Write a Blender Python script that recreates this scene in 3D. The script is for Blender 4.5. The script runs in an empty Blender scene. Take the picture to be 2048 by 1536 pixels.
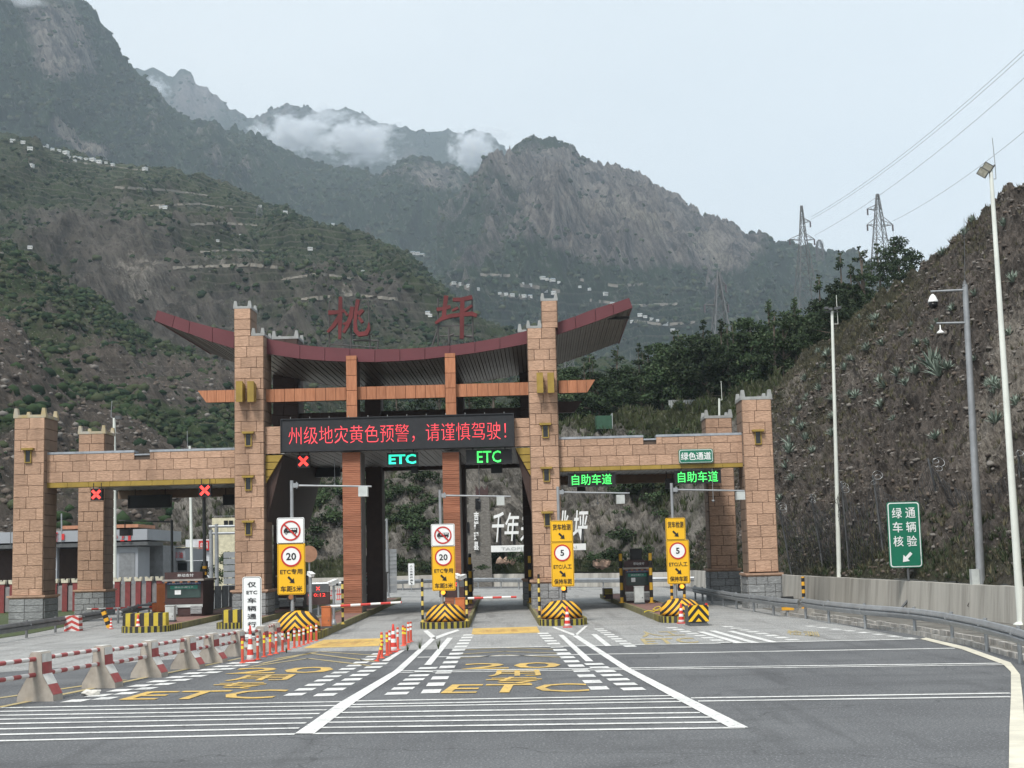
import bpy, bmesh, math, random
import numpy as np
from mathutils import Vector, Matrix, Euler
from mathutils.bvhtree import BVHTree
random.seed(7); RS = np.random.RandomState(11)
SC = bpy.context.scene
COL = SC.collection
PI = math.pi

# ------------------------------------------------------------------ camera, sky, sun, exposure
F = 2900.0; CX, CY = 1024.0, 768.0
CAM = Vector((0, 0, 3.0))
PITCH = math.atan(344.0/F); YAW = -math.atan(37.0/F); ROLL = -0.0245
ROT = Matrix.Rotation(YAW, 3, 'Z') @ Matrix.Rotation(PI/2 + PITCH, 3, 'X') @ Matrix.Rotation(ROLL, 3, 'Z')
cd = bpy.data.cameras.new('camera'); cam = bpy.data.objects.new('camera', cd); COL.objects.link(cam)
cam.matrix_world = Matrix.Translation(CAM) @ ROT.to_4x4()
cd.sensor_width = 36.0; cd.lens = F/2048*36.0; cd.clip_start = 0.1; cd.clip_end = 20000
SC.camera = cam

w = bpy.data.worlds.new('World'); SC.world = w; w.use_nodes = True
nt = w.node_tree; N = nt.nodes; N.clear()
sky = N.new('ShaderNodeTexSky'); sky.sky_type = 'NISHITA'; sky.sun_disc = False
SUN_EL, SUN_AZ = math.radians(52), math.radians(205)     # azimuth clockwise from +Y
sky.sun_elevation = SUN_EL; sky.sun_rotation = SUN_AZ; sky.altitude = 1500; sky.dust_density = 2.0
mixn = N.new('ShaderNodeMix'); mixn.data_type = 'RGBA'; mixn.inputs[0].default_value = 0.93
tc = N.new('ShaderNodeTexCoord'); nz = N.new('ShaderNodeTexNoise'); nz.inputs['Scale'].default_value = 1.6; nz.inputs['Detail'].default_value = 4
mp = N.new('ShaderNodeMapping'); mp.inputs['Scale'].default_value = (1, 1, 2.5)
cr = N.new('ShaderNodeMix'); cr.data_type = 'RGBA'
cr.inputs[6].default_value = (6.5, 7.35, 7.9, 1); cr.inputs[7].default_value = (9.2, 9.7, 9.9, 1)
bg = N.new('ShaderNodeBackground'); bg.inputs[1].default_value = 0.088
out = N.new('ShaderNodeOutputWorld')
nt.links.new(tc.outputs['Generated'], mp.inputs[0]); nt.links.new(mp.outputs[0], nz.inputs['Vector'])
nt.links.new(nz.outputs[0], cr.inputs[0])
nt.links.new(sky.outputs[0], mixn.inputs[6]); nt.links.new(cr.outputs[2], mixn.inputs[7])
nt.links.new(mixn.outputs[2], bg.inputs[0]); nt.links.new(bg.outputs[0], out.inputs[0])

sl = bpy.data.lights.new('sun', 'SUN'); sun = bpy.data.objects.new('sun', sl); COL.objects.link(sun)
sl.energy = 2.7; sl.angle = math.radians(14); sl.color = (1.0, 0.96, 0.9)
sd = Vector((math.sin(SUN_AZ)*math.cos(SUN_EL), math.cos(SUN_AZ)*math.cos(SUN_EL), math.sin(SUN_EL)))
sun.rotation_euler = sd.to_track_quat('Z', 'Y').to_euler()
vs = SC.view_settings; vs.view_transform = 'Standard'; vs.look = 'None'; vs.exposure = 0.42; vs.gamma = 1.0
SC.render.engine = 'CYCLES'
try:
    SC.cycles.use_denoising = True; SC.cycles.max_bounces = 6; SC.cycles.volume_bounces = 2
    SC.cycles.diffuse_bounces = 3; SC.cycles.transparent_max_bounces = 8
except Exception: pass

# ------------------------------------------------------------------ geometry of the place (survey helpers)
def ray(px, py):
    return ROT @ Vector(((px-CX)/F, -(py-CY)/F, -1.0))
def P(px, py, z=0.0):
    d = ray(px, py); t = (z-CAM.z)/d.z; return CAM + d*t
def V(px, py, Y):
    d = ray(px, py); t = Y/d.y; return CAM + d*t
def proj(a):
    a = np.asarray(a, float); R = np.array(ROT); q = (a - np.array(CAM)) @ R
    return CX - F*q[..., 0]/q[..., 2], CY + F*q[..., 1]/q[..., 2], -q[..., 2]

# ------------------------------------------------------------------ materials
MATS = {}
def _links(m): return m.node_tree.nodes, m.node_tree.links
def mat(name, col, rough=0.7, var=0.12, scale=3.0, bump=0.0, bscale=20.0, metal=0.0, spec=0.35, col2=None, stretch=(1, 1, 1), objrand=0.0, dirt=0.0, dirtcol=(0.08, 0.07, 0.06), emit=0.0, bdist=0.02, wear=0.0):
    if name in MATS: return MATS[name]
    m = bpy.data.materials.new(name); m.use_nodes = True; n, l = _links(m); b = n['Principled BSDF']
    b.inputs['Roughness'].default_value = rough; b.inputs['Metallic'].default_value = metal
    b.inputs['Specular IOR Level'].default_value = spec
    tc = n.new('ShaderNodeTexCoord'); mp = n.new('ShaderNodeMapping'); mp.inputs['Scale'].default_value = stretch
    oi = n.new('ShaderNodeObjectInfo'); l.new(tc.outputs['Object'], mp.inputs['Vector'])
    va = n.new('ShaderNodeVectorMath'); va.operation = 'MULTIPLY_ADD'
    l.new(oi.outputs['Random'], va.inputs[0]); va.inputs[1].default_value = (37, 53, 71); l.new(mp.outputs[0], va.inputs[2])
    nz = n.new('ShaderNodeTexNoise'); nz.inputs['Scale'].default_value = scale; nz.inputs['Detail'].default_value = 6; nz.inputs['Roughness'].default_value = .62
    l.new(va.outputs[0], nz.inputs['Vector'])
    c2 = col2 or tuple(c*(1-2*var) for c in col); c1 = tuple(min(1, c*(1+var)) for c in col) if col2 is None else col
    mx = n.new('ShaderNodeMix'); mx.data_type = 'RGBA'; mx.inputs[6].default_value = (*c1, 1); mx.inputs[7].default_value = (*c2, 1)
    rp = n.new('ShaderNodeMapRange'); rp.inputs[1].default_value = .3; rp.inputs[2].default_value = .7; l.new(nz.outputs[0], rp.inputs[0]); l.new(rp.outputs[0], mx.inputs[0])
    last = mx.outputs[2]
    if objrand:
        hs = n.new('ShaderNodeHueSaturation'); mr = n.new('ShaderNodeMapRange'); mr.inputs[3].default_value = 1-objrand; mr.inputs[4].default_value = 1+objrand
        l.new(oi.outputs['Random'], mr.inputs[0]); l.new(mr.outputs[0], hs.inputs['Value']); l.new(last, hs.inputs['Color']); last = hs.outputs[0]
    if dirt:
        n2 = n.new('ShaderNodeTexNoise'); n2.inputs['Scale'].default_value = scale*.35; n2.inputs['Detail'].default_value = 8; n2.inputs['Roughness'].default_value = .7
        mpd = n.new('ShaderNodeMapping'); mpd.inputs['Scale'].default_value = (1, 1, .35); l.new(va.outputs[0], mpd.inputs[0]); l.new(mpd.outputs[0], n2.inputs['Vector'])
        r2 = n.new('ShaderNodeMapRange'); r2.inputs[1].default_value = .48; r2.inputs[2].default_value = .72; r2.inputs[4].default_value = dirt
        l.new(n2.outputs[0], r2.inputs[0]); m2 = n.new('ShaderNodeMix'); m2.data_type = 'RGBA'; l.new(r2.outputs[0], m2.inputs[0]); l.new(last, m2.inputs[6]); m2.inputs[7].default_value = (*dirtcol, 1); last = m2.outputs[2]
    if wear:
        n4 = n.new('ShaderNodeTexNoise'); n4.inputs['Scale'].default_value = 9; n4.inputs['Detail'].default_value = 9; n4.inputs['Roughness'].default_value = .8; l.new(va.outputs[0], n4.inputs['Vector'])
        r4 = n.new('ShaderNodeMapRange'); r4.inputs[1].default_value = .53; r4.inputs[2].default_value = .62; r4.inputs[4].default_value = wear; l.new(n4.outputs[0], r4.inputs[0])
        m5 = n.new('ShaderNodeMix'); m5.data_type = 'RGBA'; l.new(r4.outputs[0], m5.inputs[0]); l.new(last, m5.inputs[6]); m5.inputs[7].default_value = (.14, .142, .146, 1); last = m5.outputs[2]
    l.new(last, b.inputs['Base Color'])
    if bump:
        n3 = n.new('ShaderNodeTexNoise'); n3.inputs['Scale'].default_value = bscale; n3.inputs['Detail'].default_value = 5; l.new(va.outputs[0], n3.inputs['Vector'])
        bp = n.new('ShaderNodeBump'); bp.inputs['Strength'].default_value = bump; bp.inputs['Distance'].default_value = bdist
        l.new(n3.outputs[0], bp.inputs['Height']); l.new(bp.outputs[0], b.inputs['Normal'])
    if emit:
        b.inputs['Emission Color'].default_value = (*col, 1); b.inputs['Emission Strength'].default_value = emit
    MATS[name] = m; return m

def stripe_mat(name, c1, c2, axis='z', period=.3, kx=0.0, duty=.5, rough=.6, dirt=.3, ky=0.0, offset=0.0):
    """painted stripes: level = axis + kx*|x| + ky*|y| in the thing's own coordinates"""
    if name in MATS: return MATS[name]
    m = bpy.data.materials.new(name); m.use_nodes = True; n, l = _links(m); b = n['Principled BSDF']; b.inputs['Roughness'].default_value = rough
    b.inputs['Specular IOR Level'].default_value = .3
    tc = n.new('ShaderNodeTexCoord'); sp = n.new('ShaderNodeSeparateXYZ'); l.new(tc.outputs['Object'], sp.inputs[0])
    def M(op, a, bb=None):
        q = n.new('ShaderNodeMath'); q.operation = op
        for i, v in enumerate((a, bb)):
            if v is None: continue
            if isinstance(v, (int, float)): q.inputs[i].default_value = v
            else: l.new(v, q.inputs[i])
        return q.outputs[0]
    base = sp.outputs['xyz'.index(axis)]
    if kx: base = M('ADD', base, M('MULTIPLY', M('ABSOLUTE', sp.outputs[0]), kx))
    if ky: base = M('ADD', base, M('MULTIPLY', sp.outputs[1], ky))
    fr = M('FRACT', M('DIVIDE', M('ADD', base, 100*period+offset), period)); st = M('GREATER_THAN', fr, duty)
    mx = n.new('ShaderNodeMix'); mx.data_type = 'RGBA'; l.new(st, mx.inputs[0]); mx.inputs[6].default_value = (*c1, 1); mx.inputs[7].default_value = (*c2, 1)
    nz = n.new('ShaderNodeTexNoise'); nz.inputs['Scale'].default_value = 6; nz.inputs['Detail'].default_value = 7; nz.inputs['Roughness'].default_value = .7
    oi = n.new('ShaderNodeObjectInfo'); va = n.new('ShaderNodeVectorMath'); va.operation = 'MULTIPLY_ADD'; va.inputs[1].default_value = (37, 53, 71)
    l.new(oi.outputs['Random'], va.inputs[0]); l.new(tc.outputs['Object'], va.inputs[2]); l.new(va.outputs[0], nz.inputs['Vector'])
    mr = n.new('ShaderNodeMapRange'); mr.inputs[1].default_value = .45; mr.inputs[2].default_value = .75; mr.inputs[4].default_value = dirt; l.new(nz.outputs[0], mr.inputs[0])
    m2 = n.new('ShaderNodeMix'); m2.data_type = 'RGBA'; l.new(mr.outputs[0], m2.inputs[0]); l.new(mx.outputs[2], m2.inputs[6]); m2.inputs[7].default_value = (.12, .11, .1, 1)
    l.new(m2.outputs[2], b.inputs['Base Color']); MATS[name] = m; return m

# ------------------------------------------------------------------ meshes
class MB:
    def __init__(s): s.v = []; s.f = []; s.m = []; s.sm = []
    def add(s, vs, fs, mi=0, sm=False):
        o = len(s.v); s.v += [tuple(v) for v in vs]
        for f in fs: s.f.append(tuple(i+o for i in f)); s.m.append(mi); s.sm.append(sm)
        return s
    def box(s, x0, x1, y0, y1, z0, z1, mi=0):
        if x0 > x1: x0, x1 = x1, x0
        if y0 > y1: y0, y1 = y1, y0
        if z0 > z1: z0, z1 = z1, z0
        return s.add([(x0,y0,z0),(x1,y0,z0),(x1,y1,z0),(x0,y1,z0),(x0,y0,z1),(x1,y0,z1),(x1,y1,z1),(x0,y1,z1)],
              [(0,3,2,1),(4,5,6,7),(0,1,5,4),(1,2,6,5),(2,3,7,6),(3,0,4,7)], mi)
    def bbox(s, x0, x1, y0, y1, z0, z1, b=.01, mi=0):
        """box with its front (-y) edges chamfered"""
        return s.add([(x0,y1,z0),(x1,y1,z0),(x1,y1,z1),(x0,y1,z1),(x0,y0+b,z0),(x1,y0+b,z0),(x1,y0+b,z1),(x0,y0+b,z1),
              (x0+b,y0,z0+b),(x1-b,y0,z0+b),(x1-b,y0,z1-b),(x0+b,y0,z1-b)],
              [(0,3,2,1),(8,9,10,11),(4,5,9,8),(5,6,10,9),(6,7,11,10),(7,4,8,11),(0,1,5,4),(1,2,6,5),(2,3,7,6),(3,0,4,7)], mi)
    def prism(s, pts, a, b, ax='y', mi=0, mi2=None):
        n = len(pts)
        def mk(p, d): return (p[0], d, p[1]) if ax == 'y' else ((p[0], p[1], d) if ax == 'z' else (d, p[0], p[1]))
        vs = [mk(p, a) for p in pts] + [mk(p, b) for p in pts]
        s.add(vs, [tuple(range(n)), tuple(range(2*n-1, n-1, -1))], mi)
        o = len(s.v)-2*n
        for i in range(n):
            j = (i+1) % n; s.f.append((o+j, o+i, o+n+i, o+n+j)); s.m.append(mi if mi2 is None else mi2); s.sm.append(False)
        return s
    def tube(s, p0, p1, r0, r1=None, n=8, mi=0, cap=True):
        r1 = r0 if r1 is None else r1; p0 = Vector(p0); p1 = Vector(p1); d = (p1-p0)
        if d.length < 1e-6: return s
        d.normalize(); a = d.orthogonal().normalized(); b = d.cross(a)
        vs = [p0 + (a*math.cos(2*PI*i/n) + b*math.sin(2*PI*i/n))*r0 for i in range(n)] + [p1 + (a*math.cos(2*PI*i/n) + b*math.sin(2*PI*i/n))*r1 for i in range(n)]
        s.add(vs, [(i, (i+1) % n, n+(i+1) % n, n+i) for i in range(n)], mi, True)
        if cap: s.add(vs, [tuple(range(n-1, -1, -1)), tuple(range(n, 2*n))], mi)
        return s
    def path(s, pts, r, n=6, mi=0):
        for a, b in zip(pts[:-1], pts[1:]): s.tube(a, b, r, r, n, mi)
        return s
    def lathe(s, prof, c=(0, 0, 0), n=14, mi=0, mis=None, sx=1, sy=1):
        vs = [(c[0]+r*sx*math.cos(2*PI*i/n), c[1]+r*sy*math.sin(2*PI*i/n), c[2]+z) for r, z in prof for i in range(n)]
        o = len(s.v); s.v += vs
        for k in range(len(prof)-1):
            for i in range(n):
                j = (i+1) % n; s.f.append((o+k*n+i, o+k*n+j, o+(k+1)*n+j, o+(k+1)*n+i)); s.m.append(mis[k] if mis else mi); s.sm.append(True)
        s.f.append(tuple(o+i for i in range(n-1, -1, -1))); s.m.append(mis[0] if mis else mi); s.sm.append(False)
        s.f.append(tuple(o+(len(prof)-1)*n+i for i in range(n))); s.m.append(mis[-1] if mis else mi); s.sm.append(False)
        return s
    def mesh(s, name, mats):
        me = bpy.data.meshes.new(name); me.from_pydata(s.v, [], s.f)
        for m in (mats if isinstance(mats, (list, tuple)) else [mats]): me.materials.append(m)
        me.polygons.foreach_set('material_index', s.m); me.polygons.foreach_set('use_smooth', s.sm); me.update(); return me
    def build(s, name, mats, parent=None, loc=(0, 0, 0), rot=None):
        return obj(name, s.mesh(name, mats), parent, loc, rot)

def obj(name, me, parent=None, loc=(0, 0, 0), rot=None, **props):
    o = bpy.data.objects.new(name, me); COL.objects.link(o); o.location = loc
    if rot is not None: o.rotation_euler = rot
    if parent is not None: o.parent = parent
    for k, v in props.items(): o[k] = v
    return o
def tag(o, label=None, cat=None, group=None, kind=None):
    if label: o['label'] = label
    if cat: o['category'] = cat
    if group: o['group'] = group
    if kind: o['kind'] = kind
    return o
def thing(name, label, cat, loc=(0, 0, 0), rz=0, group=None):
    o = obj(name, None, None, loc, (0, 0, rz)); o.empty_display_size = .2
    return tag(o, label, cat, group)
def struct(o): o['kind'] = 'structure'; return o
CHILD = {}
def copy_tree(o, parent=None, label=None, loc=None, rz=None):
    c = o.copy(); COL.objects.link(c); c.parent = parent
    if label: c['label'] = label
    if loc is not None: c.location = loc
    if rz is not None: c.rotation_euler = (0, 0, rz)
    for ch in list(o.children): copy_tree(ch, c)
    return c
def np_mesh(name, v, f, mats, smooth=False, mi=None):
    """fast mesh from arrays; f is (n,k)"""
    me = bpy.data.meshes.new(name); v = np.ascontiguousarray(v, np.float32); f = np.ascontiguousarray(f, np.int32); k = f.shape[1]
    me.vertices.add(len(v)); me.vertices.foreach_set('co', v.ravel())
    me.loops.add(f.size); me.loops.foreach_set('vertex_index', f.ravel())
    me.polygons.add(len(f)); me.polygons.foreach_set('loop_start', np.arange(0, f.size, k, dtype=np.int32))
    me.polygons.foreach_set('loop_total', np.full(len(f), k, np.int32))
    for m in (mats if isinstance(mats, (list, tuple)) else [mats]): me.materials.append(m)
    if mi is not None: me.polygons.foreach_set('material_index', np.asarray(mi, np.int32))
    if smooth: me.polygons.foreach_set('use_smooth', np.ones(len(f), bool))
    me.update(calc_edges=True); me.validate(); return me

# ------------------------------------------------------------------ lettering
_TX = {}
def text_geo(s, bold=0.0, ext=0.0, space=1.0):
    k = (s, bold, ext, space)
    if k not in _TX:
        cu = bpy.data.curves.new('t', 'FONT'); cu.body = s; cu.size = 1; cu.offset = bold; cu.extrude = ext; cu.resolution_u = 2; cu.space_character = space
        ob = bpy.data.objects.new('t', cu); COL.objects.link(ob); dg = bpy.context.evaluated_depsgraph_get(); dg.update()
        me = bpy.data.meshes.new_from_object(ob.evaluated_get(dg))
        v = [tuple(x.co) for x in me.vertices]; f = [tuple(p.vertices) for p in me.polygons]
        bpy.data.objects.remove(ob); bpy.data.curves.remove(cu); bpy.data.meshes.remove(me); _TX[k] = (v, f)
    return _TX[k]
def lettering(s, parent, c, w, h, m, name='lettering', thick=.012, bold=0.0, space=1.0, warp=None, rot=None):
    """letters facing -y, fitted to w x h around c (parent's coordinates)"""
    v, f = text_geo(s, bold, .5, space); a = np.array(v); lo, hi = a[:, :2].min(0), a[:, :2].max(0)
    x = ((a[:, 0]-lo[0])/(hi[0]-lo[0])-.5)*w; z = ((a[:, 1]-lo[1])/(hi[1]-lo[1])-.5)*h; y = -(a[:, 2])*thick
    if warp: x, z = warp(x, z)
    mb = MB(); mb.add(np.stack([x, y, z], 1).tolist(), f)
    return mb.build(name, m, parent, c, rot)
def ground_text(s, quad, m, z, parent, bold=0.0):
    """letters painted on the road, bottom-left, bottom-right, top-right, top-left given"""
    v, f = text_geo(s, bold, 0.0); a = np.array(v); lo, hi = a[:, :2].min(0), a[:, :2].max(0)
    u = (a[:, :2]-lo)/(hi-lo); q = [np.array(P(*p))[:2] for p in quad]
    U, W = u[:, :1], u[:, 1:]; xy = q[0]*(1-U)*(1-W)+q[1]*U*(1-W)+q[2]*U*W+q[3]*(1-U)*W
    mb = MB(); mb.add([(p[0], p[1], z) for p in xy], f); return mb.build('painted_lettering', m, parent)
def ground_poly(name, pts, z, m, parent=None, world=False):
    mb = MB(); w3 = [(p[0], p[1], z) for p in (pts if world else [P(*q) for q in pts])]
    # keep facing up
    A = sum(w3[i][0]*w3[(i+1) % len(w3)][1]-w3[(i+1) % len(w3)][0]*w3[i][1] for i in range(len(w3)))
    if A < 0: w3.reverse()
    mb.add(w3, [tuple(range(len(w3)))]); return mb.build(name, m, parent)
def plate(parent, name, c, w, h, t, m, r=.05, n=4):
    pts = []
    for cx, cz, a0 in ((w/2-r, h/2-r, 0), (-w/2+r, h/2-r, 90), (-w/2+r, -h/2+r, 180), (w/2-r, -h/2+r, 270)):
        for k in range(n+1):
            a = math.radians(a0+90*k/n); pts.append((cx+r*math.cos(a), cz+r*math.sin(a)))
    pts.reverse(); return MB().prism(pts, -t/2, t/2).build(name, m, parent, c)
def ring(parent, name, c, r0, r1, t, m, n=32):
    mb = MB(); vs = []
    for y in (-t/2, t/2):
        for r in (r0, r1): vs += [(r*math.cos(2*PI*i/n), y, r*math.sin(2*PI*i/n)) for i in range(n)]
    fs = []
    for i in range(n):
        j = (i+1) % n; fs += [(i, j, n+j, n+i), (i, 2*n+i, 2*n+j, j), (n+i, n+j, 3*n+j, 3*n+i)]
    mb.add(vs, fs); return mb.build(name, m, parent, c)
def disc(parent, name, c, r, t, m, n=28):
    return MB().prism([(r*math.cos(-2*PI*i/n), r*math.sin(-2*PI*i/n)) for i in range(n)], -t/2, t/2).build(name, m, parent, c)

# ------------------------------------------------------------------ noise on arrays
def _h(ix, iy, iz, s):
    n = (ix*374761393 + iy*668265263 + iz*1274126177 + s*974711) & 0xffffffff
    n = ((n ^ (n >> 13))*1274126177) & 0xffffffff; n = ((n ^ (n >> 16))*2246822519) & 0xffffffff
    return ((n ^ (n >> 15)) & 0xffffff)/float(0xffffff)
def vn(x, y, z=None, s=0):
    x = np.asarray(x, float); y = np.asarray(y, float); ix = np.floor(x).astype(np.int64); iy = np.floor(y).astype(np.int64)
    fx = x-ix; fy = y-iy; fx = fx*fx*fx*(fx*(fx*6-15)+10); fy = fy*fy*fy*(fy*(fy*6-15)+10)
    def lay(iz):
        a = _h(ix, iy, iz, s); b = _h(ix+1, iy, iz, s); c = _h(ix, iy+1, iz, s); d = _h(ix+1, iy+1, iz, s)
        return (a*(1-fx)+b*fx)*(1-fy)+(c*(1-fx)+d*fx)*fy
    if z is None: return lay(np.zeros_like(ix))
    z = np.asarray(z, float); iz = np.floor(z).astype(np.int64); fz = z-iz; fz = fz*fz*(3-2*fz)
    return lay(iz)*(1-fz)+lay(iz+1)*fz
def fbm(x, y, z=None, o=5, s=0, g=.5):
    t = 0; a = 1; n = 0
    for k in range(o):
        q = 2.03**k; t = t + a*vn(x*q, y*q, None if z is None else z*q, s+k*17); n += a; a *= g
    return t/n
def rdg(x, y, z=None, o=5, s=0, g=.5):
    t = 0; a = 1; n = 0
    for k in range(o):
        q = 2.03**k; t = t + a*(1-np.abs(2*vn(x*q, y*q, None if z is None else z*q, s+k*17)-1))**2; n += a; a *= g
    return t/n
def sstep(a, b, x): t = np.clip((x-a)/(b-a), 0, 1); return t*t*(3-2*t)
# ------------------------------------------------------------------ mountains and hillsides
def terrain_mat(name, rocka, rockb, greena, greenb, gs, rs, bump=.6, bdist=1.0, terr=0.0, tfreq=.2, thr=.5, sharp=.1, speck=0.0, palec=(.42,.38,.33), slant=.5):
    m = bpy.data.materials.new(name); m.use_nodes = True; n, l = _links(m); b = n['Principled BSDF']
    b.inputs['Roughness'].default_value = .95; b.inputs['Specular IOR Level'].default_value = .1
    tc = n.new('ShaderNodeTexCoord')
    def noise(sc, det=6, ro=.6, st=(1, 1, 1), rot=(0, 0, 0)):
        m0 = n.new('ShaderNodeMapping'); m0.inputs['Rotation'].default_value = rot; l.new(tc.outputs['Object'], m0.inputs[0])
        mp = n.new('ShaderNodeMapping'); mp.inputs['Scale'].default_value = st; l.new(m0.outputs[0], mp.inputs[0])
        q = n.new('ShaderNodeTexNoise'); q.inputs['Scale'].default_value = sc; q.inputs['Detail'].default_value = det; q.inputs['Roughness'].default_value = ro
        l.new(mp.outputs[0], q.inputs['Vector']); return q.outputs[0]
    def rng(x, a, bb, c=0, d=1):
        q = n.new('ShaderNodeMapRange'); q.inputs[1].default_value = a; q.inputs[2].default_value = bb; q.inputs[3].default_value = c; q.inputs[4].default_value = d; l.new(x, q.inputs[0]); return q.outputs[0]
    def mix(f, a, bb):
        q = n.new('ShaderNodeMix'); q.data_type = 'RGBA'
        if isinstance(f, float): q.inputs[0].default_value = f
        else: l.new(f, q.inputs[0])
        for i, c in ((6, a), (7, bb)):
            if isinstance(c, tuple): q.inputs[i].default_value = (*c, 1)
            else: l.new(c, q.inputs[i])
        return q.outputs[2]
    nr = noise(rs, 9, .74, (1.5, 1, .36), (.1, slant, .1)); ng = noise(gs, 8, .7)
    rock = mix(rng(nr, .38, .62), rocka, rockb); green = mix(rng(ng, .35, .65), greena, greenb)
    at = n.new('ShaderNodeAttribute'); at.attribute_name = 'veg'
    ad = n.new('ShaderNodeMath'); ad.operation = 'ADD'; l.new(at.outputs['Fac'], ad.inputs[0])
    nv = noise(gs*.7, 8, .75); nw = noise(gs*.22, 5, .65); l.new(rng(nv, .25, .75, -.38, .38), ad.inputs[1]); ad2 = n.new('ShaderNodeMath'); ad2.operation = 'ADD'; l.new(ad.outputs[0], ad2.inputs[0]); l.new(rng(nw, .3, .7, -.25, .25), ad2.inputs[1]); ad = ad2
    fac = rng(ad.outputs[0], thr-sharp, thr+sharp); c = mix(fac, rock, green)
    crev = noise(rs*3.5, 9, .75, (1.9, 1.2, .36), (.1, slant*.9, .1)); c = mix(rng(crev, .40, .50, .55, 0), c, tuple(x*.45 for x in rockb)); c = mix(rng(crev, .54, .66, 0, .35), c, tuple(min(1, x*1.25) for x in rocka))
    ap = n.new('ShaderNodeAttribute'); ap.attribute_name = 'pale'; npl = noise(rs*1.7, 9, .78); am = n.new('ShaderNodeMath'); am.operation = 'ADD'; l.new(ap.outputs['Fac'], am.inputs[0]); l.new(rng(npl, .25, .75, -.45, .45), am.inputs[1]); c = mix(rng(am.outputs[0], .42, .62, 0, .85), c, mix(rng(crev, .42, .56), tuple(x*.45 for x in palec), palec))
    if speck:
        ns = noise(rs*7, 2, .5); c = mix(rng(ns, .66, .72, 0, speck), c, (.42, .38, .35))
    if terr:
        sp = n.new('ShaderNodeSeparateXYZ'); l.new(tc.outputs['Object'], sp.inputs[0])
        q = n.new('ShaderNodeMath'); q.operation = 'MULTIPLY'; l.new(sp.outputs[2], q.inputs[0]); q.inputs[1].default_value = tfreq
        q2 = n.new('ShaderNodeMath'); q2.operation = 'ADD'; l.new(q.outputs[0], q2.inputs[0]); l.new(rng(noise(gs*.2, 3), 0, 1, 0, 3), q2.inputs[1])
        fr = n.new('ShaderNodeMath'); fr.operation = 'FRACT'; l.new(q2.outputs[0], fr.inputs[0])
        a2 = n.new('ShaderNodeAttribute'); a2.attribute_name = 'field'
        mm = n.new('ShaderNodeMath'); mm.operation = 'MULTIPLY'; l.new(rng(fr.outputs[0], .72, .95), mm.inputs[0]); l.new(a2.outputs['Fac'], mm.inputs[1])
        m3 = n.new('ShaderNodeMath'); m3.operation = 'MULTIPLY'; l.new(mm.outputs[0], m3.inputs[0]); m3.inputs[1].default_value = terr
        c = mix(m3.outputs[0], c, (.16, .15, .12))
    l.new(c, b.inputs['Base Color'])
    hb = noise(rs*1.2, 10, .8); bp = n.new('ShaderNodeBump'); bp.inputs['Strength'].default_value = bump; bp.inputs['Distance'].default_value = bdist
    l.new(hb, bp.inputs['Height']); l.new(bp.outputs[0], b.inputs['Normal'])
    return m

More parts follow.
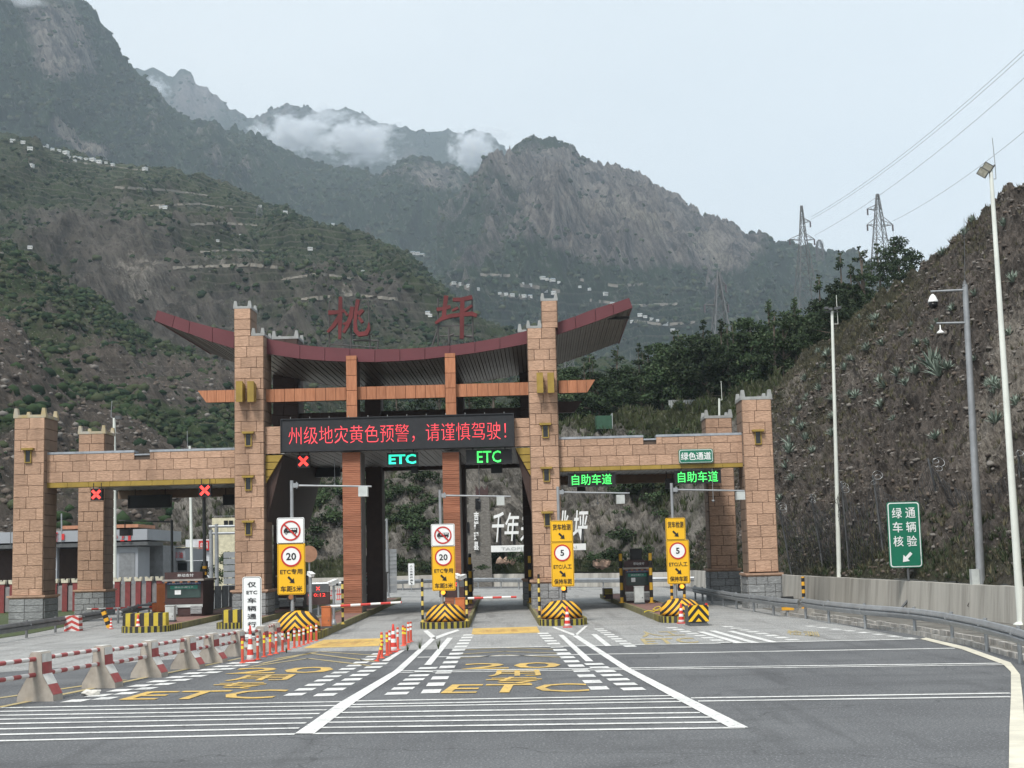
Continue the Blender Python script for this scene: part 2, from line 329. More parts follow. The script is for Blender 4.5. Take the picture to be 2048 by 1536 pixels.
TER = {}
def resample(pts, n):
    a = np.array([tuple(p) for p in pts], float); d = np.r_[0, np.cumsum(np.maximum(np.linalg.norm(np.diff(a, axis=0), axis=1), 1e-4))]; d /= d[-1]
    t = np.linspace(0, 1, n); return np.stack([np.interp(t, d, a[:, k]) for k in range(3)], 1)
def loft(name, foot, ridge, nu, nv, amp, gs, m, seed=0, prof=1.0, back=.2, backdrop=60, jag=0.0, gully=1.0, veg=None, field=None, rockamp=0.0, rocks=8.0, fade=.15, warp=.6, pale=None):
    Fp = resample(foot, nu)[:, None, :]; Rp = resample(ridge, nu)[:, None, :]
    t = np.linspace(0, 1, nv)[None, :, None]
    g = Fp*(1-t)+Rp*t; g[..., 2] = (Fp[..., 2]+(Rp[..., 2]-Fp[..., 2])*t[..., 0]**prof)
    T = np.broadcast_to(t[..., 0], g.shape[:2]).copy()
    x, y = g[..., 0].copy(), g[..., 1].copy(); z = g[..., 2].copy()
    sl = np.linalg.norm((Rp-Fp)[:, 0, :2], axis=1)[:, None]; hh = (Rp-Fp)[:, 0, 2][:, None]
    wx = x/gs+warp*fbm(x/gs*.7, y/gs*.7, None, 3, seed+50); wy = y/gs*.38+warp*fbm(x/gs*.7+9, y/gs*.7, None, 3, seed+80)
    r = rdg(wx, wy, None, 6, seed, .52)*gully + fbm(x/gs*1.3, y/gs*1.3, None, 6, seed+5)*(1.3-gully)
    fd = np.clip((1-T)*5, fade, 1)*np.clip(T*8, .05, 1)
    d = (r-.5)*amp*fd
    if rockamp:
        d = d + (rdg(x/rocks, y/rocks+z/rocks*.7, z/rocks*1.3, 7, seed+31, .66)-.4)*rockamp*np.clip(T*10, .15, 1)
    L = np.sqrt(sl**2+hh**2)+1e-6; dirxy = (Fp-Rp)[:, 0, :2]; dirxy = dirxy/(np.linalg.norm(dirxy, axis=1, keepdims=True)+1e-6)
    g[..., 2] += d*(sl/L); g[..., :2] += (d*(hh/L))[..., None]*dirxy[:, None, :]
    if jag:
        jj = (fbm(np.arange(nu)/nu*60, np.zeros(nu), None, 5, seed+3, .6)-.5)*jag
        g[..., 2] += jj[:, None]*sstep(.55, 1, T)
    # far side of the ridge
    nb = 6; bk = []
    for k in range(1, nb+1):
        q = g[:, -1, :].copy(); q[:, :2] -= dirxy*(back*k/nb*sl); q[:, 2] -= backdrop*(k/nb)**1.3; bk.append(q)
    g = np.concatenate([g, np.stack(bk, 1)], 1); T = np.concatenate([T, np.ones((nu, nb))], 1)
    nv2 = nv+nb; I = np.arange(nu*nv2).reshape(nu, nv2)
    f = np.stack([I[:-1, :-1], I[1:, :-1], I[1:, 1:], I[:-1, 1:]], -1).reshape(-1, 4)
    a, b, c = g[0, 0], g[-1, 0], g[0, -1]
    if np.cross(b-a, c-a)[2] < 0: f = f[:, ::-1]
    me = np_mesh(name, g.reshape(-1, 3), f, m, True)
    px, py, _ = proj(g)
    va = veg(px, py, g, T) if veg else np.full(T.shape, .5)
    rr = np.concatenate([r, np.repeat(r[:, -1:], nb, 1)], 1); va = va - (rr-.5)*.75
    at = me.attributes.new('veg', 'FLOAT', 'POINT'); at.data.foreach_set('value', np.clip(va, 0, 1).astype(np.float32).ravel())
    fa = field(px, py, g, T) if field else np.zeros(T.shape)
    at = me.attributes.new('field', 'FLOAT', 'POINT'); at.data.foreach_set('value', np.clip(fa, 0, 1).astype(np.float32).ravel())
    pa = pale(px, py, g, T) if pale else np.zeros(T.shape)
    at = me.attributes.new('pale', 'FLOAT', 'POINT'); at.data.foreach_set('value', np.clip(pa, 0, 1).astype(np.float32).ravel())
    o = struct(obj(name, me)); TER[name] = dict(g=g, T=T, veg=va, o=o, px=px, py=py, f=f); return o

_BV = {}
def bvh(name):
    if name not in _BV:
        t = TER[name]; _BV[name] = BVHTree.FromPolygons(t['g'].reshape(-1, 3).tolist(), t['f'].tolist())
    return _BV[name]
def hit(names, px, py):
    best = None; d = ray(px, py).normalized()
    for nm in names:
        loc, nn, i, dist = bvh(nm).ray_cast(CAM, d)
        if loc is not None and (best is None or dist < best[1]): best = (loc, dist, nn)
    return best
def drop(name, x, y, z0=3000):
    loc, nn, i, d = bvh(name).ray_cast(Vector((x, y, z0)), Vector((0, 0, -1))); return loc

def near(px, py, cx, cy, rx, ry, a=0):
    c, s = math.cos(a), math.sin(a); dx, dy = px-cx, py-cy; u = (dx*c+dy*s)/rx; v = (-dx*s+dy*c)/ry
    return np.exp(-(u*u+v*v))
def pl(pts, Y):    # silhouette given along a line of sight, at its real distance
    out = []
    for i, p in enumerate(pts):
        yy = Y if not callable(Y) else Y(p[0])
        out.append(V(p[0], p[1], yy))
    return out

far_mat = terrain_mat('far_mountain_ground', (.22,.19,.18), (.07,.065,.065), (.012,.026,.018), (.030,.052,.032), .006, .014, 1.0, 34, thr=.45, sharp=.15)
mtn_mat = terrain_mat('mountain_ground', (.34,.30,.275), (.060,.062,.062), (.013,.031,.017), (.048,.084,.042), .012, .026, 1.0, 26, terr=.35, tfreq=.075, thr=.5, sharp=.12)
hill_mat = terrain_mat('brown_hill_ground', (.20,.178,.155), (.07,.066,.058), (.030,.048,.022), (.09,.115,.055), .035, .07, 1.0, 9, terr=.8, tfreq=.2, thr=.52, sharp=.18, speck=.3)
low_mat = terrain_mat('low_slope_ground', (.15,.125,.105), (.06,.052,.045), (.022,.040,.014), (.065,.095,.035), .08, .2, 1.0, 2.6, terr=.5, tfreq=.5, thr=.5, sharp=.14, speck=.6)
near_mat = terrain_mat('rocky_slope_ground', (.225,.195,.172), (.055,.049,.045), (.05,.053,.034), (.11,.108,.075), .3, .8, 1.0, .8, thr=.6, sharp=.2, speck=.55)
cliff_mat = terrain_mat('cliff_rock', (.36,.335,.30), (.085,.079,.07), (.03,.042,.018), (.085,.095,.045), .12, .4, 1.0, 1.5, thr=.5, sharp=.12)

# C: farthest jagged ridge with clouds on it
C_sil = [(-300,90),(60,130),(200,150),(262,130),(300,140),(322,138),(345,153),(380,150),(402,178),(432,195),(470,220),(500,246),(520,236),(555,208),(592,215),(640,226),(690,214),(740,236),(790,258),(822,266),(860,264),(885,264),(940,259),(992,275),(1012,295),(1030,318),(1065,345),(1120,400),(1300,520)]
loft('far_mountain', [V(p[0], 1060, 3900) for p in C_sil], pl(C_sil, 5600), 420, 130, 190, 520, far_mat, seed=3, jag=60, backdrop=300, fade=.3,
     veg=lambda px,py,g,T: .8-.5*near(px,py,385,200,60,60,.8)-.4*near(px,py,820,320,40,40))
# A: big left mountain, its long shoulder runs down to the right
A_sil = [(-700,-420),(-300,-250),(0,-120),(60,-60),(118,-34),(160,-4),(178,24),(212,62),(240,100),(262,137),(300,186),(350,229),(402,256),(455,262),(500,272),(545,300),(602,320),(660,330),(700,339),(755,346),(785,335),(835,327),(870,325),(905,336),(940,351),(980,366),(1040,420),(1120,500),(1250,600)]
def A_Y(px): return float(np.interp(px, [-700, 160, 500, 980, 1250], [2300, 2700, 3100, 3300, 3300]))
loft('left_mountain', [V(p[0], 1120, 1400) for p in A_sil], pl(A_sil, A_Y), 520, 260, 190, 300, mtn_mat, seed=8, jag=34, backdrop=200, prof=1.12, fade=.22, rockamp=36, rocks=60,
     veg=lambda px,py,g,T: .92-.65*near(px,py,115,80,85,60,.5)-.5*near(px,py,130,125,60,30)-.85*near(px,py,128,258,34,18,.6)-.85*near(px,py,185,298,34,14,.25)-.6*near(px,py,870,358,60,28)-.35*near(px,py,330,180,30,90,.6),
     field=lambda px,py,g,T: sstep(480,540,py)*.8, pale=lambda px,py,g,T: .95*near(px,py,128,258,30,15,.6)+.95*near(px,py,188,298,30,12,.25)+.5*near(px,py,105,70,50,40)+.45*near(px,py,130,125,50,20)+.4*near(px,py,860,358,40,20))
# B: rocky peak on the right
B_sil = [(880,420),(940,380),(975,356),(1000,330),(1022,312),(1042,300),(1062,284),(1086,276),(1112,273),(1134,283),(1148,297),(1168,320),(1190,325),(1212,335),(1232,341),(1262,358),(1290,371),(1322,398),(1352,405),(1380,416),(1406,436),(1432,450),(1452,462),(1472,470),(1500,482),(1532,490),(1572,495),(1600,503),(1622,506),(1660,521),(1690,522),(1708,518),(1720,526),(1732,547),(1760,580),(1800,625),(1900,700),(2100,760),(2300,800)]
loft('right_mountain', [V(p[0]-40, 1118, 1150) for p in B_sil], pl(B_sil, 2700), 560, 260, 190, 210, mtn_mat, seed=21, jag=12, backdrop=200, prof=1.1, fade=.16, rockamp=46, rocks=70,
     veg=lambda px,py,g,T: .78-.62*near(px,py,1330,430,150,62,.62)-.5*near(px,py,1120,360,110,70,.3)-.55*near(px,py,1450,500,60,50,.6)-.35*near(px,py,1180,470,120,60,.5)+.2*sstep(500,600,py)+.25*sstep(1480,1640,px),
     field=lambda px,py,g,T: sstep(520,600,py)*(1-sstep(1450,1600,px)), pale=lambda px,py,g,T: .75*near(px,py,1430,500,60,34,.9)+.6*near(px,py,1300,440,90,30,.65)+.45*near(px,py,1180,400,90,40,.4)+.4*near(px,py,1100,450,90,40,.2))
# D: brown terraced hillside
D_sil = [(-600,120),(-200,220),(0,272),(60,290),(150,309),(250,329),(332,347),(400,362),(455,384),(505,402),(560,431),(610,444),(652,452),(700,472),(735,490),(770,500),(802,512),(832,538),(852,562),(882,590),(920,622),(962,648),(1014,674),(1080,700),(1140,712),(1200,722),(1260,742),(1330,770),(1450,800),(1600,860),(1900,960)]
def D_Y(px): return float(np.interp(px, [-600, 0, 500, 850, 1014, 1450], [1150, 1300, 1250, 1000, 900, 800]))
def D_veg(px,py,g,T):
    dd = py-np.interp(px, [p[0] for p in D_sil], [p[1] for p in D_sil])
    v = .46+.5*np.exp(-(dd/45)**2)+.25*np.exp(-((dd-90)/50)**2)*(px<700)+.12
    return v-.7*near(px,py,270,560,170,60,.75)-.3*near(px,py,480,640,100,60)+.35*near(px,py,760,520,140,22,.45)
loft('brown_hillside', [V(p[0], 1122, 330) for p in D_sil], pl(D_sil, D_Y), 460, 260, 46, 85, hill_mat, seed=5, jag=7, backdrop=90, fade=.2, rockamp=12, rocks=26, pale=lambda px,py,g,T: .55*near(px,py,280,560,90,80,.75)+.5*near(px,py,470,520,110,18)+.45*near(px,py,700,570,60,60,.6),
     veg=D_veg, field=lambda px,py,g,T: np.clip(.35+.9*near(px,py,500,500,260,90,.3)+.9*near(px,py,300,390,300,70,.2)+.6*near(px,py,750,600,200,90,.4),0,1))
# E: green lower slope on the left
E_sil = [(-500,300),(-150,420),(0,478),(55,505),(120,552),(180,592),(240,640),(300,680),(350,703),(420,740),(480,775),(560,815),(640,842),(720,862),(800,880),(900,900),(1050,960),(1300,1060)]
loft('green_hillside', [V(p[0], 1150, 210) for p in E_sil], pl(E_sil, lambda x: float(np.interp(x, [-500, 0, 900], [600, 560, 420]))), 320, 200, 17, 42, low_mat, seed=33, jag=4, backdrop=60, fade=.2, rockamp=4, rocks=12,
     veg=lambda px,py,g,T: .72+.4*near(px,py,250,640,260,50,.5)-.75*near(px,py,330,750,200,60,.1)+.4*near(px,py,300,840,260,28,.42)-.25*near(px,py,100,560,60,20,.6),
     field=lambda px,py,g,T: .8*near(px,py,330,750,200,70))
# F: brown gravel slope above the left column
F_sil = [(-500,380),(-200,520),(0,640),(40,668),(80,708),(130,770),(170,800),(232,822),(280,850),(330,880),(400,905),(470,925),(560,945),(640,960),(760,1010),(900,1080)]
loft('gravel_slope', [V(p[0], 1170, 160) for p in F_sil], pl(F_sil, lambda x: float(np.interp(x, [-500, 0, 640], [330, 310, 240]))), 280, 170, 7, 26, low_mat, seed=44, jag=2, backdrop=40, fade=.2, rockamp=2.6, rocks=6,
     veg=lambda px,py,g,T: .22+.5*near(px,py,20,830,70,40)+.25*near(px,py,300,960,200,50))
# ------------------------------------------------------------------ rocky slope on the right, cliff and wooded knoll behind the gateway
WALLX = [(2500,1345),(2300,1290),(2048,1250),(1860,1226),(1671,1205),(1558,1192)]      # foot of the retaining wall, seen points on the ground
wall_ft = [P(*p) for p in WALLX]
_e = wall_ft[-1]; wall_ft += [Vector((_e.x-.25, _e.y+14, 0)), Vector((_e.x-1.6, _e.y+32, 0)), Vector((_e.x-6, _e.y+52, 0)), Vector((-1, 156, 0))]
G_foot = [Vector((p.x+.5, p.y, 1.36)) for p in wall_ft[:6]] + [Vector((p.x+.6, p.y+.4, 1.3)) for p in wall_ft[6:8]]
G_sil = [(2700,20),(2400,170),(2200,290),(2048,388),(2010,402),(1990,428),(1955,455),(1930,480),(1900,502),(1870,526),(1848,545),(1830,560),(1800,578),(1760,602),(1725,630),(1700,656),(1668,684),(1640,702),(1610,722),(1580,747),(1560,775),(1548,800),(1530,830)]
G_ridge = pl(G_sil, lambda x: float(np.interp(x, [1530, 1640, 1800, 2048, 2400, 2700], [136, 132, 118, 96, 84, 76])))
loft('rocky_slope', G_foot, G_ridge, 640, 320, 3.2, 9, near_mat, seed=61, jag=1.1, backdrop=14, back=.3, fade=.35, rockamp=2.0, rocks=3.0, prof=.92,
     veg=lambda px,py,g,T: .34+.40*sstep(.6,.95,T)*(px<1980)-.55*near(px,py,2010,830,70,230)+.35*near(px,py,1620,800,50,160)-.3*near(px,py,1590,770,26,60)-.25*near(px,py,1700,960,90,120)+.5*sstep(1060,1130,py)+.35*near(px,py,1750,640,160,60,-.75)-.3*near(px,py,1830,900,90,120),
     pale=lambda px,py,g,T: .85*near(px,py,2030,720,60,150)+.6*near(px,py,1960,900,60,120)+.75*near(px,py,1588,770,22,50,.5)+.45*near(px,py,1720,740,120,60,-.7))
cl_foot = [Vector((-46, 176, .5)), Vector((-33, 168, .6)), Vector((-24, 160, .8)), Vector((-14, 156, .8)), Vector((-2, 153, 1.2)), Vector((8, 150, 1.2)), Vector((14, 142, 1.2)), Vector((19, 132, 1.4)), Vector((24, 124, 1.6)), Vector((30, 120, 2))]
cl_px = [(420,985),(560,960),(680,905),(800,872),(880,860),(960,850),(1040,852),(1140,850),(1230,838),(1320,822),(1400,812),(1480,795),(1560,770)]
loft('cliff', cl_foot, pl(cl_px, lambda x: float(np.interp(x, [420, 760, 1100, 1350, 1560], [196, 182, 170, 158, 146]))), 460, 170, 3.2, 10, cliff_mat, seed=71, backdrop=2, back=1.2, prof=.8, fade=.3, rockamp=3.4, rocks=5.5,
     veg=lambda px,py,g,T: .30+.6*sstep(.72,.95,T)+.45*near(px,py,800,1040,60,60)+.5*near(px,py,620,1000,80,60)-.5*near(px,py,640,1080,40,40)-.45*near(px,py,1230,1020,110,90)+.4*near(px,py,1330,960,40,80,.3)+.5*(py>1118)-.2*near(px,py,960,1010,90,80), pale=lambda px,py,g,T: .8*near(px,py,650,1085,60,34)+.6*near(px,py,1190,1040,60,60)+.6*near(px,py,830,990,40,50)+.45*near(px,py,1290,1000,50,90)+.4*near(px,py,960,1000,60,60))
kn_foot = [V(380,1010,215), V(560,985,205), V(700,925,200), V(860,885,190), V(1000,872,182), V(1140,870,176), V(1320,842,168), V(1440,822,160), V(1560,800,150), V(1640,740,142)]
kn_px = [(380,1000),(560,960),(700,900),(860,860),(1000,830),(1120,800),(1200,775),(1300,735),(1400,700),(1500,672),(1600,645),(1690,612),(1790,590),(1850,560)]
loft('wooded_knoll', kn_foot, pl(kn_px, lambda x: float(np.interp(x, [380, 1100, 1850], [235, 235, 215]))), 200, 90, 3, 18, low_mat, seed=82, backdrop=16, back=1.0, veg=lambda px,py,g,T: np.full(T.shape,.75))

# ------------------------------------------------------------------ plants
ICO = None
def ico(sub=1):
    bm = bmesh.new(); bmesh.ops.create_icosphere(bm, subdivisions=sub, radius=1); v = np.array([x.co[:] for x in bm.verts]); f = np.array([[q.index for q in p.verts] for p in bm.faces]); bm.free(); return v, f
def leafmat(name, a, b):
    m = mat(name, a, .75, col2=b, scale=.9, spec=.15, objrand=.42); return m
lm = [leafmat('leaf_dark', (.016,.03,.015), (.028,.045,.02)), leafmat('leaf_mid', (.03,.052,.022), (.045,.07,.03)), leafmat('leaf_pale', (.05,.07,.038), (.07,.088,.048))]
bark = mat('bark', (.13,.105,.085), .9, bump=.4, bscale=14)
def leaf_clumps(rs, centers, radii, per, size, flat=.65, wts=(.5, .38, .12), droop=0.0):
    """leaf-sized triangles pairs spread through clumps"""
    V_, F_, M_ = [], [], []
    for c, r in zip(centers, radii):
        n = int(per*r*r); d = rs.normal(size=(n, 3)); d /= np.linalg.norm(d, axis=1, keepdims=True); rad = r*rs.uniform(.35, 1, (n, 1))**.6
        p = c + d*rad*np.array([1, 1, flat]); p[:, 2] -= droop*rad[:, 0]
        s = size*rs.uniform(.6, 1.4, (n, 1)); a = rs.normal(size=(n, 3)); a /= np.linalg.norm(a, axis=1, keepdims=True)
        b = np.cross(a, d + rs.normal(size=(n, 3))*.6); b /= (np.linalg.norm(b, axis=1, keepdims=True)+1e-6)
        q = np.stack([p-a*s*.5-b*s*.16, p+a*s*.1-b*s*.34, p+a*s*.6, p+a*s*.05+b*s*.34], 1)
        V_.append(q.reshape(-1, 3)); M_.append(rs.choice(3, n, p=wts))
    v = np.concatenate(V_); return v, np.arange(len(v)).reshape(-1, 4), np.concatenate(M_)
def tree_proto(seed, h, rw, kind='round'):
    rs = np.random.RandomState(seed); cs, rr = [], []; mb = MB()
    lean = rs.uniform(-.06, .06, 2)*h; top = Vector((lean[0], lean[1], h*.88))
    mb.tube((0, 0, -.6), tuple(top*.5), h*.022, h*.014, 7); mb.tube(tuple(top*.5), tuple(top), h*.014, h*.004, 6)
    nC = 34 if kind == 'round' else 30
    for i in range(nC):
        if kind == 'round':
            t = rs.uniform(.28, 1); rad = rw*math.sin(PI*min(.97, (t*.78+.14)))**.8*rs.uniform(.25, 1.0); r = rs.uniform(.13, .24)*h*.62
        else:
            t = rs.uniform(.15, .97); rad = rw*(1.05-t)*rs.uniform(.3, 1.05); r = rs.uniform(.09, .15)*h*.6*(1.15-t*.75)
        a = rs.uniform(0, 2*PI); z = h*t; c = np.array([math.cos(a)*rad + lean[0]*t, math.sin(a)*rad + lean[1]*t, z - r*.4])
        cs.append(c); rr.append(r)
        if i % 3 == 0: mb.tube((lean[0]*t*.8, lean[1]*t*.8, z*.72), tuple(c), h*.008, h*.003, 5)
    v, f, m = leaf_clumps(rs, cs, rr, 150 if h > 5 else 160, .27 if h > 5 else .22, wts=(.55, .35, .10) if seed % 3 else (.3, .45, .25))
    return mb.mesh('trunk', bark), np_mesh('crown', v, f, lm, mi=m)
TREES = [tree_proto(101, 9, 3.2), tree_proto(102, 8, 3.4), tree_proto(103, 9.5, 2.6, 'cone'), tree_proto(104, 7, 3.0), tree_proto(105, 10, 2.9, 'cone')]
def tree(i, loc, s, label, group, rz=None, cat='tree', name='tree'):
    t = thing(name, label, cat, loc, random.uniform(0, 6.28) if rz is None else rz, group); t.scale = (s*random.uniform(.9, 1.15), s*random.uniform(.9, 1.15), s)
    obj('trunk', TREES[i][0], t); obj('crown', TREES[i][1], t); return t
# the wood: crown tops listed where the photograph shows them, trunks stand on the knoll
KN = TER['wooded_knoll']['g']
tops = [(1140,762,.9,0),(1172,738,1,1),(1200,742,1,3),(1232,735,1.05,0),(1262,728,1,3),(1298,692,1,2),(1330,700,1,1),(1352,682,1.1,2),(1388,690,1,0),(1425,645,1.15,2),(1452,640,1.1,4),(1480,668,1,0),(1512,650,1.05,0),(1546,612,1.15,4),(1572,632,1,1),(1598,630,1.05,0),(1622,612,1,3),(1652,596,1.05,0),(1692,548,1.2,4),(1712,585,1,0),(1742,562,1.1,4),(1766,560,1,2),(1796,532,1.15,1),(1806,556,.8,3),(1668,625,1,1),(1730,600,.9,0),
 (1150,800,1,1),(1190,790,1,0),(1238,780,1,3),(1285,765,1.05,1),(1330,755,1,0),(1375,742,1.05,4),(1420,725,1,1),(1465,712,1,0),(1510,706,1.1,3),(1555,690,1,0),(1600,678,1,1),(1640,665,.9,3),(1680,652,.8,1),(1500,760,.9,1),(1450,770,1,3),(1400,790,1,0),(1350,800,.9,1),(1300,812,.9,0),(1248,822,.9,3),(1195,835,1,1),(1140,842,.9,0),
 (1085,815,1,1),(1040,830,1,3),(990,848,1,0),(940,862,1,1),(890,872,1,0),(845,885,1,3),(800,892,1,1),(760,905,1,0),(720,918,.9,3),(640,930,1,0),(590,950,.9,1)]
g0 = KN[:, 2:-8].reshape(-1, 3)
kpx, kpy, kd = proj(g0)
placed = []; SKY_X = [500, 700, 1100, 1172, 1262, 1298, 1388, 1425, 1512, 1546, 1652, 1692, 1796, 1850, 1900]; SKY_Y = [940, 905, 800, 738, 728, 692, 690, 645, 650, 612, 596, 550, 535, 556, 560]
for i, (px, py, s, k) in enumerate(tops):
    if i % 2: k = {0: 4, 1: 2}.get(k, k)
    h = [9, 8, 9.5, 7, 10][k]*s*1.14
    # the point of the knoll whose crown top lands there
    cand = np.abs(kpx-px) < 6
    tx, ty, td = proj(g0[cand]+np.array([0, 0, h*1.0])); j = np.argmin(np.abs(ty-py)+.15*np.abs(tx-px)); b = g0[cand][j]
    placed.append(tuple(b))
    kind = ['broad dark evergreen', 'spreading dull green', 'pointed dark', 'low rounded', 'tall conical dark'][k]
    where = 'on the skyline of the wooded knoll' if i < 26 else ('in the thick of the wood on the knoll' if i < 47 else 'above the cliff behind the gateway')
    tree(k, tuple(b), s, f'{kind} tree {where}', 'trees of the wooded knoll')
rsT = np.random.RandomState(77); gk = KN[:, 2:-8]; nfill = 0
for _ in range(4000):
    a, b = rsT.randint(0, gk.shape[0]), rsT.randint(0, gk.shape[1]); q = gk[a, b]; qx, qy, qd = proj(q)
    if not (540 < qx < 1900) or rsT.uniform() > (1 if qx > 1100 else .35): continue
    k = int(rsT.choice([0, 1, 2, 3, 4, 2, 4])); s = rsT.uniform(.7, 1.0); tx, ty, _d = proj(q+np.array([0, 0, [9, 8, 9.5, 7, 10][k]*s*1.14]))
    if ty < np.interp(tx, SKY_X, SKY_Y)+8: continue
    if any((q[0]-c[0])**2+(q[1]-c[1])**2 < 5.5 for c in placed): continue
    placed.append(tuple(q)); nfill += 1
    tree(k, tuple(q), s, 'dark tree standing among its like in the dense wood behind the gateway', 'trees filling the wood')
    if nfill >= 150: break
# bare thin tree
mb = MB(); rs = np.random.RandomState(5)
def twig(p, d, L, r, n):
    q = p+d*L; mb.tube(p, q, r, r*.6, 5)
    if n: 
        for k in range(3): twig(q, (d+Vector(rs.normal(size=3)*.38)).normalized(), L*.72, r*.6, n-1)
twig(Vector((0, 0, 0)), Vector((0, 0, 1)), 2.4, .07, 4)
bp_ = V(1428, 835, 168); t = thing('bare_tree', 'thin bare grey tree standing before the dark wood', 'tree', bp_); mb.build('trunk', mat('grey_bark', (.22,.2,.18), .9), t); mb = MB()

# bushes and scrub: small clumps nobody could count
def scatter(name, ter, n, smin, smax, cols, seed, wt=None, sub=1, flat=.7, region=None, sink=.2, jag=.25, leafy=False):
    T = TER[ter]; g = T['g']; rs = np.random.RandomState(seed); nu, nv = g.shape[:2]
    i = rs.uniform(0, nu-1.01, n*6); j = rs.uniform(1, nv-7.01, n*6); a = i.astype(int); b = j.astype(int); fa = (i-a)[:, None]; fb = (j-b)[:, None]
    p = (g[a, b]*(1-fa)+g[a+1, b]*fa)*(1-fb)+(g[a, b+1]*(1-fa)+g[a+1, b+1]*fa)*fb
    px, py, dd = proj(p); keep = (px > -160) & (px < 2210) & (py > -60) & (py < 1300)
    vg = T['veg'][a, b]
    w_ = np.clip(vg*1.2-.1, .04, 1) if wt is None else wt(px, py, vg)
    clumpy = sstep(.42, .62, fbm(px/34, py/22, None, 4, seed)); keep &= rs.uniform(0, 1, len(p)) < w_*(.2+.8*clumpy)
    if region: keep &= region(px, py)
    p = p[keep][:n]; m = len(p); v, f = ico(sub)
    s = rs.uniform(0, 1, m)**2*(smax-smin)+smin
    ang = rs.uniform(0, 2*PI, m); c, sn = np.cos(ang)[:, None], np.sin(ang)[:, None]
    k = 1+rs.uniform(-jag, jag, (m, len(v))); vv = v[None]*k[..., None]
    x = vv[..., 0]*c-vv[..., 1]*sn; y = vv[..., 0]*sn+vv[..., 1]*c; z = vv[..., 2]*flat
    q = np.stack([x, y, z], -1)*s[:, None, None]*rs.uniform(.8, 1.25, (m, 1, 3)) + p[:, None, :]; q[..., 2] += (s*(flat-sink))[:, None]*.5
    ff = f[None]+(np.arange(m)*len(v))[:, None, None]
    mi = np.repeat(rs.choice(len(cols), m), len(f))
    return tag(obj(name, np_mesh(name, q.reshape(-1, 3), ff.reshape(-1, 3), cols, mi=mi)), kind='stuff')
scrub = [mat('scrub_dark', (.016,.030,.016), .95, spec=.05), mat('scrub_mid', (.032,.052,.024), .95, spec=.05), mat('scrub_olive', (.055,.066,.036), .95, spec=.05)]
scatter('scrub_vegetation', 'left_mountain', 14000, 2.5, 7, scrub, 1, jag=.4)
scatter('scrub_vegetation', 'right_mountain', 11000, 2.2, 6.5, scrub, 2, jag=.4)
scatter('forest', 'far_mountain', 4000, 5, 10, scrub[:2], 3, flat=.9)
scatter('scrub_vegetation', 'brown_hillside', 20000, .7, 2.3, scrub, 4, jag=.4)
scatter('scrub_vegetation', 'green_hillside', 22000, .35, 1.5, scrub, 5, jag=.4)
scatter('scrub_vegetation', 'gravel_slope', 1600, .3, 1.6, scrub, 6)
rockm = [mat('rock_grey', (.19,.175,.16), .9, spec=.1, scale=1.2), mat('rock_dark', (.075,.064,.057), .9, spec=.1), mat('rock_brown', (.12,.098,.082), .9, spec=.1)]
scatter('rubble', 'gravel_slope', 2200, .15, .7, rockm, 7, wt=lambda a, b, v: 1-v, jag=.35)
scatter('rubble', 'green_hillside', 1200, .2, .9, rockm, 8, wt=lambda a, b, v: 1-v, jag=.35)
scatter('rubble', 'rocky_slope', 9000, .03, .20, rockm, 9, wt=lambda a, b, v: .5+0*v, jag=.4, flat=.6)
def tufts(name, ter, n, h, seed, cols, wt=None, region=None, blades=14, spread=.5):
    T = TER[ter]; g = T['g']; rs = np.random.RandomState(seed); nu, nv = g.shape[:2]
    a = rs.randint(0, nu-1, n*8); b = rs.randint(1, nv-7, n*8); p = g[a, b]+(g[a+1, b]-g[a, b])*rs.uniform(0, 1, (len(a), 1)); px, py, dd = proj(p); vg = T['veg'][a, b]
    keep = (px > -60) & (px < 2110) & (py > 0) & (py < 1300) & (rs.uniform(0, 1, len(a)) < (np.clip(vg, .1, 1) if wt is None else wt(px, py, vg))*(.15+.85*sstep(.4, .6, fbm(px/26, py/26, None, 3, seed))))
    if region: keep &= region(px, py)
    p = p[keep][:n]; m = len(p)
    B = np.repeat(p, blades, 0); k = len(B); hh = h*rs.uniform(.5, 1.3, (k, 1)); az = rs.uniform(0, 2*PI, k); le = rs.uniform(.1, .9, k)*spread
    d = np.stack([np.cos(az)*le, np.sin(az)*le, np.ones(k)], 1); side = np.stack([-np.sin(az), np.cos(az), np.zeros(k)], 1)*hh*.07
    B = B+np.stack([np.cos(az), np.sin(az), 0*az], 1)*hh*.15; tip = B+d*hh
    q = np.stack([B-side, B+side, tip], 1).reshape(-1, 3); f = np.arange(len(q)).reshape(-1, 3)
    return tag(obj(name, np_mesh(name, q, f, cols, mi=rs.choice(len(cols), len(f)))), kind='stuff')
drym = [mat('dry_grass', (.14,.125,.08), .9, spec=.1), mat('grey_grass', (.11,.11,.075), .9, spec=.1), mat('green_grass', (.06,.08,.032), .9, spec=.1)]
tufts('grass', 'rocky_slope', 3800, .34, 20, drym[:2], spread=1.0)
tufts('grass', 'cliff', 2200, .8, 21, drym[1:]+[drym[2]], spread=.9)
tufts('undergrowth', 'rocky_slope', 4200, .30, 22, [lm[0], lm[1], drym[1]], wt=lambda px, py, v: sstep(1000, 1100, py), spread=1.2, blades=16)
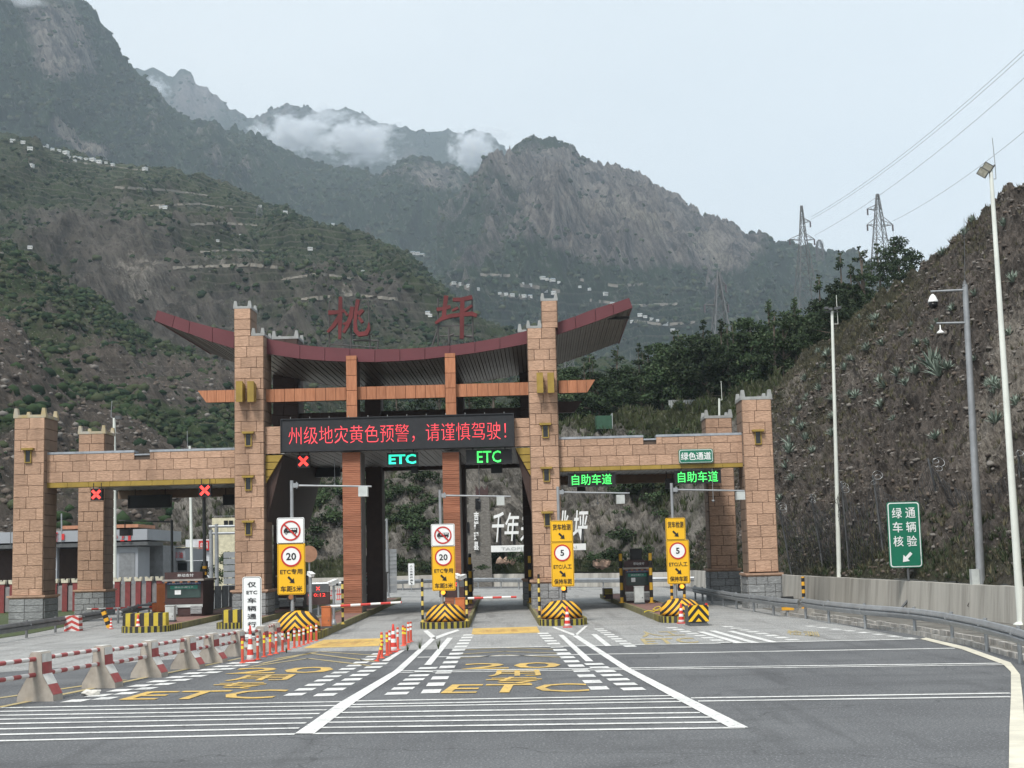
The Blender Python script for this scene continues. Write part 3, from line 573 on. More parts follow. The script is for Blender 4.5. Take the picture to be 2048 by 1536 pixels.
# bushes on the cliff: leafy
def bush_proto(seed, r):
    rs = np.random.RandomState(seed); cs = [np.array([rs.normal()*r*.5, rs.normal()*r*.5, abs(rs.normal())*r*.45]) for _ in range(9)]; rr = [r*rs.uniform(.3, .6) for _ in cs]
    v, f, m = leaf_clumps(rs, cs, rr, 260/r/r, .2*r**.3, wts=(.35, .45, .2)); return np_mesh('foliage', v, f, lm, mi=m)
BUSH = [bush_proto(200+i, 1.0) for i in range(3)]
def bush(loc, s, label, group): 
    o = obj('bush', BUSH[random.randrange(3)], None, loc, (0, 0, random.uniform(0, 6))); o.scale = (s*random.uniform(.9, 1.3), s, s*random.uniform(.7, 1.1)); return tag(o, label, 'bush', group)
for k in range(120):
    if k < 60: px, py = random.choice([(800,1030),(620,1010),(780,980),(850,1040),(700,980)]); px += random.gauss(0, 42); py += random.gauss(0, 38)
    elif k < 90: px, py = 1310+random.gauss(0, 40), 930+random.gauss(0, 60)
    else: px, py = random.uniform(640, 1430), random.uniform(1100, 1140)
    r = hit(['cliff'], px, py)
    if r: bush(tuple(r[0]), random.uniform(.7, 1.8)*(.6 if k >= 90 else 1), 'leafy green bush clinging to the grey cliff' if k < 90 else 'small bush on the grassy foot of the cliff', 'bushes growing on the cliff' if k < 90 else 'bushes at the cliff foot')
# agaves
def agave_mesh(seed):
    rs = np.random.RandomState(seed); mb = MB()
    for i in range(34):
        el = math.radians(rs.uniform(12, 82)); az = rs.uniform(0, 2*PI); L = rs.uniform(.75, 1.05)*(1.05-.2*abs(el-1))
        d = Vector((math.cos(az)*math.cos(el), math.sin(az)*math.cos(el), math.sin(el))); s = Vector((-math.sin(az), math.cos(az), 0)); u = d.cross(s)
        w_ = .065; a = d*.06; m = d*L*.5; t = d*L - Vector((0, 0, .10*L*math.cos(el)))
        mb.add([a-s*w_*.6, a+s*w_*.6, m-s*w_, m+s*w_, m+u*.03, t], [(0, 1, 4), (0, 4, 2), (1, 3, 4), (2, 4, 5), (4, 3, 5)])
    return mb.mesh('agave', agm)
agm = mat('agave_leaf', (.17,.22,.18), .6, col2=(.27,.32,.27), scale=4, spec=.3)
AG = [agave_mesh(300+i) for i in range(3)]
ags = [(1865,738,1.7),(1878,752,1.35),(1745,640,.8),(1760,765,.9),(1690,740,.8),(1735,700,.9),(1590,850,.9),(1578,905,1.0),(1600,820,.7),(1572,935,.8),(1612,880,.8),(1650,735,.7),(1830,748,.9),(1795,752,.9),(1770,775,.9),(1752,640,.8),(1778,618,.7),(1745,655,.7),(1655,712,1.0),(1580,890,1.1),(1812,770,.8),(1905,620,.7),(1950,590,.6),(1700,720,.7),(1560,1000,.7),(1625,905,.7),(1585,960,.8),(1835,690,.7),(1720,640,.7),(1765,690,.8),(1640,780,.8),(1665,800,.7),(1700,790,.7),(1610,760,.8)]
for k in range(46): ags.append((random.uniform(1590, 2040), random.uniform(430, 880), random.uniform(.45, .85)))
for k, (px, py, s) in enumerate(ags):
    r = hit(['rocky_slope'], px, py)
    if r and r[1] < 220:
        o = obj('agave', AG[k % 3], None, r[0]-Vector((0, 0, .06)), (0, 0, random.uniform(0, 6))); o.scale = (s, s, s)
        tag(o, 'largest blue-grey agave, in the middle of the brown rocky slope' if k == 0 else ('blue-grey agave just below the largest one on the slope' if k == 1 else 'spiky blue-grey agave growing on the brown rocky slope'), 'agave', None if k < 2 else 'agaves on the rocky slope')
# tiny houses of the villages and their roofs, far up the slopes
hm_ = MB().box(-5, 5, -4, 4, -2, 5.5, 0).box(-5.4, 5.4, -4.4, 4.4, 5.5, 6.1, 1)
for x in (-3.2, 0, 3.2): hm_.box(x-.8, x+.8, -4.06, -4.0, 1.2, 3.2, 2)
hw = mat('far_house_wall', (.62,.62,.6), .8); hr = mat('far_house_roof', (.72,.76,.8), .7); hb = mat('far_blue_roof', (.35,.5,.66), .6); hd = mat('dark_glass', (.02,.022,.025), .2, var=0, spec=.5)
H1 = hm_.mesh('far_house', [hw, hr, hd]); H2 = hm_.mesh('far_house', [hw, hb, hd])
vill = {'on the upper left terraces': [(25,284),(46,287),(60,300),(92,294),(105,300),(118,303),(132,308),(136,317),(150,316),(160,318),(172,320),(185,322),(198,326),(212,327),(225,331),(62,334),(150,323),(290,340),(322,416),(330,417)],
 'in the valley behind the gateway': [(908,568),(922,570),(938,574),(955,580),(1000,588),(1012,590),(1024,592),(1036,592),(1048,594),(1060,595),(1045,568),(1060,572),(1085,558),(1095,560),(1105,562),(1118,566),(1092,584),(1108,588),(1240,640),(1252,642),(1265,645),(1280,632),(1290,635),(1302,640),(1315,642),(1330,650),(1345,662),(1355,664),(1240,672),(855,628),(860,633),(1160,575),(1180,580),(1210,590),(1225,610)],
 'on the middle terraces': [(435,483),(481,472),(520,414),(570,427),(666,450),(620,500),(726,545),(825,508),(835,509),(845,512),(60,497)]}
for where, pts in vill.items():
    for k, (px, py) in enumerate(pts):
        r = hit(['left_mountain', 'right_mountain', 'brown_hillside', 'green_hillside'], px, py)
        if not r: continue
        s = r[1]/2900*random.uniform(.55, 1.0)
        o = obj('far_house', H2 if (k % 5 == 4 or py in (508,509,512)) else H1, None, r[0], (0, 0, random.uniform(-.6, .6))); o.scale = (s, s, s*.9)
        tag(o, f'tiny pale flat-roofed house {where}', 'house', f'far village houses {where}')

# dirt tracks cut into the far slopes
trackm = mat('dirt_track', (.21,.19,.16), .95, col2=(.13,.12,.10), scale=.05)
def track(names_, pts, wd, nm='dirt_track', m=None):
    P3 = []
    for (a, b), (c, d) in zip(pts[:-1], pts[1:]):
        n_ = max(2, int(abs(c-a)/5))
        for k in range(n_): P3.append((a+(c-a)*k/n_, b+(d-b)*k/n_+random.uniform(-.5, .5)))
    H_ = [hit(names_, *q) for q in P3]; H_ = [h for h in H_ if h]; mb = MB(); prev = None
    for h in H_:
        n_ = h[2] if h[2].z > 0 else -h[2]; v = Vector((0, 0, 1)); c = h[0]+n_*.5*wd/3; up = (v-n_*v.dot(n_)); up = up.normalized() if up.length > 1e-3 else Vector((0, 1, 0))
        e = (c-up*wd*.5, c+up*wd*.5)
        if prev and (c-pc).length < 90: mb.add([prev[0], e[0], e[1], prev[1]], [(0, 1, 2, 3)])
        prev, pc = e, c
    if mb.v: struct(mb.build(nm, m or trackm))
D_ = ['brown_hillside', 'left_mountain', 'right_mountain']
for pts_, wd in (([(345,536),(420,534),(500,530),(560,536)], 2), ([(400,505),(460,500),(540,503)], 1.6), ([(380,450),(440,446),(520,452)], 1.6), ([(120,322),(200,330),(290,342)], 1.6), ([(560,560),(640,548),(720,560)], 1.6), ([(230,375),(330,380),(420,392)], 1.8), ([(300,412),(400,408),(470,420)], 1.8), ([(600,600),(700,590),(800,600)], 2)): track(['brown_hillside'], pts_, wd)
for pts_, wd in (([(900,569),(925,573),(945,580)], 5), ([(1000,590),(1070,598)], 5), ([(1030,570),(1075,575),(1125,584)], 5), ([(1160,560),(1230,572),(1300,568)], 4), ([(1180,600),(1260,612),(1360,608)], 4), ([(960,550),(1040,552)], 4), ([(1250,640),(1330,650),(1400,644)], 4)): track(['left_mountain', 'right_mountain'], pts_, wd)
# ------------------------------------------------------------------ ground, road and painted markings
def road_mat(name, c1, c2, grain, streak=0.0, streakcol=(.05,.05,.05), rough=.9, bs=.5):
    m = bpy.data.materials.new(name); m.use_nodes = True; n, l = _links(m); b = n['Principled BSDF']; b.inputs['Roughness'].default_value = rough; b.inputs['Specular IOR Level'].default_value = .25
    tc = n.new('ShaderNodeTexCoord')
    def noise(sc, det, st=(1, 1, 1)):
        mp = n.new('ShaderNodeMapping'); mp.inputs['Scale'].default_value = st; l.new(tc.outputs['Object'], mp.inputs[0]); q = n.new('ShaderNodeTexNoise'); q.inputs['Scale'].default_value = sc; q.inputs['Detail'].default_value = det; q.inputs['Roughness'].default_value = .65; l.new(mp.outputs[0], q.inputs[0]); return q.outputs[0]
    def rng(x, a, bb, c=0, d=1):
        q = n.new('ShaderNodeMapRange'); q.inputs[1].default_value = a; q.inputs[2].default_value = bb; q.inputs[3].default_value = c; q.inputs[4].default_value = d; l.new(x, q.inputs[0]); return q.outputs[0]
    def mix(f, a, bb, mode='MIX'):
        q = n.new('ShaderNodeMix'); q.data_type = 'RGBA'; q.blend_type = mode
        if isinstance(f, float): q.inputs[0].default_value = f
        else: l.new(f, q.inputs[0])
        for i, c in ((6, a), (7, bb)):
            if isinstance(c, tuple): q.inputs[i].default_value = (*c, 1)
            else: l.new(c, q.inputs[i])
        return q.outputs[2]
    c = mix(rng(noise(.22, 6), .35, .65), c1, c2)
    c = mix(rng(noise(grain, 5), .38, .62, 0, .8), c, tuple(x*.55 for x in c1))
    c = mix(rng(noise(grain*.83, 4), .56, .66, 0, .75), c, tuple(min(1, x*1.9) for x in c2))
    if streak: c = mix(rng(noise(1.3, 7, (1, .07, 1)), .52, .78, 0, streak), c, streakcol)
    c = mix(rng(noise(.6, 8, (.35, 1, 1)), .52, .72, 0, .6), c, tuple(x*.5 for x in c1))
    vo = n.new('ShaderNodeTexVoronoi'); vo.feature = 'DISTANCE_TO_EDGE'; vo.inputs['Scale'].default_value = .16
    wv = n.new('ShaderNodeVectorMath'); wv.operation = 'MULTIPLY_ADD'; q = n.new('ShaderNodeTexNoise'); q.inputs['Scale'].default_value = .7; q.inputs['Detail'].default_value = 5; l.new(tc.outputs['Object'], q.inputs[0]); l.new(q.outputs[1], wv.inputs[0]); wv.inputs[1].default_value = (2.2, 2.2, 0); l.new(tc.outputs['Object'], wv.inputs[2]); l.new(wv.outputs[0], vo.inputs[0])
    c = mix(rng(vo.outputs[0], .0, .0035, .6, 0), c, tuple(x*.3 for x in c1))
    l.new(c, b.inputs['Base Color']); bp = n.new('ShaderNodeBump'); bp.inputs['Strength'].default_value = bs; bp.inputs['Distance'].default_value = .01; l.new(noise(grain*.8, 3), bp.inputs['Height']); l.new(bp.outputs[0], b.inputs['Normal'])
    return m
asph = road_mat('asphalt', (.115,.118,.124), (.175,.18,.186), 26, .75, (.06,.061,.065))
conc = road_mat('road_concrete', (.29,.29,.285), (.40,.40,.39), 18, .9, (.13,.128,.125))
earth = mat('earth', (.15,.135,.11), .95, col2=(.09,.085,.07), scale=.4, bump=.5, bscale=3)
struct(ground_poly('ground', [(-9000,-200),(9000,-200),(9000,12000),(-9000,12000)], -.06, earth, world=True))
road = ground_poly('road', [(-60,-12),(26,-12),(26,40),(34,60),(34,200),(-60,200)], 0, asph, world=True); struct(road)
# edge strip right of the road, gutter, verge up to the wall
EDGE_R = [(2110,1750),(2062,1600),(2056,1536),(2050,1460),(2046,1400),(2040,1350),(2021,1326),(1933,1295),(1852,1276)]
verge_m = mat('verge_rubble', (.20,.19,.17), .95, col2=(.085,.08,.072), scale=1.1, bump=.8, bscale=7, bdist=.05)
vp = [P(*p) for p in [(2600,1900),(2300,1600),(2140,1420),(2075,1330),(1990,1300),(1880,1270),(1760,1250),(1640,1240),(1590,1232),(1500,1212),(1395,1186)]]
vv = [(p.x, p.y) for p in vp]+[(p.x+.2, p.y) for p in reversed(wall_ft[:7])]
struct(ground_poly('verge', vv, .012, verge_m, world=True))
conc_strip = mat('gutter_concrete', (.40,.385,.36), .9, var=.2, scale=2.5, dirt=.7, dirtcol=(.12,.11,.1))
gp = [(2500,1530),(2200,1400),(2048,1322),(1930,1290),(1820,1268),(1700,1250),(1620,1238),(1560,1230)]
mb = MB(); A = [P(*p) for p in gp]
for a, b in zip(A[:-1], A[1:]):
    d = (b-a); d.normalize(); s = Vector((d.y, -d.x, 0)); n_ = max(1, int((b-a).length/.8))
    for k in range(n_):
        p = a.lerp(b, k/n_+.01); q = a.lerp(b, (k+1)/n_-.01); z0 = .05+random.uniform(-.02, .02)
        for off, hgt, wd in ((0, .14, .16), (.75, .16, .16)):
            c = [p+s*off, p+s*(off+wd), q+s*(off+wd), q+s*off]; mb.add([(x.x, x.y, 0) for x in c]+[(x.x, x.y, hgt+z0-.05) for x in c], [(4,5,6,7),(0,1,5,4),(1,2,6,5),(2,3,7,6),(3,0,4,7)])
tag(mb.build('gutter_kerb', conc_strip), kind='structure')
apron = struct(ground_poly('concrete_apron', [(-300,1365),(0,1345),(330,1320),(480,1308),(543,1304),(760,1302),(900,1298),(1100,1294),(1400,1287),(1831,1279),(1640,1240),(1500,1212),(1390,1184.5),(1320,1174),(1060,1176),(900,1178),(420,1190),(-200,1205),(-600,1225)], .004, conc))
# slab joints of the apron
dark = mat('joint_filler', (.05,.05,.05), .95)
mb = MB(); g_y = [62, 67, 72, 77.5, 83, 89, 95, 102, 109, 117, 125]
for y in g_y: mb.add([(-24, y, .0062), (13, y-.4, .0062), (13, y-.37, .0062), (-24, y+.03, .0062)], [(0, 1, 2, 3)])
mb.build('slab_joint', dark, apron)
white = mat('white_road_paint', (.78,.78,.76), .7, col2=(.60,.60,.585), scale=2.2, dirt=.5, dirtcol=(.25,.25,.24), wear=.75)
cream = mat('edge_line_paint', (.70,.66,.54), .8, col2=(.52,.49,.41), scale=1.5, dirt=.5, dirtcol=(.3,.29,.26))
yel = mat('yellow_road_paint', (.72,.47,.12), .8, col2=(.50,.34,.11), scale=2.4, dirt=.6, dirtcol=(.22,.19,.13), wear=.7)
yfade = mat('faded_yellow_paint', (.50,.38,.14), .85, col2=(.30,.26,.17), scale=3, dirt=.8, dirtcol=(.28,.27,.24), wear=.8)
Z1, Z2 = .010, .015
def line(a, b, wpx, name='painted_line', m=white, z=Z1, jit=True):
    """thin line of paint between two points; the width is laid out square to it on the ground"""
    A, B = P(*a), P(*b); d = (B-A).normalized(); s = Vector((-d.y, d.x, 0)); n_ = max(1, int((B-A).length/1.2)); mb = MB(); wd = wpx/2
    for k in range(n_):
        p, q = A.lerp(B, k/n_), A.lerp(B, (k+1)/n_); j = random.uniform(-.006, .006) if jit else 0
        mb.add([(x.x, x.y, z) for x in (p-s*(wd+j), q-s*(wd+j), q+s*(wd+j), p+s*(wd+j))], [(0, 1, 2, 3)])
    return mb.build(name, m, road)
L_left = [((-420,1424),(690,1404)),((-420,1431),(670,1412)),((-420,1438.5),(653,1420.5)),((-420,1447),(639,1428)),((-420,1456),(625,1436.5)),((-420,1467),(612,1446.8)),((-420,1479),(598,1457)),((-420,1492),(590,1469))]
L_mid = [((713,1402.7),(1346,1392)),((701,1410),(1359,1397.6)),((690,1415),(1376,1403.6)),((677,1426),(1385,1415)),((666,1436),(1400,1426)),((653,1445.5),(1421,1435)),((640,1456),(1441,1445)),((627,1468),(1490,1456))]
for i, (a, b) in enumerate(L_left+L_mid): line(a, b, .20, 'rumble_line')
line((1382,1396.7),(2021,1387), .2); line((1396,1403),(2021,1394.3), .2)
line((797,1342.6),(2007,1327), .22); line((797,1345.8),(2010,1330), .16)
line((835,1315),(1910,1297), .26); line((905,1297.5),(1831,1278.8), .26)
def blob(pts, m=white, z=Z2, name='painted_arrow_band'): return ground_poly(name, pts, z, m, road)
def band(l, r, m=white, z=Z2, name='diagonal_line'):
    mb = MB(); a = [P(*p) for p in l]; b = [P(*p) for p in r]
    for k in range(len(l)-1): mb.add([(p.x, p.y, z) for p in (a[k], b[k], b[k+1], a[k+1])], [(0, 1, 2, 3)] if (b[k]-a[k]).cross(a[k+1]-a[k]).z > 0 else [(3, 2, 1, 0)])
    return mb.build(name, m, road)
band([(590,1468.5),(681,1405),(787,1343.5),(862,1277)], [(628,1468.5),(711,1405),(803,1343.5),(873,1276)])
band([(1459,1456.4),(1350,1398),(1246,1340),(1146,1273)], [(1497,1456.4),(1380,1398),(1263,1339),(1155,1271)])
band([(846,1262),(862,1277)],[(855,1261),(873,1275)], name='gore_line'); band([(862,1277),(893,1266),(915,1259.5)],[(873,1279),(897,1269.5),(919,1262)], name='gore_line')
band([(1103,1255),(1146,1272)],[(1109,1254),(1155,1271)], name='gore_line'); band([(1146,1273),(1169,1253)],[(1155,1271),(1176,1252)], name='gore_line')
band([(848,1331),(894.7,1276)],[(862,1331),(906,1276)], name='lane_stripe'); band([(1171.6,1323.7),(1117,1270.7)],[(1187,1323.7),(1127,1270.7)], name='lane_stripe')
band([(1211,1293),(1182,1269)],[(1223,1292.5),(1193,1269)], name='lane_stripe'); band([(763,1323),(800,1302)],[(778,1323),(810,1301)], name='lane_stripe')
for a, b in (((1401,1264),(1480,1287)),((1424,1262),(1510,1286.5)),((1461,1263),(1549,1285.5))): line(a, b, .26, 'lane_stripe', z=Z2)
def dashes(a, b, n, wd, duty=.5):
    A, B = P(*a), P(*b); d = (B-A); L = d.length; d.normalize(); ph = L/(n-1+duty); tot = 0
    s = Vector((1, 0, 0)) if abs(d.x) < .9 else Vector((0, 1, 0))
    for k in range(n):
        p = A+d*(k*ph); q = p+d*(ph*duty); mb = MB(); mb.add([(x.x, x.y, Z1) for x in (p-s*wd/2, p+s*wd/2, q+s*wd/2, q-s*wd/2)], [(0, 1, 2, 3)])
        mb.build('lane_dash', white, road)
dashes((860,1387),(938,1269), 14, .42); dashes((1201,1380),(1085,1266), 15, .42)
dashes((791,1390),(858,1335), 7, .5); dashes((1270,1381),(1186,1327), 7, .5)
dashes((585,1392),(760,1307), 12, .42); dashes((646,1393),(762,1326), 8, .46)
dashes((140,1405),(480,1325), 10, .46); dashes((200,1400),(512,1324), 10, .42)
dashes((1262,1294),(1197,1257.5), 9, .38); dashes((1455,1287),(1341,1255), 8, .4); dashes((1590,1281),(1452,1253), 8, .4); dashes((1830,1278),(1615,1252), 8, .32)
# right edge line, left yellow lines
band([(2110-60,1750),(2018,1600),(2018,1536),(2019,1458),(2022,1393),(2022,1345),(2007,1330),(1924,1299.5),(1840,1278.5)], EDGE_R, cream, name='edge_line')
line((-300,1476),(485,1316), .2, 'edge_line', yfade); line((-300,1440),(250,1360), .2, 'edge_line', yfade)
# lettering and yellow boxes on the lanes
ground_text('ETC', [(236,1401),(541,1398),(582,1379.5),(296,1384)], yel, Z2, road, .008); ground_text('专', [(418,1379.5),(520,1378),(540,1364),(432,1366)], yel, Z2, road, .008)
ground_text('用', [(446,1363),(573,1361),(592,1349.5),(478,1351)], yel, Z2, road, .008); ground_text('20', [(449,1349),(657,1346),(676,1334),(480,1337)], yel, Z2, road, .008)
ground_text('ETC', [(880,1388),(1180,1384),(1172,1367.5),(905,1370)], yel, Z2, road, .008); ground_text('专', [(966,1370),(1090,1368),(1080,1354),(975,1355.5)], yel, Z2, road, .008)
ground_text('用', [(975,1354),(1083,1352),(1078,1340.5),(980,1342)], yel, Z2, road, .008); ground_text('20', [(922,1339.5),(1125,1336),(1118,1325),(930,1328)], yel, Z2, road, .008)
red = mat('worn_red_paint', (.55,.24,.12), .85, col2=(.5,.38,.14), scale=4)
for q, t in (([(606,1297),(758,1292.5),(764,1277),(648,1280)], '减速慢行'), ([(943,1269.6),(1080,1265.8),(1074,1253.6),(946,1257.3)], '减速慢行')):
    blob(q, yel, Z1, 'yellow_patch'); c = [((q[0][0]*.86+q[1][0]*.14), q[0][1]-3.4), ((q[0][0]*.12+q[1][0]*.88), q[1][1]-3.4), ((q[3][0]*.12+q[2][0]*.88), q[2][1]+3.4), ((q[3][0]*.86+q[2][0]*.14), q[3][1]+3.4)]
    ground_text(t, c, red, Z2, road, -.01)
ground_text('ETC', [(1290,1290),(1400,1286),(1385,1276),(1280,1278)], yfade, Z2, road, .015); ground_text('人工', [(1286,1275),(1374,1272),(1352,1262),(1268,1264)], yfade, Z2, road, .015)
ground_text('检测', [(1575,1270),(1640,1274),(1635,1264),(1572,1260)], yfade, Z2, road, .01)
for xs in ([(522,1328),(620,1307),(752,1324)], [(500,1334),(615,1317),(742,1332)], [(552,1318),(640,1303.5),(762,1312)], [(921,1301),(1010,1296),(1108,1299)], [(920,1309),(1010,1303),(1116,1307)], [(918,1317),(1010,1310),(1124,1315)]):
    line(xs[0], xs[1], .16, 'chevron_line', yfade); line(xs[1], xs[2], .16, 'chevron_line', yfade)
# crumpled plastic bag and weeds
t = P(183,1391); mb = MB(); v, f = ico(2); v = v*(1+RS.uniform(-.3, .3, (len(v), 1)))*np.array([.22, .14, .09]); mb.add(v+np.array([0, 0, .06]), f.tolist())
tag(mb.build('plastic_bag', mat('dirty_plastic', (.62,.60,.55), .5), None, t), 'small crumpled pale plastic bag lying on the lane dashes', 'bag')
def weed(px, py, h, seed, label):
    rs = np.random.RandomState(seed); mb = MB()
    for k in range(16):
        a = rs.uniform(0, 6.28); l_ = rs.uniform(.1, .6); d = Vector((math.cos(a)*l_, math.sin(a)*l_, 1)).normalized()*h*rs.uniform(.5, 1); s = Vector((-math.sin(a), math.cos(a), 0))*.012; mb.add([-s, s, d*.6+s*.7, d], [(0, 1, 2), (0, 2, 3)])
    tag(mb.build('weed', drym[2], None, P(px, py)), label, 'weed')
weed(840,1299,.5,1,'green weed growing in the pavement joint beside the slanting white line'); weed(877,1299,.55,2,'taller weed in the pavement joint between the two white stripes'); weed(573,1306,.3,3,'low weed at the joint near the orange marker posts'); weed(815,1302,.35,4,'weed in the joint at the foot of the marker post cluster')
# grass verge on the left
gr_m = mat('verge_grass', (.07,.09,.035), .95, col2=(.045,.06,.025), scale=3, bump=.8, bscale=20)
struct(ground_poly('grass_verge', [(-400,1330),(-100,1292),(60,1268),(140,1252),(230,1226),(150,1212),(0,1218),(-400,1240)], .02, gr_m))
# ------------------------------------------------------------------ toll gateway
GA = -0.03; _p = P(790, 1237); GO = Vector((_p.x*76.4/_p.y, 76.4, 0)); UA = Vector((math.cos(GA), math.sin(GA), 0)); VA = Vector((-math.sin(GA), math.cos(GA), 0))
def g(px, py, v=0.0):
    d = ray(px, py); t = ((GO-CAM).dot(VA)+v)/d.dot(VA); p = CAM+d*t-GO; return p.dot(UA), p.z
def gw(u, v, z): return GO+UA*u+VA*v+Vector((0, 0, z))
DEP = 13.0
gate = thing('toll_gate', 'wide sandstone-clad toll gateway with upswept maroon roof, towers and side wings', 'toll gate', GO, GA)
def block_mat(name, c1, c2):
    m = bpy.data.materials.new(name); m.use_nodes = True; n, l = _links(m); b = n['Principled BSDF']; b.inputs['Roughness'].default_value = .85; b.inputs['Specular IOR Level'].default_value = .2
    tc = n.new('ShaderNodeTexCoord'); oi = n.new('ShaderNodeObjectInfo'); va = n.new('ShaderNodeVectorMath'); va.operation = 'MULTIPLY_ADD'; va.inputs[1].default_value = (37, 53, 71)
    l.new(oi.outputs['Random'], va.inputs[0]); l.new(tc.outputs['Object'], va.inputs[2])
    mp = n.new('ShaderNodeMapping'); mp.inputs['Scale'].default_value = (1.6, 1, 6.5); l.new(va.outputs[0], mp.inputs[0])
    nz = n.new('ShaderNodeTexNoise'); nz.inputs['Scale'].default_value = 2.6; nz.inputs['Detail'].default_value = 6; nz.inputs['Distortion'].default_value = 1.2; l.new(mp.outputs[0], nz.inputs[0])
    mr = n.new('ShaderNodeMapRange'); mr.inputs[1].default_value = .35; mr.inputs[2].default_value = .65; l.new(nz.outputs[0], mr.inputs[0])
    mx = n.new('ShaderNodeMix'); mx.data_type = 'RGBA'; mx.inputs[6].default_value = (*c2, 1); mx.inputs[7].default_value = (*c1, 1); l.new(mr.outputs[0], mx.inputs[0])
    hs = n.new('ShaderNodeHueSaturation'); m2 = n.new('ShaderNodeMapRange'); m2.inputs[3].default_value = .86; m2.inputs[4].default_value = 1.1; l.new(oi.outputs['Random'], m2.inputs[0]); l.new(m2.outputs[0], hs.inputs['Value']); l.new(mx.outputs[2], hs.inputs['Color'])
    # weather stains carry across blocks
    ge = n.new('ShaderNodeNewGeometry'); mpg = n.new('ShaderNodeMapping'); mpg.inputs['Scale'].default_value = (1, 1, .22); l.new(ge.outputs['Position'], mpg.inputs[0])
    n2 = n.new('ShaderNodeTexNoise'); n2.inputs['Scale'].default_value = .8; n2.inputs['Detail'].default_value = 7; l.new(mpg.outputs[0], n2.inputs[0]); m3 = n.new('ShaderNodeMapRange'); m3.inputs[1].default_value = .5; m3.inputs[2].default_value = .75; m3.inputs[4].default_value = .62; l.new(n2.outputs[0], m3.inputs[0])
    m4 = n.new('ShaderNodeMix'); m4.data_type = 'RGBA'; l.new(m3.outputs[0], m4.inputs[0]); l.new(hs.outputs[0], m4.inputs[6]); m4.inputs[7].default_value = tuple(x*.55 for x in c2)+(1,)
    l.new(m4.outputs[2], b.inputs['Base Color'])
    bp = n.new('ShaderNodeBump'); bp.inputs['Strength'].default_value = .8; bp.inputs['Distance'].default_value = .05; l.new(nz.outputs[0], bp.inputs['Height']); l.new(bp.outputs[0], b.inputs['Normal']); return m
blockm = block_mat('sandstone_block', (.53,.345,.245), (.375,.242,.168)); basem = block_mat('grey_base_stone', (.34,.35,.35), (.20,.205,.21))
mort = mat('dark_joint', (.10,.075,.06), .95); sidem = mat('shaded_side_render', (.22,.155,.115), .9, var=.12, scale=1.2)  # side faces darker than the fronts: their shade is painted in
capm = mat('pale_coping', (.33,.34,.335), .7, dirt=.5, dirtcol=(.2,.2,.19)); gold = mat('gold_paint', (.33,.225,.045), .55, var=.1, scale=2, dirt=.4, dirtcol=(.13,.09,.03)); maroon = mat('maroon_metal', (.125,.035,.042), .45, var=.08, scale=.7, spec=.4)
brickred = mat('ledge_render', (.42,.27,.19), .85, dirt=.4)
blk = mat('black_metal', (.018,.018,.02), .45, var=0, spec=.4); dkbrown = mat('dark_cladding_and_shade', (.055,.032,.026), .6, var=.1)  # dark cladding, also painted shade for rear towers, pillars and crossbeam
wood = mat('wood_look_panel', (.46,.20,.105), .6, col2=(.30,.115,.055), scale=1.6, stretch=(7, 7, .7), objrand=.12, bump=.2, bscale=8)
_bl = {}
def block(parent, u0, u1, z0, z1, v, m=blockm, name='block', gap=.011, th=.09):
    w_, h_ = round(u1-u0-2*gap, 2), round(z1-z0-2*gap, 2)
    if w_ < .06 or h_ < .06: return
    k = (w_, h_, m.name, name)
    if k not in _bl: _bl[k] = MB().bbox(-w_/2, w_/2, -th, 0, -h_/2, h_/2, .009).mesh(name, m)
    j = random.uniform(-.008, .008); return obj(name, _bl[k], parent, ((u0+u1)/2, v+j, (z0+z1)/2), (0, 0, 0))
PAT = [[0, .5, 1], [0, .42, 1], [0, .22, .76, 1], [0, .56, 1], [0, .36, .9, 1], [0, .46, 1]]
def courses_tower(parent, u0, u1, z0, z1, v, rh, top=None, seed=0):
    z = z1; k = 0; rs = random.Random(seed)
    while z > z0+.08:
        za = max(z0, z-rh); a, b = u0, u1
        if top and (z+za)/2 > top[2]: a, b = top[0], top[1]; pat = [0, 1]
        else: pat = PAT[k % 6]
        for p, q in zip(pat[:-1], pat[1:]): block(parent, a+(b-a)*p, a+(b-a)*q, za, z, v)
        z = za; k += 1
def side_courses(parent, us, v0, v1, z0, z1, rh, sgn, name='side_cladding', m=None):
    mb = MB(); z = z1
    while z > z0+.1:
        za = max(z0, z-rh); mb.box(us, us+sgn*.05, v0+.03, v1-.03, za+.015, z-.015); z = za
    mb.build(name, m or sidem, parent)
def crown(parent, u0, u1, v0, v1, z, s=1.0, m=capm):
    mb = MB(); e = .07*s; mb.box(u0-e, u1+e, v0-e, v1+e, z, z+.16*s)
    w_, h_ = .26*s, .36*s
    for uu in (u0-e, u1+e-w_):
        for vv_ in (v0-e, v1+e-w_):
            mb.prism([(uu, z+.16*s), (uu+w_, z+.16*s), (uu+w_*.78, z+.16*s+h_), (uu+w_*.22, z+.16*s+h_)][::-1], vv_, vv_+w_)
    mb.build('battlement', m, parent)
def slit(parent, u, z, w_, h_, v):
    mb = MB(); mb.box(u-w_/2, u+w_/2, v-.115, v-.02, z-h_/2, z+h_/2, 1)
    f = .05
    for a in ((u-w_/2-f, u-w_/2, z-h_/2-f, z+h_/2), (u+w_/2, u+w_/2+f, z-h_/2-f, z+h_/2), (u-w_/2, u+w_/2, z-h_/2-f, z-h_/2)): mb.box(a[0], a[1], v-.16, v-.02, a[2], a[3], 0)
    mb.prism([(u-w_*1.15, z+h_/2+.02), (u+w_*1.15, z+h_/2+.02), (u+w_*1.3, z+h_/2+.13), (u-w_*1.3, z+h_/2+.13)][::-1], v-.32, v-.02, mi=0)
    mb.build('slit_window', [gold, hd], parent)
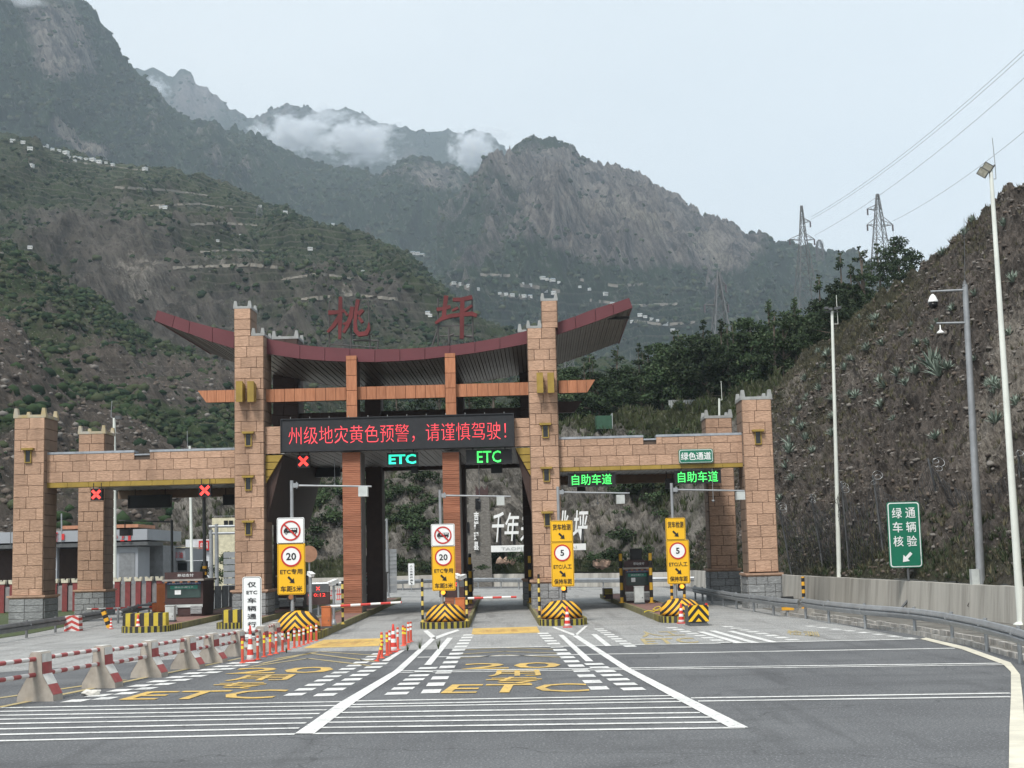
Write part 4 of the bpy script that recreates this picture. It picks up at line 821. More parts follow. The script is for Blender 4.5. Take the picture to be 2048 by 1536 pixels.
def stone_base(parent, u0, u1, v0, v1, z0, z1, seed):
    rs = random.Random(seed); mb = MB().box(u0, u1, v0, v1, z0, z1); mb.build('base_core', mort, parent); z = z0; H = z1-z0; rows = 4 if H > 1.3 else 3
    for k in range(rows):
        za, zb = z0+H*k/rows, z0+H*(k+1)/rows; xs = [0]+sorted(rs.choice([[.3, .68], [.45], [.25, .6], [.5, .82]]))+[1]
        for p, q in zip(xs[:-1], xs[1:]): block(parent, u0+(u1-u0)*p, u0+(u1-u0)*q, za, zb, v0, basem, 'base_stone')
    for sg, uu in ((-1, u0), (1, u1)):
        for k in range(rows): MB().box(uu, uu+sg*.05, v0+.02, v1-.02, z0+H*k/rows+.015, z0+H*(k+1)/rows-.015).build('base_stone', basem, parent)
def tower(px0, px1, py_mid, top_px, cap_y, seed, narrow=None, win=(), horn=None, v0=0.0, depth=2.1, front=True, base_y=1240):
    t = obj('tower', None, gate); um = (px0+px1)/2
    u0, _ = g(px0, py_mid, v0); u1, _ = g(px1, py_mid, v0); zt = g(um, top_px, v0)[1]; zc = g(um, cap_y, v0)[1]
    core = MB().box(u0+.02, u1-.02, v0+.03, v0+depth, zc, zt)
    if narrow: 
        n0, n1 = g(narrow[0], narrow[2]+20, v0)[0], g(narrow[1], narrow[2]+20, v0)[0]; zn = g(um, narrow[2], v0)[1]; core.box(n0+.02, n1-.02, v0+.03, v0+depth-.5, zt, zn)
    core.build('tower_core', mort, t)
    if front:
        if narrow:
            courses_tower(t, u0, u1, zc, zt, v0+.03, .572, None, seed)
            z = zn
            while z > zt+.05: block(t, n0, n1, max(zt, z-.572), z, v0+.03); z -= .572
        else: courses_tower(t, u0, u1, zc, zt, v0+.03, .60, None, seed)
    else:
        mb = MB(); z = zt; k = 0
        while z > zc+.05:
            za = max(zc, z-.6)
            for p, q in zip(PAT[k % 6][:-1], PAT[k % 6][1:]): mb.box(u0+(u1-u0)*p+.015, u0+(u1-u0)*q-.015, v0-.05, v0+.03, za+.015, z-.015)
            z = za; k += 1
        tag(mb.build('block', blockm if len(win) == 0 and px0 not in (547.5, 1046) else dkbrown, t), kind='stuff')  # rear towers: shade under the canopy painted as dark brown
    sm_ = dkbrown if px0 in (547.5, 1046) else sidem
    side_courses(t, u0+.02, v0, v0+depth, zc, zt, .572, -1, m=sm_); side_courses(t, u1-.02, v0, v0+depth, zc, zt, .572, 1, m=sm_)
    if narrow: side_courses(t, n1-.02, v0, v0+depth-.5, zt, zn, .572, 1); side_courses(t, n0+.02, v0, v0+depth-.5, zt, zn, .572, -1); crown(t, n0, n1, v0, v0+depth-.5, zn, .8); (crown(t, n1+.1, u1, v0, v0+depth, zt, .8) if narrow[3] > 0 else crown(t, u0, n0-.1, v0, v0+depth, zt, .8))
    else: crown(t, u0, u1, v0, v0+depth, zt, 1.0, mixcap if seed < 3 else capm)
    mb = MB().prism([(u0-.22, zc-.10), (u1+.22, zc-.10), (u1+.22, zc), (u0-.22, zc)][::-1], v0-.25, v0+depth+.2); mb.box(u0-.14, u1+.14, v0-.17, v0+depth+.12, zc-.17, zc-.1); mb.build('ledge', brickred, t)
    stone_base(t, u0-.1, u1+.1, v0-.1, v0+depth+.08, 0, zc-.17, seed+50)
    for wx, wy in win: uu, zz = g(wx, wy, v0); slit(t, uu, zz, .25, .60, v0)
    if horn:
        for hx in horn[:2]:
            uu = g(hx, horn[2], v0)[0]; za = g(hx, horn[3], v0)[1]; zb = g(hx, horn[2], v0)[1]; s = -1 if um < 800 else 1
            mb = MB(); vs = []
            for vv_, e in ((v0-.02, 0), (v0-.75, 1)):
                vs += [(uu-.17, vv_, zb+.12*e), (uu+.17, vv_, zb+.12*e), (uu+.17, vv_, za-.1*e), (uu-.17, vv_, za-.1*e)]
            mb.add(vs, [(4, 5, 6, 7)[::-1], (0, 1, 2, 3), (0, 4, 5, 1), (1, 5, 6, 2), (2, 6, 7, 3), (3, 7, 4, 0)]); mb.build('bracket_beam', gold, t)
    return t, u0, u1, zc, zt
mixcap = mat('ochre_coping', (.42,.32,.14), .7, col2=(.40,.39,.36), scale=1.5, dirt=.4)
TL = tower(470, 528, 900, 672, 1179.5, 10, narrow=(469, 501, 617, 1), win=((497.6,880),(497.6,968),(497.6,1057.6)), horn=(484,506.5,770,803))
TR = tower(1061, 1117.5, 900, 656, 1160, 20, narrow=(1083.5, 1114, 602, -1), win=((1091,863),(1093,950.5),(1094.8,1039.5)), horn=(1079.5,1101,753,785))
CLF = tower(27.5, 87.5, 1000, 836, 1191, 1, win=((57.5,913),), depth=2.0)
CRF = tower(1490.5, 1549, 970, 799, 1146, 30, win=((1515.5,876),), depth=2.0)
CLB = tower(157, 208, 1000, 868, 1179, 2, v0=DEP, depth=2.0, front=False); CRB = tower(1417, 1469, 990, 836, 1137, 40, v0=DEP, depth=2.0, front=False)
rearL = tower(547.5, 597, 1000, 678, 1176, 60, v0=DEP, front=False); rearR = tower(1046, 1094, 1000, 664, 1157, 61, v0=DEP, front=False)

# wing beams with block courses, gold band, coping and canopies between front and rear
def wing(u0, u1, top_l, top_r, notch, gold_b, gold_t, nm):
    w_ = obj('wing_beam', None, gate); v = .45
    zt = (g(top_l[0], top_l[1], v)[1]+g(top_r[0], top_r[1], v)[1])/2; zg1 = (g(*gold_t[0], v)[1]+g(*gold_t[1], v)[1])/2; zg0 = (g(*gold_b[0], v)[1]+g(*gold_b[1], v)[1])/2
    na, nb = g(notch[0], 900, v)[0], g(notch[1], 900, v)[0]; zn = g(notch[0], notch[2], v)[1]
    mb = MB().box(u0, na, v+.03, v+.7, zg1, zt-.12).box(na, nb, v+.03, v+.7, zg1, zn-.05).box(nb, u1, v+.03, v+.7, zg1, zt-.12); mb.build('beam_core', mort, w_)
    H = zt-.12-zg1; rows = [(zg1, zg1+H*.37), (zg1+H*.37, zg1+H*.74), (zg1+H*.74, zt-.12)]
    bl = (u1-u0)/11.3
    for k, (za, zb) in enumerate(rows):
        x = u0-(bl*.45 if k == 1 else bl*.05 if k == 0 else bl*.62)
        while x < u1:
            a, b = max(x, u0), min(x+bl, u1)
            if k == 2:
                for c, d in ((a, min(b, na)), (max(a, nb), b)):
                    if d-c > .1: block(w_, c, d, za, zb, v+.03)
            elif b-a > .1: block(w_, a, b, za, zb, v+.03)
            x += bl
    for a, b, z in ((u0, na, zt), (nb, u1, zt)): MB().box(a, b, v-.08, v+.78, z-.12, z).build('coping', bluecap, w_)
    MB().box(na, nb, v-.04, v+.74, zn-.05, zn+.03).build('coping', bluecap, w_)
    mb = MB(); n_ = 9
    for i in range(n_): a = u0+(u1-u0)*i/n_; b = u0+(u1-u0)*(i+1)/n_; mb.box(a+.008, b-.008, v-.05, v+.72, zg0, zg1-.002)
    mb.build('gold_band', gold, w_)
    # canopy slab and soffit
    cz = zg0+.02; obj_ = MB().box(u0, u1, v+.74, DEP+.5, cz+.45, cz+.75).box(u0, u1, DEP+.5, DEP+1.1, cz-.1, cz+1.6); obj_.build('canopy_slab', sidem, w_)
    for i in range(12):
        a = u0+(u1-u0)*i/12; b = u0+(u1-u0)*(i+1)/12; mb = MB(); nn = 5
        for q in range(nn): mb.box(a+(b-a)*q/nn+.015, a+(b-a)*(q+1)/nn-.004, v+.76, DEP+.45, cz+.40+(.02 if q % 2 else 0), cz+.448)
        mb.build('soffit_panel', soff, w_)
    return w_
soff = mat('soffit_metal', (.30,.30,.295), .45, var=.1, spec=.5, scale=.6); bluecap = mat('blue_grey_coping', (.34,.37,.41), .6, dirt=.4)
wing(CLF[2]+.0, TL[1], (280,900), (430,896.5), (269.5,300,909), ((100,976.5),(468,965.5)), ((100,966.5),(468,956)), 'left')
wing(TR[2], CRF[1], (1180,873), (1450,866), (1287.5,1313,878.5), ((1123,941.5),(1483,935)), ((1123,933.5),(1483,927.5)), 'right')

# main roof: upswept maroon fascia, ribbed soffit
T_T = [(316,621),(350,632),(380,642.5),(425,654.5),(470,664.5),(533,677.5),(600,690),(650,694.5),(700,697.3),(750,698.6),(800,698.3),(850,695.5),(900,691),(950,684),(1000,675.5),(1058,660.5),(1115,645),(1150,633),(1190,617.5),(1225,607),(1257,596.5)]
B_T = [(310.5,641.5),(345,655),(378,667),(425,684),(468,697),(533,707.5),(600,717.5),(650,721.5),(700,723.5),(750,724),(800,722),(850,718.5),(900,712.5),(950,706),(1000,697.5),(1058,687),(1115,669),(1152,657),(1192,643),(1228,629),(1264,616)]
VF = .8
TT = [g(*p, VF) for p in T_T]; BB = [g(*p, VF) for p in B_T]
roof = obj('roof', None, gate)
mb = MB()
for k in range(len(TT)-1):
    a, b, c, d = BB[k], BB[k+1], TT[k+1], TT[k]; s = .012
    MB().prism([(a[0]+s, a[1]), (b[0]-s, b[1]), (c[0]-s, c[1]), (d[0]+s, d[1])][::-1], VF-.05, VF+.18).build('fascia_panel', maroon, roof)
    MB().prism([(a[0], a[1]+.08), (b[0], b[1]+.08), (c[0], c[1]-.06), (d[0], d[1]-.06)][::-1], DEP+.9, DEP+1.1).build('rear_fascia_panel', maroon, roof)
    nx = 7; P0, P1 = Vector((a[0], a[1])), Vector((b[0], b[1]))
    mq = MB()
    for q in range(nx):
        p = P0.lerp(P1, q/nx+.012); r = P0.lerp(P1, (q+1)/nx-.012); e = .03 if q % 2 else 0
        mq.prism([(p.x, p.y+.06+e), (r.x, r.y+.06+e), (r.x, r.y+.12), (p.x, p.y+.12)][::-1], VF+.19, DEP+.88)
    mq.build('soffit_strip', soffd, roof) if 'soffd' in globals() else None
soffd = mat('dark_soffit_metal', (.20,.185,.175), .35, var=.15, spec=.6, scale=.5, bump=.15, bscale=1.2, bdist=.1)
for k in range(len(TT)-1):
    a, b = BB[k], BB[k+1]; nx = 7; P0, P1 = Vector(a), Vector(b); mq = MB()
    for q in range(nx):
        p = P0.lerp(P1, q/nx+.012); r = P0.lerp(P1, (q+1)/nx-.012); e = .03 if q % 2 else 0
        mq.prism([(p.x, p.y+.06+e), (r.x, r.y+.06+e), (r.x, r.y+.12), (p.x, p.y+.12)][::-1], VF+.19, DEP+.88)
    mq.build('soffit_strip', soffd, roof)
mq = MB()
for k in range(len(TT)-1): a, b = TT[k], TT[k+1]; c, d = BB[k], BB[k+1]; mq.prism([(c[0], c[1]+.13), (d[0], d[1]+.13), (b[0], b[1]-.03), (a[0], a[1]-.03)][::-1], VF+.19, DEP+.88)
mq.build('roof_deck', dkbrown, roof)
for k, mm in ((0, -1), (len(TT)-1, 1)):
    a, d = BB[k], TT[k]; MB().prism([(a[0]-.03, a[1]), (a[0]+.03, a[1]), (d[0]+.03, d[1]), (d[0]-.03, d[1])][::-1], VF-.05, DEP+1.1).build('end_cap', maroon, roof)
MB().box(g(1240,640,VF)[0]-1.2, g(1240,640,VF)[0]+.6, 2.2, 2.5, g(1228,629,VF)[1]-.02, g(1228,629,VF)[1]+.12).build('soffit_gap', blk, roof)

# timber-look crossbeams (front and rear) and pillars
def crossbeam(v, dark_, pieces):
    cb = obj('crossbeam', None, gate)
    for (ax, at_, ab), (bx, bt, bb), bev in pieces:
        ua, ub = g(ax, (at_+ab)/2, v)[0], g(bx, (bt+bb)/2, v)[0]; z1 = g((ax+bx)/2, (at_+bt)/2, v)[1]; z0 = g((ax+bx)/2, (ab+bb)/2, v)[1]
        MB().box(ua+(.5 if bev < 0 else 0), ub-(.5 if bev > 0 else 0), v+.06, v+.55, z0+.02, z1-.02).build('beam_core', dkbrown, cb)
        n_ = max(1, round((ub-ua)/.555)); step = (ub-ua)/n_
        for i in range(n_):
            a, b = ua+i*step+.01, ua+(i+1)*step-.01; m_ = dkbrown if dark_ else wood  # rear planks: canopy shade put into the colour
            if bev < 0 and i < 1: pts = [(a, z1), (b+0, z1), (b, z0), (b-.02, z0)]
            elif bev > 0 and i >= n_-1: pts = [(a, z0), (a+.02, z0), (b, z1), (a, z1)]; pts = pts[::-1]; pts = [(a, z1), (b, z1), (a+.03, z0), (a, z0)]
            else: pts = [(a, z1), (b, z1), (b, z0), (a, z0)]
            MB().prism(pts, v, v+.07).build('plank', m_, cb)
VC = .55
crossbeam(VC, False, [((395,782,805),(470,779,804),-1), ((528,778.5,804),(692,775,800.5),0), ((713,774,799),(890,769,795),0), ((912,768.5,794),(1061,764,789.5),0), ((1117,761,786),(1191,759.5,784.5),1)])
rz = lambda px: 990+(px-990)/1.168
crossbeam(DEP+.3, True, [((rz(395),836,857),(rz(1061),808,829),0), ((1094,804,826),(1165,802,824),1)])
def pillar(xt0, xt1, yt, yb, xw0, xw1, seed):
    p = obj('pillar', None, gate); v = .15
    # slim upper part in stacked panels
    u0, u1 = g(xt0, 770, v)[0], g(xt1, 770, v)[0]; zs = [g((xt0+xt1)/2, y, v)[1] for y in (yt, yt+9, yt+40, yt+70, yt+100, yt+135, yt+180)]
    MB().box(u0+.03, u1-.03, v+.06, v+1.6, zs[-1], zs[0]-.03).build('pillar_core', dkbrown, p)
    for a, b in zip(zs[1:], zs[:-1]): MB().bbox(u0, u1, v, v+.08, a+.01, b-.01, .01).build('panel', wood, p)
    # broad lower part with deep horizontal grain
    w0, w1 = g(xw0, 1060, v)[0], g(xw1, 1060, v)[0]; zt = g(xw0, 905, v)[1]; n_ = 13; rs = random.Random(seed)
    MB().box(w0+.03, w1-.03, v-.02, v+1.7, .2, zt).build('pillar_core', dkbrown, p)
    for k in range(n_):
        a, b = .2+(zt-.2)*k/n_, .2+(zt-.2)*(k+1)/n_; mb = MB(); nn = 6
        for q in range(nn):
            za, zb = a+(b-a)*q/nn, a+(b-a)*(q+1)/nn; e = rs.uniform(-.012, .012); mb.bbox(w0, w1, v-.10+e, v-.02, za, zb-.004, .01)
        mb.build('panel', woodh, p)
    MB().box(w1, w1+.03, v-.02, v+1.7, .2, zt).build('side_cladding', mat('grey_side', (.2,.19,.18), .7), p)
woodh = mat('terracotta_panel', (.36,.15,.085), .7, col2=(.23,.085,.048), scale=1.3, stretch=(.8, 1, 9), objrand=.14, bump=.5, bscale=4, bdist=.04)
pillar(692.5, 713.5, 711, 835, 686.5, 722.5, 1); pillar(890.5, 911.5, 706, 830, 887.5, 921, 2)
for rx0, rx1 in ((732,764),(rz(887),rz(921))):   # rear pillars, canopy shade painted in as dark brown
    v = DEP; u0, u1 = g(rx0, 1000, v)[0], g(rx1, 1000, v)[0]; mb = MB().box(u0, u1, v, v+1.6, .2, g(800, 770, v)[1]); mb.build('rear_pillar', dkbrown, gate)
# gold stepped brackets at the tower shoulders, with the brick panel above them
for (ua, ub, zt_, zb_, s) in ((g(528,940)[0], g(564,940)[0], g(545,909)[1], g(531,968)[1], 1), (g(1031,940)[0], g(1062,940)[0], g(1045,894)[1], g(1061,953)[1], -1)):
    br = obj('bracket', None, gate); n_ = 4
    for k in range(n_):
        a, b = k/n_+.012, (k+1)/n_-.012; za, zb = zt_+(zb_-zt_)*a, zt_+(zb_-zt_)*b
        f = lambda q: (ub-(ub-ua)*q if s > 0 else ua+(ub-ua)*q)
        e = ua if s > 0 else ub; pts = [(e, za), (f(a), za), (f(b), zb), (e, zb)]
        if s < 0: pts = pts[::-1]
        MB().prism(pts, .28, .5).build('bracket_panel', gold, br)
    f = lambda q: (ub-(ub-ua)*q if s > 0 else ua+(ub-ua)*q); e = ua if s > 0 else ub; pts = [(e, zt_), (f(0), zt_), (f(1), zb_-2.1)]
    if s < 0: pts = pts[::-1]
    MB().prism(pts, .52, DEP+1.5).build('bracket_web', dkbrown, br)
for a, b, y0, y1 in ((528, 561, 853, 908), (1029, 1062, 836, 893)):
    u0, u1 = g(a, 880, .25)[0], g(b, 880, .25)[0]; z1, z0 = g(545 if a < 800 else 1045, y0, .25)[1], g(545 if a < 800 else 1045, y1, .25)[1]
    MB().box(u0, u1, .33, DEP, z0, z1).build('lintel_core', mort, gate); n_ = 3
    for k in range(n_): block(gate, u0, u1, z0+(z1-z0)*k/n_, z0+(z1-z0)*(k+1)/n_, .33)
# lower canopy under the display
u0, u1, zc = TL[2], TR[1], g(800, 902, .3)[1]
MB().box(u0, u1, .6, DEP+1, zc+.3, zc+1.0).build('canopy_slab', sidem, gate)
for i in range(16):
    a, b = u0+(u1-u0)*i/16, u0+(u1-u0)*(i+1)/16; mb = MB()
    for q in range(5): mb.box(a+(b-a)*q/5+.015, a+(b-a)*(q+1)/5-.004, .3, DEP+.8, zc+(.02 if q % 2 else 0), zc+.05)
    mb.build('soffit_panel', soff, gate)
MB().box(u0, u1, DEP+1, DEP+1.6, zc-.2, zc+2.2).build('rear_lintel', dkbrown, gate)

# ---- things fixed to the gateway
def unit(name, label, cat, px0, px1, py0, py1, v, depth=.25, m=blk, group=None, hang=None, frame=True):
    uc = (px0+px1)/2; u0, u1 = g(px0, (py0+py1)/2, v)[0], g(px1, (py0+py1)/2, v)[0]; z1, z0 = g(uc, py0, v)[1], g(uc, py1, v)[1]
    c = gw((u0+u1)/2, v, (z0+z1)/2); t = thing(name, label, cat, c, GA, group); W, H = u1-u0, z1-z0
    mb = MB().box(-W/2, W/2, 0, depth, -H/2, H/2)
    if frame: f = min(.05, H*.08); mb.box(-W/2, W/2, -.06, 0, H/2-f, H/2).box(-W/2, W/2, -.06, 0, -H/2, -H/2+f).box(-W/2, -W/2+f, -.06, 0, -H/2+f, H/2-f).box(W/2-f, W/2, -.06, 0, -H/2+f, H/2-f)
    if H < 1.3 and hang: 
        for s in (-.35, .35): mb.tube((s*W, depth/2, H/2), (s*W, depth/2, H/2+hang), .025, n=6)
    mb.build('housing', m, t); return t, W, H
ledr = mat('led_red', (.85,.07,.09), emit=.55, var=0); ledr2 = mat('led_bright_red', (1.0,.06,.05), emit=1.1, var=0); ledg = mat('led_green', (.08,.9,.16), emit=.75, var=0); ledc = mat('led_cyan', (.04,.85,.55), emit=.75, var=0)
scr = mat('led_screen', (.030,.032,.036), .6, var=.1, spec=.25)
t, W, H = unit('led_display', 'long black LED display with a red scrolling Chinese warning above the centre lanes', 'display', 561, 1028.5, 832, 898.5, -.35, .5, scr)
lettering('州级地灾黄色预警，请谨慎驾驶！', t, (.0*W, -.01, -.02*H), W*.93, H*.54, ledr, thick=.015, bold=-.012)
mb = MB()
for i in range(12): x = -W/2+W*(i+.5)/12; mb.tube((x, .1, H/2), (x, .1, H/2+.09), .02, n=5)
mb.build('mounting_stud', capm, t)
def xsign(px0, px1, py0, py1, v, label):
    t, W, H = unit('lane_signal', label, 'traffic light', px0, px1, py0, py1, v, .3, group='closed lane signals', hang=.3); s = min(W, H)*.36
    mb = MB()
    for d in (1, -1): mb.add([(d*(-s-.05), -.07, -s+.05), (d*(-s+.05), -.07, -s-.05), (d*(s+.05), -.07, s-.05), (d*(s-.05), -.07, s+.05)], [(0, 1, 2, 3) if d > 0 else (3, 2, 1, 0)])
    mb.build('red_cross', ledr2, t)
xsign(182, 204, 977, 1001, .1, 'lane signal with a red cross, first from the left end under the wing beam'); xsign(398, 422, 969, 993, .1, 'lane signal with a red cross under the wing beam beside the left tower'); xsign(595, 619, 910, 935, .1, 'lane signal with a red cross under the end of the long red display')
def led(px0, px1, py0, py1, v, s, m, label, w_=.86, h_=.66, bold=.0):
    t, W, H = unit('lane_display', label, 'display', px0, px1, py0, py1, v, .25, group='lane displays under the gateway', hang=.3); lettering(s, t, (0, -.07, 0), W*w_, H*h_, m, thick=.012, bold=bold)
led(774, 836, 905, 932, .1, 'ETC', ledc, 'lane display lit with ETC in turquoise, middle bay', .88, .72, .03); led(932, 1024, 899, 928, .1, 'ETC', ledg, 'lane display lit with ETC in green, beside the right tower', .52, .82, .008)
led(1136, 1231, 945, 973, .35, '自助车道', ledg, 'lane display with four green characters nearest the right tower', .84, .76); led(1349, 1442, 940, 967, .35, '自助车道', ledg, 'lane display with four green characters below the small green sign', .86, .8)
greens = mat('sign_green', (.012,.16,.095), .45, var=.04, spec=.4); signw = mat('sign_white', (.78,.80,.80), .5, var=.03, spec=.4, emit=0)
c = gw(g(1392,912,.2)[0], .25, g(1392,912,.2)[1]); t = thing('name_board', 'small green board lettered in white on the right wing beam', 'sign', c, GA); k = 76.4/F
plate(t, 'panel', (0, 0, 0), 69*k, 28*k, .06, greens, .1); plate(t, 'border', (0, -.035, 0), 66*k, 25.5*k, .012, signw, .1); plate(t, 'face', (0, -.045, 0), 64*k, 23.5*k, .012, greens, .09); lettering('绿色通道', t, (0, -.055, 0), 60*k, 15.5*k, signw, bold=.015)
# dark boards and lamps under the canopies (rear faces of displays for the other direction)
for px0, px1, py0, py1, lb in ((256,342,990,1016,'long black unlit board hanging under the left canopy'),(446,476,989,1010,'short black unlit board hanging behind the left tower'),(630,680,935,954,'black unlit board hanging beyond the closed centre bay'),(822,836,931,946,'small black box hanging behind the turquoise ETC display'),(982,1004,928,946,'small black box hanging behind the green ETC display'),(1154,1171,972,982,'small black box hanging under the nearer green-lettered display'),(1331,1348,957,977,'black lamp box left of the farther green-lettered display')):
    unit('unlit_display', lb, 'display', px0, px1, py0, py1, DEP-.8 if px0 < 700 else 2.0, .3, hang=.4)
# roof lettering: two brush characters on a steel frame
redc = mat('character_red', (.13,.022,.024), .6, var=.2, scale=1)
def stroke_char(label, box, strokes, frame):
    x0, x1, y0, y1 = box; c = gw(g((x0+x1)/2, 700, 1.2)[0], 1.2, g((x0+x1)/2, 700, 1.2)[1]); t = thing('roof_character', label, 'sign letter', c, GA); uo, zo = g((x0+x1)/2, 700, 1.2)
    mb = MB(); k = 0
    for st in strokes:
        pts = [g(p[0], p[1], 1.2) for p in st]; ws = [p[2]*1.15*76.4/F for p in st]
        for (a, wa), (b, wb) in zip(zip(pts, ws), list(zip(pts, ws))[1:]):
            A, B = Vector(a), Vector(b); d = (B-A).normalized(); n_ = Vector((-d.y, d.x)); e = k*.004; k += 1
            q = [A-n_*wa/2-d*wa*.22, B-n_*wb/2+d*wb*.22, B+n_*wb/2+d*wb*.22, A+n_*wa/2-d*wa*.22]; mb.prism([(p.x-uo, p.y-zo) for p in q][::-1], -.06-e, .10+e)
    mb.build('character', redc, t); mb = MB()
    for a, b, r in frame:
        A, B = g(*a, 1.35), g(*b, 1.35); mb.tube((A[0]-uo, .18, A[1]-zo), (B[0]-uo, .18, B[1]-zo), r, n=6)
        if abs(a[0]-b[0]) < 4: mb.tube((B[0]-uo, .18, B[1]-zo), (B[0]-uo+.2, 2.2, B[1]-zo), r*.8, n=5)
    mb.build('steel_frame', mat('frame_steel', (.09,.085,.085), .5, metal=.3), t)
S = lambda x, y: (620+x/5.689, 560+y/5.689)
def st(*p): return [(*S(a, b), w_/5.689) for a, b, w_ in p]
stroke_char('red brush-style character on the roof ridge, the more intricate one', (656,742,595,680),
 [st((348,200,36),(345,400,44),(338,665,30)), st((220,372,46),(300,368,40),(390,350,30)), st((335,420,44),(270,520,40),(205,590,26)), st((480,315,40),(465,420,46),(425,520,40),(385,595,30)), st((395,360,20),(425,400,30)), st((440,490,36),(380,500,20)), st((545,235,40),(528,330,34),(515,480,34),(520,580,40),(560,620,44),(640,610,44),(668,560,36),(672,490,10)), st((605,350,24),(560,400,26)), st((560,430,28),(595,480,34)), st((545,380,24),(590,345,20))],
 [((658.5,601),(658.5,694),.045),((736.5,601),(740,697),.045),((702.5,646),(701,697),.045),((658.5,601),(662,601),.03),((659,688),(757,695),.03),((706,680),(756,681),.05),((700,670),(745,668),.03),((757,680),(754,697),.04)])
stroke_char('red brush-style character on the roof ridge, the simpler one nearer the right tower', (872,953,592,690),
 [st((1548,190,46),(1535,300,40),(1520,440,44)), st((1450,335,36),(1530,325,34),(1590,305,36)), st((1430,490,24),(1500,440,40),(1600,410,38),(1720,395,40),(1840,385,44),(1890,405,36)), st((1635,225,36),(1720,225,40),(1835,200,44)), st((1735,230,44),(1730,400,44),(1728,660,40)), st((1620,350,20),(1680,320,28)), st((1760,350,30),(1840,295,24))],
 [((876,596),(876,690),.045),((944,594),(946,682),.045),((880,652),(944,650),.03),((878,672),(946,671),.03),((878,650),(864,692),.05),((898,655),(898,688),.07),((908,668),(898,672),.06),((925,672),(945,673),.06)])
# ------------------------------------------------------------------ toll islands and what stands on them
YB = ((.62,.42,.03), (.025,.025,.027))
kerb_y = mat('kerb_yellow', (.36,.30,.05), .8, dirt=.6, dirtcol=(.14,.13,.09), scale=3); kerb_b = mat('kerb_black', (.03,.03,.032), .8, dirt=.5, dirtcol=(.12,.12,.11), scale=3)
kerb_w = mat('worn_kerb', (.22,.20,.10), .85, dirt=.7, dirtcol=(.09,.085,.07), scale=2); paver = mat('red_paving', (.24,.135,.115), .9, scale=2, dirt=.5)
galv = mat('galvanised_steel', (.33,.345,.36), .45, metal=.45, var=.1, scale=2); whitepole = mat('white_pole_paint', (.70,.73,.68), .45, var=.06, dirt=.15, scale=1); dgrey = mat('dark_grey_paint', (.10,.105,.11), .5)
orange = mat('orange_cabinet', (.56,.17,.06), .6, scale=2, dirt=.4, dirtcol=(.2,.09,.05)); cabw = mat('cabinet_white', (.50,.53,.52), .6, dirt=.3, scale=2); camw = mat('camera_white', (.78,.79,.78), .4, var=.03)
chev = stripe_mat('chevron_paint', (.78,.40,.03), (.022,.022,.024), 'z', .26, kx=1.0, dirt=.2)
IH = .28
ISL = {}
def island(key, pxl, pxr, pyn, Yend, label):
    a, b = P(pxl, pyn), P(pxr, pyn); x0, x1 = a.x, b.x; yn = (a.y+b.y)/2; xm, r = (x0+x1)/2, (x1-x0)/2
    t = struct(obj('toll_island', None, None, (xm, yn, 0))); n_ = 12
    arc = [(r*math.cos(PI+PI*i/n_), r*.85*math.sin(PI+PI*i/n_)) for i in range(n_+1)]
    out = arc + [(r, .8), (r, Yend-yn), (-r, Yend-yn), (-r, .8)]
    inn = [(p[0]*(1-.14/r), p[1]*(1-.12)+.0) for p in arc] + [(r-.14, .8), (r-.14, Yend-yn-.14), (-r+.14, Yend-yn-.14), (-r+.14, .8)]
    MB().prism(inn, 0, IH-.03, 'z').build('paving', paver, t)
    def seg(p, q, pi, qi, m, gp=.006):
        d = Vector((q[0]-p[0], q[1]-p[1])); L = d.length; f = gp/L
        A = Vector(p).lerp(Vector(q), f); B = Vector(p).lerp(Vector(q), 1-f); C = Vector(qi).lerp(Vector(pi), f); D = Vector(qi).lerp(Vector(pi), 1-f)
        MB().prism([A, B, C, D], 0, IH+random.uniform(-.006, .006), 'z').build('kerb_stone', m, t)
    k = 0
    dense = []
    for i in range(n_):
        for h in (0, .5): dense.append((Vector(arc[i]).lerp(Vector(arc[i+1]), h), Vector(arc[i]).lerp(Vector(arc[i+1]), h+.5), Vector(inn[i]).lerp(Vector(inn[i+1]), h), Vector(inn[i]).lerp(Vector(inn[i+1]), h+.5)))
    for p, q, pi, qi in dense: seg(p, q, pi, qi, kerb_y if k % 2 else kerb_b); k += 1
    for sx in (1, -1):
        y = 0; 
        while y < Yend-yn-.3:
            L = .24 if y < 2.4 else .9; L = min(L, Yend-yn-y); m_ = (kerb_y if k % 2 else kerb_b) if y < 2.4 else kerb_w
            p, q, pi, qi = (sx*r, y), (sx*r, y+L), (sx*(r-.14), y), (sx*(r-.14), y+L)
            if sx < 0: p, q, pi, qi = q, p, qi, pi
            seg(p, q, pi, qi, m_); k += 1; y += L
    MB().box(-r, r, Yend-yn-.14, Yend-yn, 0, IH).build('end_kerb', kerb_w, t)
    ISL[key] = (xm, yn, r); return t
island(1, 543, 637, 1280, 104, ''); island(2, 842, 939, 1256, 104, ''); island(3, 1077, 1176, 1250, 104, ''); island(4, 1317, 1420, 1244, 100, '')
island('T', 436, 489, 1257, 104, ''); island('L', 250, 335, 1264, 98, '')
def mound(key, label, w_, h_, dy=1.35):
    xm, yn, r = ISL[key]; prof = [(1, 0), (1, .22), (.965, .42), (.88, .62), (.74, .79), (.54, .91), (.28, .98), (.05, 1)]
    mb = MB().lathe([(p[0]*w_/2, p[1]*h_) for p in prof], n=30, sy=1.25)
    tag(mb.build('crash_cushion', chev, None, (xm, yn+dy-.25, IH)), label, 'crash cushion', 'striped crash cushions on the island noses')
mound(1, 'black and yellow chevron dome on the island nose behind the row of orange marker posts', 1.72, .80, 1.3); mound(2, 'black and yellow chevron dome between two thin striped posts', 1.75, .72)
